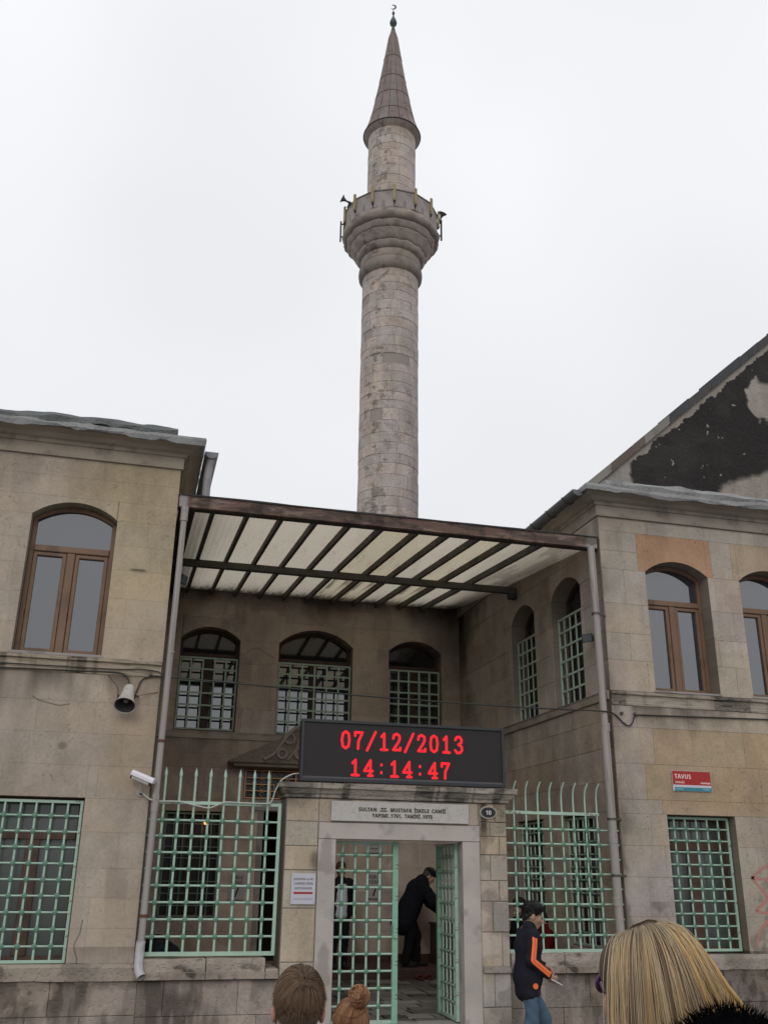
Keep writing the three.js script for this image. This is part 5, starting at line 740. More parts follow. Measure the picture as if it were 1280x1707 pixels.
  const NS = 16; for (let s = 0; s < NS; s++) for (const [i0, i1] of [[0, 2], [2, 3], [3, 4], [4, 5], [5, 7]]) {
    const pos = [], uv = []; const g0 = (s + 0.03) * 2 * Math.PI / NS, g1 = (s + 0.97) * 2 * Math.PI / NS; const o = 0.012 * R(); const P = (a, i, d = 0) => at(a, prof[i][0] + d + o * (i === i0 ? 1 : 0.2), prof[i][1]);
    for (let i = i0; i < i1; i++) { const q = (A, B, D, E) => { for (const k of [A, B, D, A, D, E]) { pos.push(...k); uv.push(k[0] + k[2], k[1]); } }; const gm = (g0 + g1) / 2; q(P(g0, i), P(gm, i), P(gm, i + 1), P(g0, i + 1)); q(P(gm, i), P(g1, i), P(g1, i + 1), P(gm, i + 1)); q(P(g0, i, -0.03), P(g0, i), P(g0, i + 1), P(g0, i + 1, -0.03)); q(P(g1, i), P(g1, i, -0.03), P(g1, i + 1, -0.03), P(g1, i + 1)); }
    const g = new THREE.BufferGeometry(); g.setAttribute('position', new THREE.Float32BufferAttribute(pos, 3)); g.setAttribute('uv', new THREE.Float32BufferAttribute(uv, 2)); g.computeVertexNormals(); add(T, 'lead_sheet', g, lm[Math.floor(R() * 4)]);
  }
  for (const i of [2, 3, 4, 5]) add(T, 'lead_seam', new THREE.TorusGeometry(prof[i][0] + 0.006, 0.010, 6, 36).rotateX(Math.PI / 2).translate(AX, prof[i][1], AZ), std(C(0.10, 0.075, 0.065), 0.7));
  const fm = std(C(0.05, 0.065, 0.06), 0.5, { metalness: 0.3 });
  const fin = add(T, 'finial', new THREE.LatheGeometry([[0.10, 32.62], [0.075, 32.74], [0.055, 32.86], [0.05, 32.9], [0.13, 33.0], [0.145, 33.08], [0.12, 33.2], [0.05, 33.38], [0.022, 33.48], [0.045, 33.54], [0.06, 33.60], [0.04, 33.66], [0.016, 33.70], [0.013, 33.82], [0.0001, 33.83]].map(p => new THREE.Vector2(...p)), 20).translate(AX, 0, AZ), fm);
  const cs = new THREE.Shape(); cs.absarc(0, 0, 0.12, -2.4, 2.0, false); cs.absarc(-0.04, 0.0, 0.093, 1.85, -2.25, true); cs.closePath();
  const cg = new THREE.ExtrudeGeometry(cs, { depth: 0.02, bevelEnabled: false, curveSegments: 20 }); cg.rotateY(toCam); cg.translate(AX, 33.92, AZ); add(fin, 'crescent', cg, fm);
  // loudspeakers on the balcony
  const hs = (label, p, dir) => { const H = thing('horn_speaker', label, 'loudspeaker', p, null); delete H.userData.group; const q = new THREE.Quaternion().setFromUnitVectors(V3(0, 1, 0), V3(...dir).normalize()); const o = V3(...p); const pl = g => g.applyQuaternion(q).translate(o.x, o.y, o.z); const hm = new THREE.MeshStandardMaterial({ color: C(0.10, 0.11, 0.105), roughness: 0.6, side: THREE.DoubleSide }); add(H, 'horn', pl(new THREE.LatheGeometry([[0.0001, -0.2], [0.06, -0.2], [0.065, -0.05], [0.04, 0], [0.06, 0.1], [0.11, 0.2], [0.21, 0.30], [0.215, 0.305], [0.10, 0.2], [0.0001, 0.1]].map(k => new THREE.Vector2(k[0] * 0.72, k[1] * 0.72)), 24)), hm); add(H, 'bracket', pl(new THREE.BoxGeometry(0.05, 0.14, 0.34).translate(0, -0.14, -0.12)), M.black); };
  const aL = toCam - 1.12, aR = toCam + 1.42;
  hs('dark horn loudspeaker on the left edge of the minaret balcony', at(aL, 1.72, 23.83), [Math.sin(aL) * 0.9, 0.35, Math.cos(aL) * 0.3]);
  hs('dark horn loudspeaker on the right edge of the minaret balcony', at(aR, 1.78, 23.50), [Math.sin(aR) * 0.3, 0.9, Math.cos(aR)]);
  for (const a of [toCam - 1.62, toCam + 1.55]) add(T, 'lamp_case', merge([bar(at(a, 1.80, 22.75), at(a, 1.80, 23.62), 0.05, 0.06), bar(at(a, 1.62, 23.5), at(a, 1.80, 23.5), 0.04, 0.04, [0, 1, 0]), bar(at(a, 1.62, 22.95), at(a, 1.80, 22.95), 0.04, 0.04, [0, 1, 0])]), M.black);
}

// ------------------------------------------------------------------ gabled neighbour far right
{
  const T = thing('gabled_house', 'taller gabled house behind the right building with black tarred wall', 'house', [17, 0, -22]);
  const F = frame([0, 0, -17.2], [1, 0, 0], [0, 0, 1]);
  const tarLim = (x, y) => { const roof = 9.76 + (x - 9.19) * 0.884; const n = 0.42 * (fbm(x * 1.5, y * 1.5, 3, 5) - 0.5) + 0.18 * (fbm(x * 7, y * 7, 6, 3) - 0.5); let t = sst(0.48, 0.52, (roof - y) * 0.9 + 0.26 + n * 1.0); t *= sst(10.05, 10.16, x + n * 0.8); const low = sst(12.2, 12.5, x + n) * sst(10.15 + (x - 12.4) * 0.42, 9.95 + (x - 12.4) * 0.42, y + n * 0.7); t *= 1 - low; const hole = sst(0.52, 0.44, Math.hypot((x - 13.75) * 1.0, (y - 12.5) * 0.75) + n * 1.3); t *= 1 - hole; t = Math.max(t, sst(13.62, 13.72, x + n * 0.5) * sst(12.75, 12.9, y + n * 0.4) * sst(13.4, 13.3, y)); return t; };
  const tex = wallTex(8.6, 15.6, 5.5, 16, 130, (x, y) => { const b = baseStone(x, y, 1501); const c = [b[0], b[1], b[2]]; const t = tarLim(x, y); if (t > 0.01) { const bl = 0.035 + 0.06 * fbm(x * 2.2, y * 2.2, 13, 4) * sst(0.35, 0.6, fbm(x * 0.9, y * 1.4, 14, 3)) + 0.03 * noise2(x * 30, y * 30, 15); const wh = sst(0.82, 0.86, fbm(x * 8, y * 8, 16, 3)); const q = [bl * 1.0, bl * 0.95, bl * 1.02].map(v => v * (1 - wh) + 0.7 * wh); for (let i = 0; i < 3; i++) c[i] += (q[i] - c[i]) * t; } return c; });
  const S = ptsShape([[8.4, 0], [30, 0], [30, 12.3], [19.2, 18.6], [8.4, 9.06]]);
  const g = new THREE.ExtrudeGeometry(S, { depth: 0.4, bevelEnabled: false }); const u = g.attributes.uv, p = g.attributes.position; for (let i = 0; i < u.count; i++) { const q = tex.uv(p.getX(i), p.getY(i)); u.setXY(i, q[0], q[1]); } g.translate(0, 0, -0.4); g.applyMatrix4(F.m);
  add(T, 'wall', g, std(C(0.355, 0.325, 0.285), 0.95, { map: tex.t, bumpMap: bumpFor(tex, 1.5), bumpScale: 0.02 }));
  add(T, 'wall', box(8.4, 8.8, 0, 9.0, -27, -17.61), std(C(0.4, 0.37, 0.33), 0.95)); add(T, 'wall', box(29.6, 30, 0, 12, -27, -17.61), std(C(0.4, 0.37, 0.33), 0.95)); add(T, 'wall', box(8.81, 29.59, 0, 9.0, -27, -26.7), std(C(0.4, 0.37, 0.33), 0.95));
  const R = rng(15), slope = Math.atan(0.884); let x = 8.2;
  const em = [M.slate, std(C(0.15, 0.115, 0.095), 0.85, { map: grime1 }), std(C(0.26, 0.24, 0.215), 0.9, { map: grime1 }), std(C(0.075, 0.07, 0.068), 0.8, { map: grime1 })];
  const seq = [3, 2, 1, 2, 0, 3, 0, 0, 3, 0, 0, 3, 0, 0];
  for (let k = 0; k < 14; k++) { const L = 0.55 + R() * 0.35, nx = x + L; if (nx > 19) break; const yy = xx => 9.06 + (xx - 8.4) * 0.884; const th = 0.10 + 0.06 * R(); const Sg = ptsShape([[x + 0.01, yy(x) - 0.09], [nx, yy(nx) - 0.09], [nx, yy(nx) + th], [x + 0.01, yy(x) + th + 0.02 * R()]]); const gg = new THREE.ExtrudeGeometry(Sg, { depth: 0.5, bevelEnabled: true, bevelSize: 0.006, bevelThickness: 0.006, bevelSegments: 1 }); gg.translate(0, 0, -0.42); gg.applyMatrix4(F.m); add(T, 'verge_stone', boxUV(gg), em[seq[k]]); x = nx; }
  const rf = new THREE.BufferGeometry(); const rp = []; const A = [8.0, 8.78, -17.25], B = [19.2, 18.68, -17.25], D = [30.4, 12.1, -17.25]; const sh = q => [q[0], q[1], -27.2]; const t3 = (...q) => q.forEach(k => rp.push(...k)); t3(A, B, sh(B)); t3(A, sh(B), sh(A)); t3(B, D, sh(D)); t3(B, sh(D), sh(B)); rf.setAttribute('position', new THREE.Float32BufferAttribute(rp, 3)); rf.computeVertexNormals();
  add(T, 'roof', boxUV(rf), M.slate);
}

// ------------------------------------------------------------------ people
// signed-distance pieces: capsule {a,b,ra,rb,k} and ellipsoid {c,r,k}; joined by a smooth minimum and meshed with surface nets
const cap = (a, b, ra, rb = ra, k = 0.03) => ({ a, b, ra, rb, k }), ell = (c, r, k = 0.02) => ({ c, r, k });
function dist(P, x, y, z) {
  let d = 1e3;
  for (const p of P) {
    let e;
    if (p.a) { const ax = p.b[0] - p.a[0], ay = p.b[1] - p.a[1], az = p.b[2] - p.a[2], px = x - p.a[0], py = y - p.a[1], pz = z - p.a[2]; const l = ax * ax + ay * ay + az * az || 1e-9, t = clamp((px * ax + py * ay + pz * az) / l); e = Math.hypot(px - ax * t, py - ay * t, pz - az * t) - (p.ra + (p.rb - p.ra) * t); }
    else { const qx = (x - p.c[0]) / p.r[0], qy = (y - p.c[1]) / p.r[1], qz = (z - p.c[2]) / p.r[2], k0 = Math.hypot(qx, qy, qz), k1 = Math.hypot(qx / p.r[0], qy / p.r[1], qz / p.r[2]) || 1e-9; e = k0 * (k0 - 1) / k1; }
    if (p.sub) { d = Math.max(d, -e); continue; }
    const k = p.k, h = Math.max(k - Math.abs(d - e), 0) / k; d = Math.min(d, e) - h * h * k * 0.25;
  }
  return d;
}
function nets(P, cell, warp) {
  const lo = [1e9, 1e9, 1e9], hi = [-1e9, -1e9, -1e9]; for (const p of P) { if (p.sub) continue; const put1 = (c, r) => { for (let i = 0; i < 3; i++) { lo[i] = Math.min(lo[i], c[i] - (r[i] ?? r)); hi[i] = Math.max(hi[i], c[i] + (r[i] ?? r)); } }; if (p.a) { put1(p.a, p.ra); put1(p.b, p.rb); } else put1(p.c, p.r); }
  const pad = cell * 2 + 0.02; const n = [0, 1, 2].map(i => Math.ceil((hi[i] - lo[i] + 2 * pad) / cell) + 1), o = lo.map(v => v - pad);
  const f = (x, y, z) => dist(P, x, y, z) + (warp ? warp(x, y, z) : 0);
  const V = new Float32Array(n[0] * n[1] * n[2]); const id = (i, j, k) => i + n[0] * (j + n[1] * k);
  for (let k = 0; k < n[2]; k++) for (let j = 0; j < n[1]; j++) for (let i = 0; i < n[0]; i++) V[id(i, j, k)] = f(o[0] + i * cell, o[1] + j * cell, o[2] + k * cell);
  const map = new Int32Array(V.length).fill(-1), pos = [], idx = [];
  const cr = [[0, 0, 0], [1, 0, 0], [0, 1, 0], [1, 1, 0], [0, 0, 1], [1, 0, 1], [0, 1, 1], [1, 1, 1]], ed = [[0, 1], [2, 3], [4, 5], [6, 7], [0, 2], [1, 3], [4, 6], [5, 7], [0, 4], [1, 5], [2, 6], [3, 7]];
  for (let k = 0; k < n[2] - 1; k++) for (let j = 0; j < n[1] - 1; j++) for (let i = 0; i < n[0] - 1; i++) { const v = cr.map(c => V[id(i + c[0], j + c[1], k + c[2])]); let neg = 0; for (const q of v) if (q < 0) neg++; if (neg === 0 || neg === 8) continue; let s = [0, 0, 0], m = 0; for (const [a, b] of ed) if ((v[a] < 0) !== (v[b] < 0)) { const t = v[a] / (v[a] - v[b]); for (let q = 0; q < 3; q++) s[q] += cr[a][q] + t * (cr[b][q] - cr[a][q]); m++; } map[id(i, j, k)] = pos.length / 3; pos.push(o[0] + (i + s[0] / m) * cell, o[1] + (j + s[1] / m) * cell, o[2] + (k + s[2] / m) * cell); }
  for (let k = 1; k < n[2] - 1; k++) for (let j = 1; j < n[1] - 1; j++) for (let i = 1; i < n[0] - 1; i++) { const a = V[id(i, j, k)] < 0; const quad = (A, B, D, E, s) => { if (A < 0 || B < 0 || D < 0 || E < 0) return; if (s) idx.push(A, B, D, A, D, E); else idx.push(A, D, B, A, E, D); };
    if (a !== (V[id(i + 1, j, k)] < 0)) quad(map[id(i, j - 1, k - 1)], map[id(i, j, k - 1)], map[id(i, j, k)], map[id(i, j - 1, k)], a);
    if (a !== (V[id(i, j + 1, k)] < 0)) quad(map[id(i - 1, j, k - 1)], map[id(i - 1, j, k)], map[id(i, j, k)], map[id(i, j, k - 1)], a);
    if (a !== (V[id(i, j, k + 1)] < 0)) quad(map[id(i - 1, j - 1, k)], map[id(i, j - 1, k)], map[id(i, j, k)], map[id(i - 1, j, k)], a); }
  const N = new Float32Array(pos.length), uv = new Float32Array(pos.length / 3 * 2), h = cell * 0.5; for (let q = 0; q < pos.length; q += 3) { const [x, y, z] = [pos[q], pos[q + 1], pos[q + 2]]; let gx = f(x + h, y, z) - f(x - h, y, z), gy = f(x, y + h, z) - f(x, y - h, z), gz = f(x, y, z + h) - f(x, y, z - h); const l = Math.hypot(gx, gy, gz) || 1; N[q] = gx / l; N[q + 1] = gy / l; N[q + 2] = gz / l; uv[q / 3 * 2] = x + z; uv[q / 3 * 2 + 1] = y; }
  const g = new THREE.BufferGeometry(); g.setAttribute('position', new THREE.Float32BufferAttribute(pos, 3)); g.setAttribute('normal', new THREE.BufferAttribute(N, 3)); g.setAttribute('uv', new THREE.BufferAttribute(uv, 2)); g.setIndex(idx); return g;
}
const vadd = (a, b, k = 1) => [a[0] + b[0] * k, a[1] + b[1] * k, a[2] + b[2] * k], vsub = (a, b) => [a[0] - b[0], a[1] - b[1], a[2] - b[2]], vnorm = a => { const l = Math.hypot(...a) || 1; return a.map(x => x / l); }, vcross = (a, b) => [a[1] * b[2] - a[2] * b[1], a[2] * b[0] - a[0] * b[2], a[0] * b[1] - a[1] * b[0]], vlerp = (a, b, t) => a.map((x, i) => x + (b[i] - x) * t);
// a relaxed hand: fingers along d, palm facing p; grip 0..1 curls the fingers
function handPrims(w, d, p, side, grip) {
  d = vnorm(d); const s = vnorm(vcross(d, p)).map(x => x * side); p = vnorm(vcross(s, d)).map(x => x * side); const L = (a, b, c) => vadd(vadd(vadd(w, d, a), s, b), p, c);
  const P = [cap(L(-0.03, 0, 0), L(0.01, 0, 0), 0.024, 0.023, 0.02), cap(L(0.01, 0.014, 0), L(0.075, 0.024, 0.002), 0.016, 0.014, 0.016), cap(L(0.01, -0.012, 0), L(0.07, -0.022, 0.002), 0.016, 0.013, 0.016), cap(L(0.02, 0, 0), L(0.075, 0, 0), 0.016, 0.014, 0.016)];
  const len = [0.066, 0.074, 0.070, 0.056]; for (let i = 0; i < 4; i++) { const b = 0.029 - i * 0.019, l = len[i], g = grip * 1.3 + 0.12 * i * grip; const k = L(0.078 - (i === 3 ? 0.008 : 0), b, 0.002), c1 = Math.cos(g * 0.6), s1 = Math.sin(g * 0.6), m = vadd(vadd(k, d, l * 0.45 * c1), p, l * 0.45 * s1), c2 = Math.cos(g * 1.5), s2 = Math.sin(g * 1.5), e = vadd(vadd(m, d, l * 0.55 * c2), p, l * 0.55 * s2); P.push(cap(k, m, 0.0092, 0.0085, 0.006), cap(m, e, 0.0085, 0.0072, 0.004)); }
  const t0 = L(0.02, 0.024, 0.004), t1 = L(0.052, 0.048, 0.016 + 0.012 * grip), t2 = L(0.082, 0.050 - 0.012 * grip, 0.028 + 0.02 * grip); P.push(cap(t0, t1, 0.0125, 0.0105, 0.008), cap(t1, t2, 0.0102, 0.008, 0.005)); return P;
}
const headPrims = [ell([0, 0.035, -0.012], [0.076, 0.093, 0.096], 0.02), ell([0, -0.035, 0.028], [0.060, 0.075, 0.062], 0.04), ell([0, -0.095, 0.062], [0.026, 0.020, 0.022], 0.03), cap([0, 0.008, 0.090], [0, -0.028, 0.112], 0.009, 0.012, 0.02), ell([0.011, -0.033, 0.100], [0.010, 0.008, 0.010], 0.01), ell([-0.011, -0.033, 0.100], [0.010, 0.008, 0.010], 0.01), cap([-0.036, 0.022, 0.078], [0.036, 0.022, 0.078], 0.012, 0.012, 0.02), ell([0.042, -0.022, 0.062], [0.022, 0.020, 0.018], 0.03), ell([-0.042, -0.022, 0.062], [0.022, 0.020, 0.018], 0.03), cap([-0.020, -0.063, 0.086], [0.020, -0.063, 0.086], 0.007, 0.007, 0.010), cap([-0.014, -0.073, 0.084], [0.014, -0.073, 0.084], 0.007, 0.007, 0.008), ell([0.079, -0.008, -0.008], [0.010, 0.033, 0.020], 0.008), ell([-0.079, -0.008, -0.008], [0.010, 0.033, 0.020], 0.008), { ...ell([0.031, 0.004, 0.098], [0.014, 0.009, 0.016]), sub: 1 }, { ...ell([-0.031, 0.004, 0.098], [0.014, 0.009, 0.016]), sub: 1 }, cap([0, -0.03, -0.03], [0, -0.15, -0.035], 0.052, 0.055, 0.03)];
const headGeo = nets(headPrims, 0.0055);
const STAND = { pelvis: [0, 0.94, 0], chest: [0, 1.24, 0.005], neck: [0, 1.44, -0.01], head: [0, 1.582, 0.02], shL: [0.175, 1.385, -0.01], shR: [-0.175, 1.385, -0.01], elL: [0.225, 1.115, -0.03], elR: [-0.225, 1.115, -0.03], wrL: [0.235, 0.875, 0.05], wrR: [-0.235, 0.875, 0.05], hipL: [0.085, 0.90, 0], hipR: [-0.085, 0.90, 0], knL: [0.095, 0.49, 0.02], knR: [-0.095, 0.49, 0.02], anL: [0.10, 0.085, -0.025], anR: [-0.10, 0.085, -0.025], toL: [0.115, 0.035, 0.125], toR: [-0.115, 0.035, 0.125] };
function hairStrands(spec) { // strands that leave the scalp, fall and slide over head and shoulders
  const R = rng(spec.seed), pos = [], nor = [], col = [], idx = [], up = V3(0, 1, 0); const hm = spec.m, inv = hm.clone().invert();
  for (let c = 0; c < spec.clumps; c++) {
    const root = spec.root(R); if (!root) continue; const shade = spec.shade(R, root), lenC = spec.len(R, root), bend = [(R() - 0.5), (R() - 0.5), (R() - 0.5)];
    for (let s = 0; s < spec.per; s++) {
      const j = spec.spread; let rl = V3(root[0] + (R() - 0.5) * j, root[1] + (R() - 0.5) * j, root[2] + (R() - 0.5) * j); rl.sub(V3(0, 0.035, -0.012)).divide(V3(0.078, 0.095, 0.098)).normalize().multiply(V3(0.078, 0.095, 0.098)).add(V3(0, 0.035, -0.012));
      const d0 = spec.dir(rl, R); let p = rl.clone().applyMatrix4(hm), d = d0.clone().transformDirection(hm); const lay = spec.layer * (0.2 + R()), len = lenC * (0.8 + 0.3 * R()), n = spec.seg, st = len / n; const pts = [p.clone()];
      const nl = rl.clone().sub(V3(0, 0.035, -0.012)).divide(V3(0.0061, 0.0090, 0.0096)).normalize().transformDirection(hm); d.addScaledVector(nl, -d.dot(nl) * 0.9).normalize();
      for (let i = 0; i < n; i++) {
        d.lerp(V3(bend[0] * 0.25, -1, bend[2] * 0.25), spec.grav * (spec.gravT ? spec.gravT(i / n) : 1)).normalize(); p.addScaledVector(d, st);
        const la = lay * Math.min(1, 0.4 + i / 4); const slide = nn => { const k = d.dot(nn); if (k < 0) d.addScaledVector(nn, -k).normalize(); };
        const q = p.clone().applyMatrix4(inv).sub(V3(0, 0.034, -0.013)), e = V3(0.081 + la, 0.098 + la, 0.100 + la), k = Math.hypot(q.x / e.x, q.y / e.y, q.z / e.z);
        if (k < 1 || (spec.stick && i / n < spec.stick)) { slide(V3(q.x / e.x / e.x, q.y / e.y / e.y, q.z / e.z / e.z).normalize().transformDirection(hm)); q.divideScalar(k).add(V3(0, 0.034, -0.013)); p.copy(q.applyMatrix4(hm)); }
        for (const B of spec.body) { const a = B.a, b = B.b, ax = vsub(b, a), pp = [p.x - a[0], p.y - a[1], p.z - a[2]], t = clamp((pp[0] * ax[0] + pp[1] * ax[1] + pp[2] * ax[2]) / (ax[0] ** 2 + ax[1] ** 2 + ax[2] ** 2)); const w = [pp[0] - ax[0] * t, pp[1] - ax[1] * t, pp[2] - ax[2] * t], l = Math.hypot(...w) || 1e-6, r = B.ra + (B.rb - B.ra) * t + la * 0.5; if (l < r) { const nn = V3(w[0] / l, w[1] / l, w[2] / l); slide(nn); p.addScaledVector(nn, r - l); } }
        pts.push(p.clone());
      }
      const v0 = pos.length / 3, S = 3, tone = 0.85 + 0.3 * R();
      for (let i = 0; i <= n; i++) { const t = i / n, tg = (i < n ? pts[i + 1].clone().sub(pts[i]) : pts[i].clone().sub(pts[i - 1])).normalize(), x = tg.clone().cross(Math.abs(tg.y) > 0.9 ? V3(1, 0, 0) : up).normalize(), y = tg.clone().cross(x); const r = spec.r * (t < 0.1 ? 0.7 + 3 * t : 1) * (t > 0.75 ? (1.02 - t) / 0.27 : 1); const cc = spec.color(shade, t, tone); for (let q = 0; q < S; q++) { const a = q / S * Math.PI * 2, nx = x.clone().multiplyScalar(Math.cos(a)).addScaledVector(y, Math.sin(a)); pos.push(pts[i].x + nx.x * r, pts[i].y + nx.y * r, pts[i].z + nx.z * r); nor.push(nx.x, nx.y, nx.z); col.push(...cc); } }
      for (let i = 0; i < n; i++) for (let q = 0; q < S; q++) { const a = v0 + i * S + q, b = v0 + i * S + (q + 1) % S; idx.push(a, b, b + S, a, b + S, a + S); }
    }
  }
  const g = new THREE.BufferGeometry(); g.setAttribute('position', new THREE.Float32BufferAttribute(pos, 3)); g.setAttribute('normal', new THREE.Float32BufferAttribute(nor, 3)); g.setAttribute('color', new THREE.Float32BufferAttribute(col, 3)); g.setIndex(idx); return g;
}
const cloth = (c, o = {}) => { const b = clothBump.clone(); b.repeat.set(18, 18); b.needsUpdate = true; return new THREE.MeshPhysicalMaterial({ color: C(...c), roughness: 0.95, specularIntensity: 0.25, bumpMap: b, bumpScale: 0.001, ...o }); };
const wrinkle = (a, s) => (x, y, z) => a * (Math.sin(y * 46 + 5 * Math.sin(x * 17 + s) + 4 * Math.sin(z * 15)) * 0.5 + Math.sin(y * 23 + x * 31 + s) * 0.5);
function person(label, at, heading, s, o) {
  const T = thing('person', label, 'person', at); T.rotation.y = heading;
  const J = {}; for (const k in STAND) J[k] = (o.pose?.[k] || STAND[k]).map(v => v * s);
  const kid = (name, g, m, parent = T) => { const q = finish(new THREE.Mesh(g, m)); q.name = name; parent.add(q); return q; };
  const q = new THREE.Quaternion().setFromEuler(new THREE.Euler(...(o.head || [0, 0, 0]), 'YXZ')), hs = s * (o.headScale || 1.0), hm = new THREE.Matrix4().compose(V3(...J.head), q, V3(hs, hs, hs));
  const skin = std(C(...(o.skin || [0.42, 0.26, 0.19])), 0.6);
  const torso = (e) => [cap(vadd(J.pelvis, [0.05 * s, 0, 0]), vadd(J.chest, [0.07 * s, 0, 0]), (0.105 + e) * s, (0.108 + e) * s, 0.06), cap(vadd(J.pelvis, [-0.05 * s, 0, 0]), vadd(J.chest, [-0.07 * s, 0, 0]), (0.105 + e) * s, (0.108 + e) * s, 0.06), cap(vlerp(J.chest, J.shL, 0.35), vlerp(J.shL, J.chest, 0.12), (0.095 + e) * s, (0.062 + e) * s, 0.06), cap(vlerp(J.chest, J.shR, 0.35), vlerp(J.shR, J.chest, 0.12), (0.095 + e) * s, (0.062 + e) * s, 0.06), cap(vlerp(J.chest, J.neck, 0.3), J.neck, (0.09 + e) * s, (0.055 + e) * s, 0.05)];
  const arms = (e, cut = 1) => [['L'], ['R']].flatMap(([k]) => [cap(J['sh' + k], J['el' + k], (0.054 + e) * s, (0.044 + e) * s, 0.03), cap(J['el' + k], vlerp(J['el' + k], J['wr' + k], cut), (0.043 + e) * s, (0.031 + e) * s, 0.02)]);
  const legs = (e) => [['L'], ['R']].flatMap(([k]) => [cap(J['hip' + k], J['kn' + k], (0.083 + e) * s, (0.058 + e) * s, 0.04), cap(J['kn' + k], J['an' + k], (0.055 + e) * s, (0.040 + e) * s, 0.03)]);
  const parts = [nets([...torso(-0.024), ...arms(-0.006), ...legs(-0.012), cap(J.neck, J.head, 0.052 * s, 0.050 * s, 0.03), ...['L', 'R'].map(k => cap(J['an' + k], J['to' + k], 0.034 * s, 0.026 * s))], 0.018 * s), headGeo.clone().applyMatrix4(hm)];
  for (const [k, sd] of [['L', 1], ['R', -1]]) { const d = o['hand' + k]?.d || vsub(J['wr' + k], J['el' + k]), p = o['hand' + k]?.p || [-sd, 0, 0.3]; parts.push(nets(handPrims(J['wr' + k], d, p, sd, o['hand' + k]?.grip ?? 0.4), 0.0045)); }
  kid('body', merge(parts), skin);
  const eyeM = std(C(0.03, 0.02, 0.015), 0.25); for (const sx of [-1, 1]) kid('eye', new THREE.SphereGeometry(0.0115, 12, 8).translate(sx * 0.031, 0.004, 0.083).applyMatrix4(hm), eyeM);
  if (o.jacket) { const j = o.jacket, e = j.e ?? 0.022; const P = [...torso(e), ...arms(e - 0.006, 0.94)]; const dn = vnorm(vsub(J.pelvis, J.chest)), hem = vadd(J.pelvis, dn, (j.hem ?? 0.10) * s); P.push(cap(vadd(J.pelvis, [0.06 * s, 0, 0]), vadd(hem, [0.065 * s, 0, 0]), (0.112 + e) * s, (0.100 + e + (j.flare || 0)) * s, 0.06), cap(vadd(J.pelvis, [-0.06 * s, 0, 0]), vadd(hem, [-0.065 * s, 0, 0]), (0.112 + e) * s, (0.100 + e + (j.flare || 0)) * s, 0.06)); if (j.collar) P.push(cap(vlerp(J.chest, J.neck, 0.7), vadd(J.neck, [0, 0.03 * s, -0.004]), 0.080 * s, 0.072 * s, 0.03)); kid('jacket', nets(P, 0.014 * s, wrinkle(0.006, j.seed || 1)), cloth(j.color)); }
  if (o.trousers) kid('trousers', nets([...legs(o.wide ?? 0.014), cap(vadd(J.pelvis, [0.05 * s, -0.02 * s, 0]), vadd(J.pelvis, [-0.05 * s, -0.02 * s, 0]), 0.118 * s, 0.118 * s, 0.05)], 0.014 * s, wrinkle(0.006, 4)), cloth(o.trousers));
  const shoe = cloth(o.shoes || [0.03, 0.028, 0.027]); for (const k of ['L', 'R']) kid('shoe', nets([cap(vadd(J['an' + k], [0, -0.02 * s, -0.02 * s]), vadd(J['to' + k], [0, 0.008 * s, 0.02 * s]), 0.045 * s, 0.036 * s, 0.03), cap(vadd(J['an' + k], [0, -0.045 * s, -0.03 * s]), J['to' + k], 0.037 * s, 0.034 * s, 0.03)], 0.009), shoe);
  if (o.hairCap) { const h = o.hairCap; kid('hair', nets(h.prims, 0.006, (x, y, z) => 0.004 * Math.sin(x * 170 + y * 60) * Math.sin(z * 140 + y * 90)).applyMatrix4(hm), std(C(...h.color), 0.75)); }
  return { T, J, hm, kid, s, q };
}
const shortHair = [ell([0, 0.052, -0.022], [0.088, 0.098, 0.102], 0.02), ell([0, 0.108, 0.012], [0.066, 0.036, 0.062], 0.04), ell([0, -0.02, -0.075], [0.066, 0.06, 0.04], 0.03), { ...ell([0, -0.045, 0.095], [0.078, 0.100, 0.055]), sub: 1 }, { ...ell([0.088, -0.02, 0.0], [0.02, 0.04, 0.03]), sub: 1 }, { ...ell([-0.088, -0.02, 0.0], [0.02, 0.04, 0.03]), sub: 1 }, { ...ell([0, -0.14, 0.03], [0.14, 0.09, 0.09]), sub: 1 }];

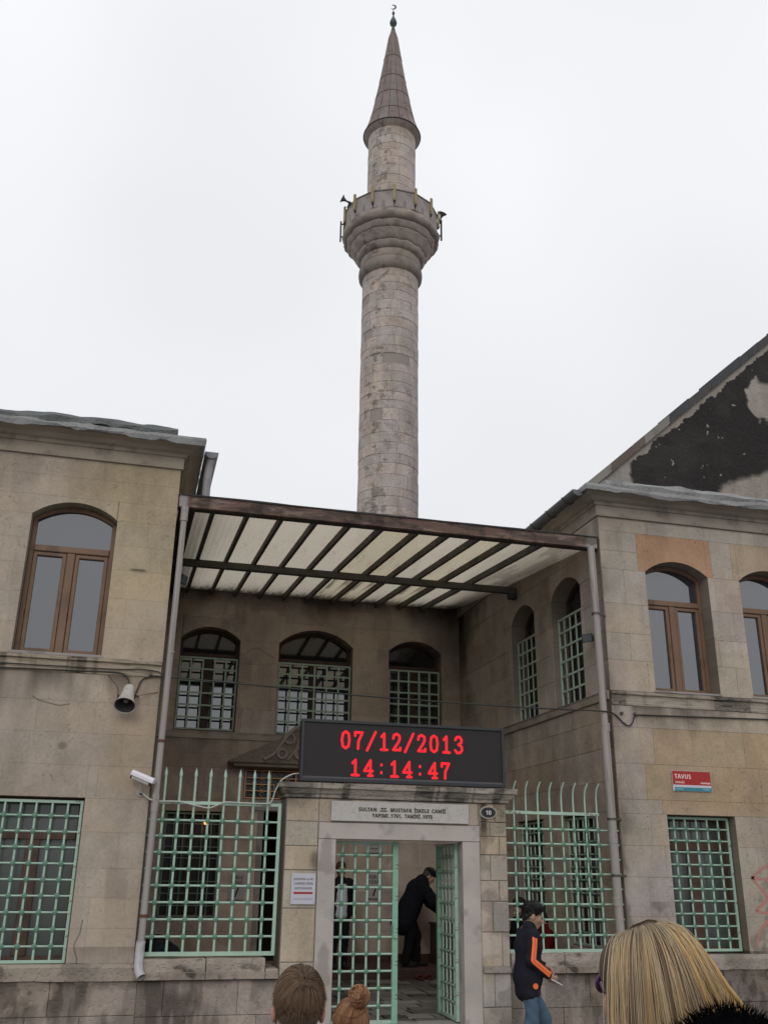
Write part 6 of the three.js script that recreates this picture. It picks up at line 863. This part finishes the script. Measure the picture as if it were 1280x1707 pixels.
{ // teenage boy by the right fence
  const s = 0.865; const pose = { pelvis: [0, 0.92, -0.02], chest: [0, 1.22, 0.0], neck: [0, 1.42, 0.02], head: [0, 1.555, 0.075], shL: [0.17, 1.36, 0.0], shR: [-0.17, 1.36, 0.0], elR: [-0.225, 1.10, -0.055], wrR: [-0.185, 0.945, 0.165], elL: [0.225, 1.11, 0.02], wrL: [0.13, 1.02, 0.235], hipL: [0.085, 0.88, -0.02], hipR: [-0.085, 0.88, -0.02], knL: [0.095, 0.48, 0.20], knR: [-0.095, 0.475, -0.02], anL: [0.10, 0.085, 0.22], anR: [-0.10, 0.12, -0.30], toL: [0.115, 0.035, 0.37], toR: [-0.11, 0.04, -0.17] };
  const P = person('boy in a black track jacket with orange sleeve stripes walking past the right fence', [4.02, 0, -9.62], 1.52, s, { pose, head: [0.30, -0.22, 0], headScale: 1.10, skin: [0.36, 0.215, 0.15], jacket: { color: [0.018, 0.018, 0.026], hem: 0.14, collar: 1, e: 0.022, seed: 2 }, trousers: [0.075, 0.115, 0.165], shoes: [0.2, 0.2, 0.2], handR: { d: [0.1, -0.5, 0.8], p: [0.6, 0.2, 0.2], grip: 0.8 }, handL: { d: [-0.5, -0.35, 0.7], p: [-0.4, -0.8, 0], grip: 0.6 }, hairCap: { prims: shortHair, color: [0.012, 0.010, 0.010] } });
  P.kid('hair_strands', hairStrands({ seed: 91, m: P.hm, clumps: 260, per: 8, spread: 0.018, seg: 7, layer: 0.024, r: 0.0013, grav: 0.05, stick: 2, body: [], root: R => { for (let t = 0; t < 60; t++) { const v = V3(R() * 2 - 1, R() * 2 - 1, R() * 2 - 1).normalize(); if (v.y < -0.55 || (v.z > 0.55 && v.y < 0.62) || (Math.abs(v.x) > 0.8 && v.y < 0.05 && v.z > -0.4)) continue; return [v.x * 0.078, 0.035 + v.y * 0.095, -0.012 + v.z * 0.098]; } }, dir: (p, R) => V3((R() - 0.5) * 0.9 + p.x * 4, -0.25 - 1.5 * clamp(0.06 - p.y), 0.5 + R() * 0.5 - 1.5 * clamp(-p.z * 8)).normalize(), len: R => 0.022 + 0.028 * R(), shade: R => [0.014, 0.012, 0.012].map(v => v * (0.6 + 0.9 * R())), color: (c, t, q) => c.map(v => v * q) }), new THREE.MeshPhysicalMaterial({ color: C(1, 1, 1), vertexColors: true, roughness: 0.5, specularIntensity: 0.5 }));
  const J = P.J, org = std(C(0.85, 0.16, 0.04), 0.7), or2 = std(C(0.45, 0.06, 0.02), 0.7);
  const path = []; for (let i = 0; i <= 24; i++) { const t = 0.07 + 0.93 * i / 24; const c = t < 0.52 ? vlerp(J.shR, J.elR, clamp((t + 0.02) / 0.52)) : vlerp(J.elR, J.wrR, (t - 0.52) / 0.5); const r = (t < 0.52 ? 0.071 - 0.012 * t : 0.066 - 0.02 * (t - 0.5)) * s; const nrm = vnorm([-1, t < 0.15 ? 0.9 - 5 * t : 0.1, 0.10]); path.push([c, nrm, r]); }
  const strip = (off, w, m) => { const pos = []; let pr = null; for (let i = 0; i < path.length; i++) { const [c, nr, r] = path[i], tn = vnorm(vsub(path[Math.min(i + 1, 24)][0], path[Math.max(i - 1, 0)][0])), sd = vnorm(vcross(tn, nr)); const pt = k => { const a = (off + k * w) / r; return vadd(vadd(c, nr, (r + 0.006) * Math.cos(a)), sd, (r + 0.006) * Math.sin(a)); }; const row = [pt(-1), pt(0), pt(1)]; if (pr) for (let q = 0; q < 2; q++) pos.push(...pr[q], ...pr[q + 1], ...row[q + 1], ...pr[q], ...row[q + 1], ...row[q]); pr = row; } const g = new THREE.BufferGeometry(); g.setAttribute('position', new THREE.Float32BufferAttribute(pos, 3)); g.computeVertexNormals(); P.kid('sleeve_stripe', g, m); };
  strip(-0.0135, 0.0105, org); strip(0.0135, 0.0105, org); strip(0.0, 0.0029, or2); 
  P.kid('badge', new THREE.CylinderGeometry(0.026, 0.026, 0.008, 20).rotateZ(Math.PI / 2).translate(-0.197 * s, 0.84 * s, 0.0 * s), org);
  P.kid('chest_mark', new THREE.BoxGeometry(0.04, 0.05, 0.008).rotateY(-0.7).translate(-0.115 * s, 1.235 * s, 0.125 * s), std(C(0.4, 0.02, 0.03), 0.7));
  P.kid('shirt_hem', nets([cap([0.05 * s, 0.775 * s, -0.02 * s], [-0.05 * s, 0.775 * s, -0.02 * s], 0.127 * s, 0.127 * s, 0.05), { ...ell([0, 0.64 * s, 0], [0.4, 0.08, 0.4]), sub: 1 }], 0.012), cloth([0.09, 0.025, 0.03]));
  const T = thing('mobile_phone', 'white mobile phone held low by the boy in the striped jacket', 'phone', [0, 0, 0]); const wp = V3(J.wrR[0] + 0.015, J.wrR[1] - 0.055, J.wrR[2] + 0.075).applyAxisAngle(V3(0, 1, 0), 1.52).add(V3(4.02, 0, -9.62)); T.position.copy(wp); T.rotation.set(0.2, 0.1, -0.45);
  const k1 = finish(new THREE.Mesh(new RoundedBoxGeometry(0.135, 0.013, 0.062, 3, 0.006), std(C(0.55, 0.52, 0.58), 0.35))); k1.name = 'case'; T.add(k1); const k2 = finish(new THREE.Mesh(new THREE.BoxGeometry(0.10, 0.002, 0.052).translate(0, -0.0075, 0), M.black)); k2.name = 'screen'; T.add(k2);
}
{ // man bending in the courtyard
  const pose = { pelvis: [0, 0.90, -0.06], chest: [0, 1.15, 0.06], neck: [0, 1.305, 0.165], head: [0, 1.385, 0.275], shL: [0.17, 1.24, 0.125], shR: [-0.17, 1.24, 0.125], elL: [0.2, 0.99, 0.32], elR: [-0.21, 1.0, 0.30], wrL: [0.12, 0.86, 0.47], wrR: [-0.13, 0.88, 0.46], hipL: [0.09, 0.86, -0.10], hipR: [-0.09, 0.86, -0.10], knL: [0.10, 0.47, 0.06], knR: [-0.10, 0.48, -0.05], anL: [0.10, 0.085, 0.07], anR: [-0.10, 0.085, -0.14], toL: [0.115, 0.035, 0.22], toR: [-0.115, 0.035, 0.01] };
  const P = person('man in a dark coat and cap bending forward inside the courtyard', [4.70, 0.33, -16.0], 1.45, 0.97, { pose, head: [0.55, 0, 0], jacket: { color: [0.012, 0.013, 0.018], hem: 0.26, flare: 0.035, e: 0.062, collar: 1, seed: 5 }, wide: 0.034, trousers: [0.012, 0.012, 0.013], handL: { grip: 0.6 }, handR: { grip: 0.6 }, hairCap: { prims: shortHair, color: [0.05, 0.045, 0.04] } });
  P.kid('cap', merge([nets([ell([0, 0.07, -0.01], [0.094, 0.075, 0.112], 0.02), { ...ell([0, -0.06, 0], [0.2, 0.1, 0.2]), sub: 1 }], 0.007), nets([ell([0, 0.055, 0.125], [0.07, 0.010, 0.075], 0.01)], 0.005)]).applyMatrix4(P.hm), cloth([0.012, 0.012, 0.014]));
}
{ // woman standing in front of the hall door
  const P = person('person in an open black jacket over a pale shirt behind the closed gate leaf', [3.43, 0.33, -15.75], 0.1, 0.90, { skin: [0.34, 0.2, 0.14], jacket: { color: [0.014, 0.014, 0.016], hem: 0.12, e: 0.022, seed: 3 }, trousers: [0.014, 0.015, 0.018], hairCap: { prims: shortHair, color: [0.06, 0.03, 0.02] } });
  const s = P.s; P.kid('shirt', nets([cap([0.03 * s, 0.86 * s, 0.088 * s], [0.04 * s, 1.30 * s, 0.092 * s], 0.078 * s, 0.062 * s, 0.03), cap([-0.05 * s, 0.86 * s, 0.088 * s], [-0.05 * s, 1.30 * s, 0.092 * s], 0.078 * s, 0.062 * s, 0.03), cap([0, 1.3 * s, 0.06 * s], [0, 1.41 * s, 0.03 * s], 0.055 * s, 0.05 * s, 0.03)], 0.012), cloth([0.50, 0.51, 0.56]));
}
const SIT = { pelvis: [0, 0.52, 0], chest: [0, 0.82, 0.04], neck: [0, 1.02, 0.06], head: [0, 1.15, 0.10], shL: [0.17, 0.97, 0.04], shR: [-0.17, 0.97, 0.04], elL: [0.22, 0.72, 0.10], elR: [-0.22, 0.72, 0.10], wrL: [0.12, 0.60, 0.30], wrR: [-0.12, 0.60, 0.30], hipL: [0.09, 0.50, 0.02], hipR: [-0.09, 0.50, 0.02], knL: [0.11, 0.50, 0.42], knR: [-0.11, 0.50, 0.42], anL: [0.11, 0.085, 0.42], anR: [-0.11, 0.085, 0.42], toL: [0.12, 0.035, 0.57], toR: [-0.12, 0.035, 0.57] };
person('person in a black coat sitting on the bench behind the walking boy', [5.40, 0.19, -12.95], -Math.PI / 2 + 0.2, 0.96, { pose: SIT, head: [0.3, 0, 0], jacket: { color: [0.012, 0.012, 0.013], e: 0.03, hem: 0.02, collar: 1 }, trousers: [0.012, 0.012, 0.013], hairCap: { prims: shortHair, color: [0.012, 0.01, 0.01] } });
person('person in a dark red jacket sitting on the bench beside the grilled window', [5.45, 0.19, -12.38], -Math.PI / 2 - 0.15, 0.86, { pose: SIT, head: [0.35, 0, 0], jacket: { color: [0.10, 0.008, 0.010], e: 0.028, hem: 0.02, collar: 1 }, trousers: [0.02, 0.017, 0.016], hairCap: { prims: shortHair, color: [0.014, 0.012, 0.011] } });

{ // blonde woman close to the camera
  const s = 0.975, at = [0.894, 0, -1.606], heading = -3.05;
  const pose = { head: [0, 1.582, -0.005] };
  const P = person('woman with long blonde hair, sunglasses and black fur collar in front right', at, heading, s, { pose, head: [-0.30, 0.0, 0], headScale: 0.94, skin: [0.42, 0.25, 0.19], jacket: { color: [0.012, 0.013, 0.022], hem: 0.2, e: 0.04, seed: 6 }, trousers: [0.03, 0.035, 0.05] });
  const Y = s; const collar = [cap([-0.20 * Y, 1.42 * Y, 0.02], [-0.15 * Y, 1.49 * Y, -0.12], 0.05, 0.06), cap([-0.15 * Y, 1.49 * Y, -0.12], [0, 1.525 * Y, -0.195], 0.06, 0.066), cap([0, 1.525 * Y, -0.195], [0.13 * Y, 1.48 * Y, -0.13], 0.066, 0.055), cap([0.13 * Y, 1.48 * Y, -0.13], [0.19 * Y, 1.40 * Y, 0.03], 0.055, 0.045), cap([0.1 * Y, 1.42 * Y, -0.16], [-0.14 * Y, 1.42 * Y, -0.16], 0.075, 0.075)];
  { const R = rng(61), pos = [], ba = nets(collar, 0.012); const bp = ba.attributes.position, bn = ba.attributes.normal; P.kid('fur_collar', ba, new THREE.MeshPhysicalMaterial({ color: C(0.002, 0.002, 0.003), roughness: 1, specularIntensity: 0.05 })); for (let i = 0; i < 14000; i++) { const k = Math.floor(R() * bp.count); const p = [bp.getX(k) + (R() - 0.5) * 0.012, bp.getY(k) + (R() - 0.5) * 0.012, bp.getZ(k) + (R() - 0.5) * 0.012], n = vnorm([bn.getX(k) + (R() - 0.5) * 0.9, bn.getY(k) + (R() - 0.5) * 0.9 - 0.15, bn.getZ(k) + (R() - 0.5) * 0.9]), t = vnorm(vcross(n, [R() - 0.5, R() - 0.5, R() - 0.5])), L = 0.009 + 0.014 * R(), w = 0.0010; const tip = vadd(p, n, L), b = vcross(n, t); pos.push(...vadd(p, t, w), ...vadd(p, t, -w), ...tip, ...vadd(p, b, w), ...vadd(p, b, -w), ...tip); } const g = new THREE.BufferGeometry(); g.setAttribute('position', new THREE.Float32BufferAttribute(pos, 3)); g.computeVertexNormals(); const f = P.kid('fur', g, new THREE.MeshPhysicalMaterial({ color: C(0.003, 0.003, 0.004), roughness: 1, specularIntensity: 0.1 })); f.userData.kind = 'stuff'; }
  { // long hair: locks leave the parting, slide over the crown and fall to the shoulders (R right, U up, B backwards of the figure's frame)
    const cp = Math.cos(-heading), sp = Math.sin(-heading); const H = [P.J.head[0], P.J.head[1] + 0.026, P.J.head[2]];
    const RX = [0.870, 0, 0.492], BX = [-0.492, 0, 0.870]; const loc = (r, u, b) => { r += 0.012; const wx = RX[0] * r + BX[0] * b, wz = RX[2] * r + BX[2] * b; return [H[0] + cp * wx + sp * wz, H[1] + u, H[2] - sp * wx + cp * wz]; };
    const tab = (T, a) => { for (let i = 0; i < T.length - 1; i++) if (a <= T[i + 1][0]) { const t = clamp((a - T[i][0]) / (T[i + 1][0] - T[i][0])); return [T[i][1] + (T[i + 1][1] - T[i][1]) * t, T[i][2] + (T[i + 1][2] - T[i][2]) * t]; } const l = T[T.length - 1]; return [l[1], l[2]]; };
    const ROOT = [[0, -0.054, 0.086], [0.25, -0.040, 0.097], [0.6, -0.014, 0.107], [0.85, 0.0, 0.106], [1, 0.010, 0.102]], T0 = [[0, -0.036, -0.016], [0.18, -0.024, -0.042], [0.35, 0.002, -0.055], [0.6, 0.044, -0.045], [0.85, 0.050, -0.030], [1, 0.054, -0.014]], P2 = [[0, -0.090, -0.06], [0.3, -0.052, -0.11], [0.55, 0.030, -0.10], [0.8, 0.082, -0.058], [1, 0.106, -0.010]], EN = [[0, -0.078, -0.27], [0.3, -0.046, -0.28], [0.55, 0.035, -0.28], [0.8, 0.118, -0.20], [1, 0.165, -0.085]];
    const R = rng(177), pos = [], nor = [], col = [], idx = []; const gz = () => (R() + R() + R() - 1.5) / 1.5;
    const strand = (a, side, lay, c, r, wob, ph, dr = 0) => {
      const n = 20, a2 = clamp(a + dr), p0 = tab(ROOT, a), t0 = tab(T0, clamp(a + dr * 0.3)), p2 = tab(P2, a2), e = tab(EN, a2), p1 = [p0[0] + t0[0], p0[1] + t0[1]]; const pts = [];
      for (let i = 0; i <= n; i++) { const t = i / n, m = 1 - t, q = [0, 1].map(k => m * m * m * p0[k] + 3 * m * m * t * p1[k] + 3 * m * t * t * p2[k] + t * t * t * e[k]); const ro = sst(0, 0.25, t); const rr = q[0] * (1 + lay * 2.2 * ro) + wob[0] * t + 0.0035 * Math.sin(ph + t * 7) * t, uu = q[1] + lay * Math.sin(Math.PI * Math.min(1, t / 0.55)) * 0.9 * (t < 0.55 ? 1 : 0) + 0.002 * Math.sin(ph * 2 + t * 5) * t; const k = 1 - (rr / 0.15) ** 2 - (Math.max(uu, 0) / 0.118) ** 2; const bb = side * ((0.095 + lay * ro) * Math.sqrt(Math.max(0.10, k)) + 0.03 * t * t + wob[1] * t); pts.push(V3(...loc(rr, uu, bb))); }
      const v0 = pos.length / 3, S = 3, up = V3(0.3, 0.1, 0.9); for (let i = 0; i <= n; i++) { const tg = (i < n ? pts[i + 1].clone().sub(pts[i]) : pts[i].clone().sub(pts[i - 1])).normalize(), x = tg.clone().cross(up).normalize(), y = tg.clone().cross(x), t = i / n, w = r * (t > 0.85 ? (1.03 - t) / 0.18 : 1), d = 0.5 + 0.5 * sst(0, 0.3, t); for (let q = 0; q < S; q++) { const an = q / S * Math.PI * 2, nx = x.clone().multiplyScalar(Math.cos(an)).addScaledVector(y, Math.sin(an)); pos.push(pts[i].x + nx.x * w, pts[i].y + nx.y * w, pts[i].z + nx.z * w); nor.push(nx.x, nx.y, nx.z); col.push(c[0] * d, c[1] * d, c[2] * d); } }
      for (let i = 0; i < n; i++) for (let q = 0; q < S; q++) { const A = v0 + i * S + q, B = v0 + i * S + (q + 1) % S; idx.push(A, B, B + S, A, B + S, A + S); }
    };
    for (let i = 0; i < 2400; i++) { const near = R() < 0.66; strand(R(), near ? 1 : -0.9, 0.000 + 0.004 * R(), near ? [0.13, 0.085, 0.05] : [0.42, 0.30, 0.16], 0.0011, [gz() * 0.006, gz() * 0.004], R() * 6); }
    const gold = [0.62, 0.41, 0.175], ash = [0.33, 0.245, 0.165], brn = [0.21, 0.14, 0.085], pale = [0.60, 0.47, 0.29];
    for (let k = 0; k < 84; k++) { const a = clamp((k + R()) / 84), lay = 0.004 + 0.010 * R(), wob = [gz() * 0.014, gz() * 0.010], ph = R() * 6, n1 = R(); let c = a > 0.8 ? (n1 < 0.75 ? gold : pale) : a < 0.28 ? (n1 < 0.55 ? vlerp(gold, pale, 0.4) : n1 < 0.8 ? ash : brn) : (n1 < 0.36 ? ash : n1 < 0.66 ? brn : n1 < 0.9 ? vlerp(gold, ash, 0.5) : pale); const w = 0.010 + 0.012 * R(); const side = k % 4 === 3 && a < 0.9 ? -0.9 : 1; const cnt = 78, drift = R() < 0.45 ? (R() - 0.3) * 0.32 : gz() * 0.04; for (let s = 0; s < cnt; s++) { const g = gz(), q = 0.86 + 0.28 * R(); strand(clamp(a + g * w), side, lay + gz() * 0.003, c.map(v => v * q), 0.00072, [wob[0] + gz() * 0.006, wob[1] + gz() * 0.005], ph + gz() * 0.3, drift + gz() * 0.03); } }
    for (let i = 0; i < 130; i++) strand(R(), 1, 0.012 + 0.016 * R(), pale, 0.00045, [gz() * 0.022, gz() * 0.02], R() * 6);
    const g = new THREE.BufferGeometry(); g.setAttribute('position', new THREE.Float32BufferAttribute(pos, 3)); g.setAttribute('normal', new THREE.Float32BufferAttribute(nor, 3)); g.setAttribute('color', new THREE.Float32BufferAttribute(col, 3)); g.setIndex(idx);
    P.kid('hair', g, new THREE.MeshPhysicalMaterial({ color: C(1, 1, 1), vertexColors: true, roughness: 0.38, specularIntensity: 0.8 }));
    const hb = [[-0.05, 0.03, 0.03, 0.05], [0.02, 0.03, 0.03, 0.06], [0.06, -0.03, 0.035, 0.045], [-0.045, -0.10, 0.035, 0.042], [0.035, -0.12, 0.04, 0.05], [-0.045, -0.2, 0.04, 0.04], [0.04, -0.2, 0.04, 0.045]].map(([r, u, b, q]) => ell(loc(r, u, b), [q, q * 1.15, q], 0.04));
    P.kid('hair_base', nets(hb, 0.009), std(C(0.075, 0.048, 0.028), 0.8));
  }
  // sunglasses
  const gm = std(C(0.075, 0.02, 0.085), 0.25), gl = new THREE.MeshPhysicalMaterial({ color: C(0.02, 0.012, 0.022), roughness: 0.08 });
  const tr = g => g.applyMatrix4(P.hm); const sg = [];
  for (const sx of [-1, 1]) { sg.push(tr(tube([[sx * 0.066, 0.010, 0.080], [sx * 0.078, 0.012, 0.05], [sx * 0.086, 0.010, -0.01], [sx * 0.087, -0.004, -0.035]], 0.0042, 16, 6))); sg.push(tr(new THREE.TorusGeometry(0.024, 0.0034, 8, 24).scale(1.12, 0.85, 1).rotateY(sx * 0.28).translate(sx * 0.036, 0.002, 0.108))); }
  sg.push(tr(tube([[-0.010, 0.010, 0.115], [0, 0.013, 0.118], [0.010, 0.010, 0.115]], 0.003, 8, 6)));
  const f = P.kid('sunglasses', merge(sg), gm); for (const sx of [-1, 1]) P.kid('lens', tr(new THREE.SphereGeometry(0.024, 16, 10).scale(1.1, 0.84, 0.15).rotateY(sx * 0.28).translate(sx * 0.036, 0.002, 0.107)), gl, f);
}
const scalp = (minY, face) => R => { for (let t = 0; t < 60; t++) { const v = V3(R() * 2 - 1, R() * 2 - 1, R() * 2 - 1).normalize(); if (v.y < minY || (v.z > face && v.y < 0.6) || (Math.abs(v.x) > 0.85 && v.y < -0.1 && v.z > -0.35)) continue; return [v.x * 0.078, 0.035 + v.y * 0.095, -0.012 + v.z * 0.098]; } };
{ // brown-haired child seen from behind
  const at = [0.594, 0, -3.30], s = 0.852;
  const P = person('brown-haired child in a navy top seen from behind at the bottom of the picture', at, Math.PI - 0.15, s, { head: [-0.16, 0.05, 0.02], headScale: 1.0, skin: [0.46, 0.25, 0.19], jacket: { color: [0.018, 0.024, 0.05], hem: 0.12, collar: 1, e: 0.03, seed: 8 }, trousers: [0.04, 0.05, 0.08] });
  P.kid('hood', nets([cap([-0.09 * s, 1.43 * s, -0.06], [0.0, 1.455 * s, -0.105], 0.045, 0.05), cap([0.0, 1.455 * s, -0.105], [0.09 * s, 1.43 * s, -0.06], 0.05, 0.045)], 0.01), cloth([0.018, 0.024, 0.05]));
  P.kid('hair_base', nets([ell([0, 0.035, -0.013], [0.080, 0.096, 0.099], 0.02), ell([0, -0.025, -0.065], [0.066, 0.075, 0.042], 0.04), { ...ell([0, -0.05, 0.10], [0.085, 0.11, 0.065]), sub: 1 }], 0.007).applyMatrix4(P.hm), std(C(0.07, 0.045, 0.03), 0.7));
  for (const sx of [-1, 1]) P.kid('ear', nets([ell([sx * 0.088, -0.022, -0.014], [0.013, 0.034, 0.022], 0.01)], 0.004).applyMatrix4(P.hm), std(C(0.48, 0.23, 0.18), 0.6));
  const W = V3(-0.01, 0.105, -0.075); // whorl
  const dir = (p, R) => { const d = p.clone().sub(W); const a = V3(-d.z, 0, d.x).multiplyScalar(0.25); d.add(a).normalize(); d.x += (R() - 0.5) * 0.35; return d.add(V3(0, -0.15, 0)).normalize(); };
  P.kid('hair', hairStrands({ seed: 78, m: P.hm, clumps: 330, per: 22, spread: 0.016, seg: 14, layer: 0.012, r: 0.0008, grav: 0.06, stick: 0.8, body: [], root: R => { const r = scalp(-0.72, 0.5)(R); if (R() < 0.14) { return [W.x + (R() - 0.5) * 0.03, W.y, W.z + (R() - 0.5) * 0.03]; } return r; }, dir, len: (R, r) => 0.055 + 0.05 * R() + (r[1] > 0.05 ? 0.03 : 0), shade: R => { const u = R(); return u < 0.5 ? [0.17, 0.105, 0.064] : u < 0.8 ? [0.10, 0.06, 0.038] : [0.25, 0.165, 0.105]; }, color: (c, t, k) => c.map(v => v * k * (0.75 + 0.25 * t)) }), new THREE.MeshPhysicalMaterial({ color: C(1, 1, 1), vertexColors: true, roughness: 0.5, specularIntensity: 0.6 }));
}
{ // ginger girl with a bun
  const at = [0.965, 0, -4.17], s = 0.728;
  const P = person('ginger-haired girl with a bun seen from behind at the bottom of the picture', at, Math.PI - 0.35, s, { head: [0.10, 0, 0], headScale: 1.15, skin: [0.46, 0.27, 0.20], jacket: { color: [0.10, 0.05, 0.07], hem: 0.12, collar: 1, e: 0.03, seed: 9 }, trousers: [0.04, 0.05, 0.08] });
  const hcol = [0.20, 0.09, 0.042]; P.kid('hair_base', nets([ell([0, 0.035, -0.013], [0.080, 0.096, 0.099], 0.02), ell([0, -0.03, -0.06], [0.066, 0.07, 0.045], 0.04), { ...ell([0, -0.05, 0.10], [0.085, 0.11, 0.065]), sub: 1 }], 0.007).applyMatrix4(P.hm), std(C(...hcol), 0.7));
  const B = V3(-0.045, 0.135, -0.075), dir = (p, R) => B.clone().sub(p).add(V3(0, 0.03, 0)).normalize(); const hmat = new THREE.MeshPhysicalMaterial({ color: C(1, 1, 1), vertexColors: true, roughness: 0.45, specularIntensity: 0.6 });
  const shade = R => { const u = R(); return u < 0.5 ? [0.27, 0.125, 0.058] : u < 0.8 ? [0.17, 0.078, 0.036] : [0.36, 0.19, 0.10]; };
  P.kid('hair', hairStrands({ seed: 79, m: P.hm, clumps: 260, per: 18, spread: 0.016, seg: 14, layer: 0.007, r: 0.0009, grav: 0, stick: 2, body: [], root: scalp(-0.7, 0.5), dir, len: (R, r) => 0.9 * Math.hypot(r[0] - B.x, r[1] - B.y, r[2] - B.z), shade, color: (c, t, k) => c.map(v => v * k) }), hmat);
  const bun = P.kid('bun', new THREE.SphereGeometry(0.043, 20, 14).translate(B.x, B.y + 0.01, B.z - 0.012).applyMatrix4(P.hm), std(C(...hcol), 0.7));
  const R = rng(66), gs = []; const pos = [], col = []; for (let i = 0; i < 170; i++) { const ax = V3(0.35 + (R() - 0.5) * 0.8, 0.5 + (R() - 0.5) * 0.8, -0.8 + (R() - 0.5) * 0.4).normalize(), u = ax.clone().cross(V3(0, 1, 0)).normalize(), v = ax.clone().cross(u), h = (R() * 2 - 1) * 0.0455, rr = Math.sqrt(Math.max(0.0001, 0.046 ** 2 - h * h)) + R() * 0.004, a0 = R() * 6.28, n = 14, pts = []; for (let k = 0; k <= n; k++) { const a = a0 + k / n * (1.6 + R() * 0.02), r2 = rr + 0.002 * Math.sin(a * 3 + i); pts.push(ax.clone().multiplyScalar(h + 0.010 * (k / n - 0.5)).addScaledVector(u, r2 * Math.cos(a)).addScaledVector(v, r2 * Math.sin(a)).add(V3(B.x, B.y + 0.01, B.z - 0.012))); } const g = new THREE.TubeGeometry(new THREE.CatmullRomCurve3(pts), 14, 0.0026, 4).applyMatrix4(P.hm).toNonIndexed(); const c = shade(R), N = g.attributes.position.count, ca = new Float32Array(N * 3); for (let q = 0; q < N; q++) ca.set(c, q * 3); g.deleteAttribute('uv'); g.setAttribute('color', new THREE.BufferAttribute(ca, 3)); gs.push(g); }
  P.kid('bun_strands', mergeGeometries(gs), hmat, bun);
}

// ------------------------------------------------------------------ small things in the courtyard
{
  const T = thing('bench', 'stone bench along the wing wall under the two seated people', 'bench', [5.6, 0.19, -12.7]); const m = std(C(0.2, 0.17, 0.145), 0.9, { map: grime1 });
  add(T, 'seat', rbox(5.40, 5.852, 0.52, 0.58, -13.5, -11.9, 0.01), m); for (const z of [-13.35, -12.7, -12.05]) add(T, 'support', rbox(5.45, 5.85, 0.191, 0.519, z - 0.07, z + 0.07, 0.01), m);
}
{
  const T = thing('shoe_cabinet', 'brown wooden cabinet in front of the bending man', 'cabinet', [5.32, 0.33, -16.3]);
  add(T, 'carcass', rbox(5.16, 5.5, 0.335, 0.93, -16.55, -16.05, 0.008), M.woodDark); add(T, 'top', rbox(5.14, 5.52, 0.931, 0.96, -16.57, -16.03, 0.006), M.woodDark); for (const x of [5.17, 5.337]) add(T, 'door', rbox(x, x + 0.155, 0.37, 0.91, -16.05, -16.035, 0.005), M.woodDark);
}
{
  const T = thing('slippers', 'pair of red slippers on the floor at the step', 'slippers', [4.75, 0.19, -15.5]);
  for (const x of [4.68, 4.82]) { const sole = new THREE.CapsuleGeometry(0.045, 0.17, 4, 10).rotateX(Math.PI / 2).scale(1, 0.28, 1).translate(x, 0.205, -15.5); const sl = add(T, 'sole', sole, std(C(0.10, 0.025, 0.02), 0.8)); add(sl, 'strap', new THREE.TorusGeometry(0.044, 0.016, 6, 14, Math.PI).scale(1, 1, 2.2).translate(x, 0.21, -15.56), std(C(0.13, 0.03, 0.025), 0.8)); }
}
{
  const T = thing('holdall', 'black bag lying on the wall behind the lower corner of the left fence', 'bag', [0.52, 0.88, -11.28]);
  add(T, 'body', nets([ell([0.47, 0.97, -11.28], [0.15, 0.095, 0.11], 0.05), ell([0.60, 0.94, -11.27], [0.12, 0.065, 0.10], 0.05), cap([0.66, 0.92, -11.25], [0.73, 0.915, -11.24], 0.03, 0.02, 0.03)], 0.012, wrinkle(0.008, 2)), cloth([0.014, 0.015, 0.018])); add(T, 'strap', tube([[0.38, 1.02, -11.22], [0.47, 1.09, -11.2], [0.58, 1.04, -11.19], [0.66, 0.95, -11.19]], 0.010, 20, 6), cloth([0.02, 0.02, 0.022]));
}
{
  const T = thing('wall_lamp', 'small warm lamp glimmering behind the left fence', 'lamp', [1.32, 2.46, -16.78]);
  const bulb = new THREE.Mesh(new THREE.SphereGeometry(0.028, 14, 10).translate(0, 0, 0.08), new THREE.MeshStandardMaterial({ color: C(1, 0.6, 0.2), emissive: C(1, 0.42, 0.10), emissiveIntensity: 1.6 })); bulb.name = 'bulb'; T.add(bulb);
  add(T, 'holder', rod([1.32, 2.50, -16.82], [1.32, 2.475, -16.70], 0.014, 8), M.black);
  const l = new THREE.PointLight(0xff9a45, 0.03, 0, 2); l.position.set(1.32, 2.46, -16.70); l.castShadow = true; scene.add(l);
}

scene.updateMatrixWorld(true);
renderer.render(scene, camera);
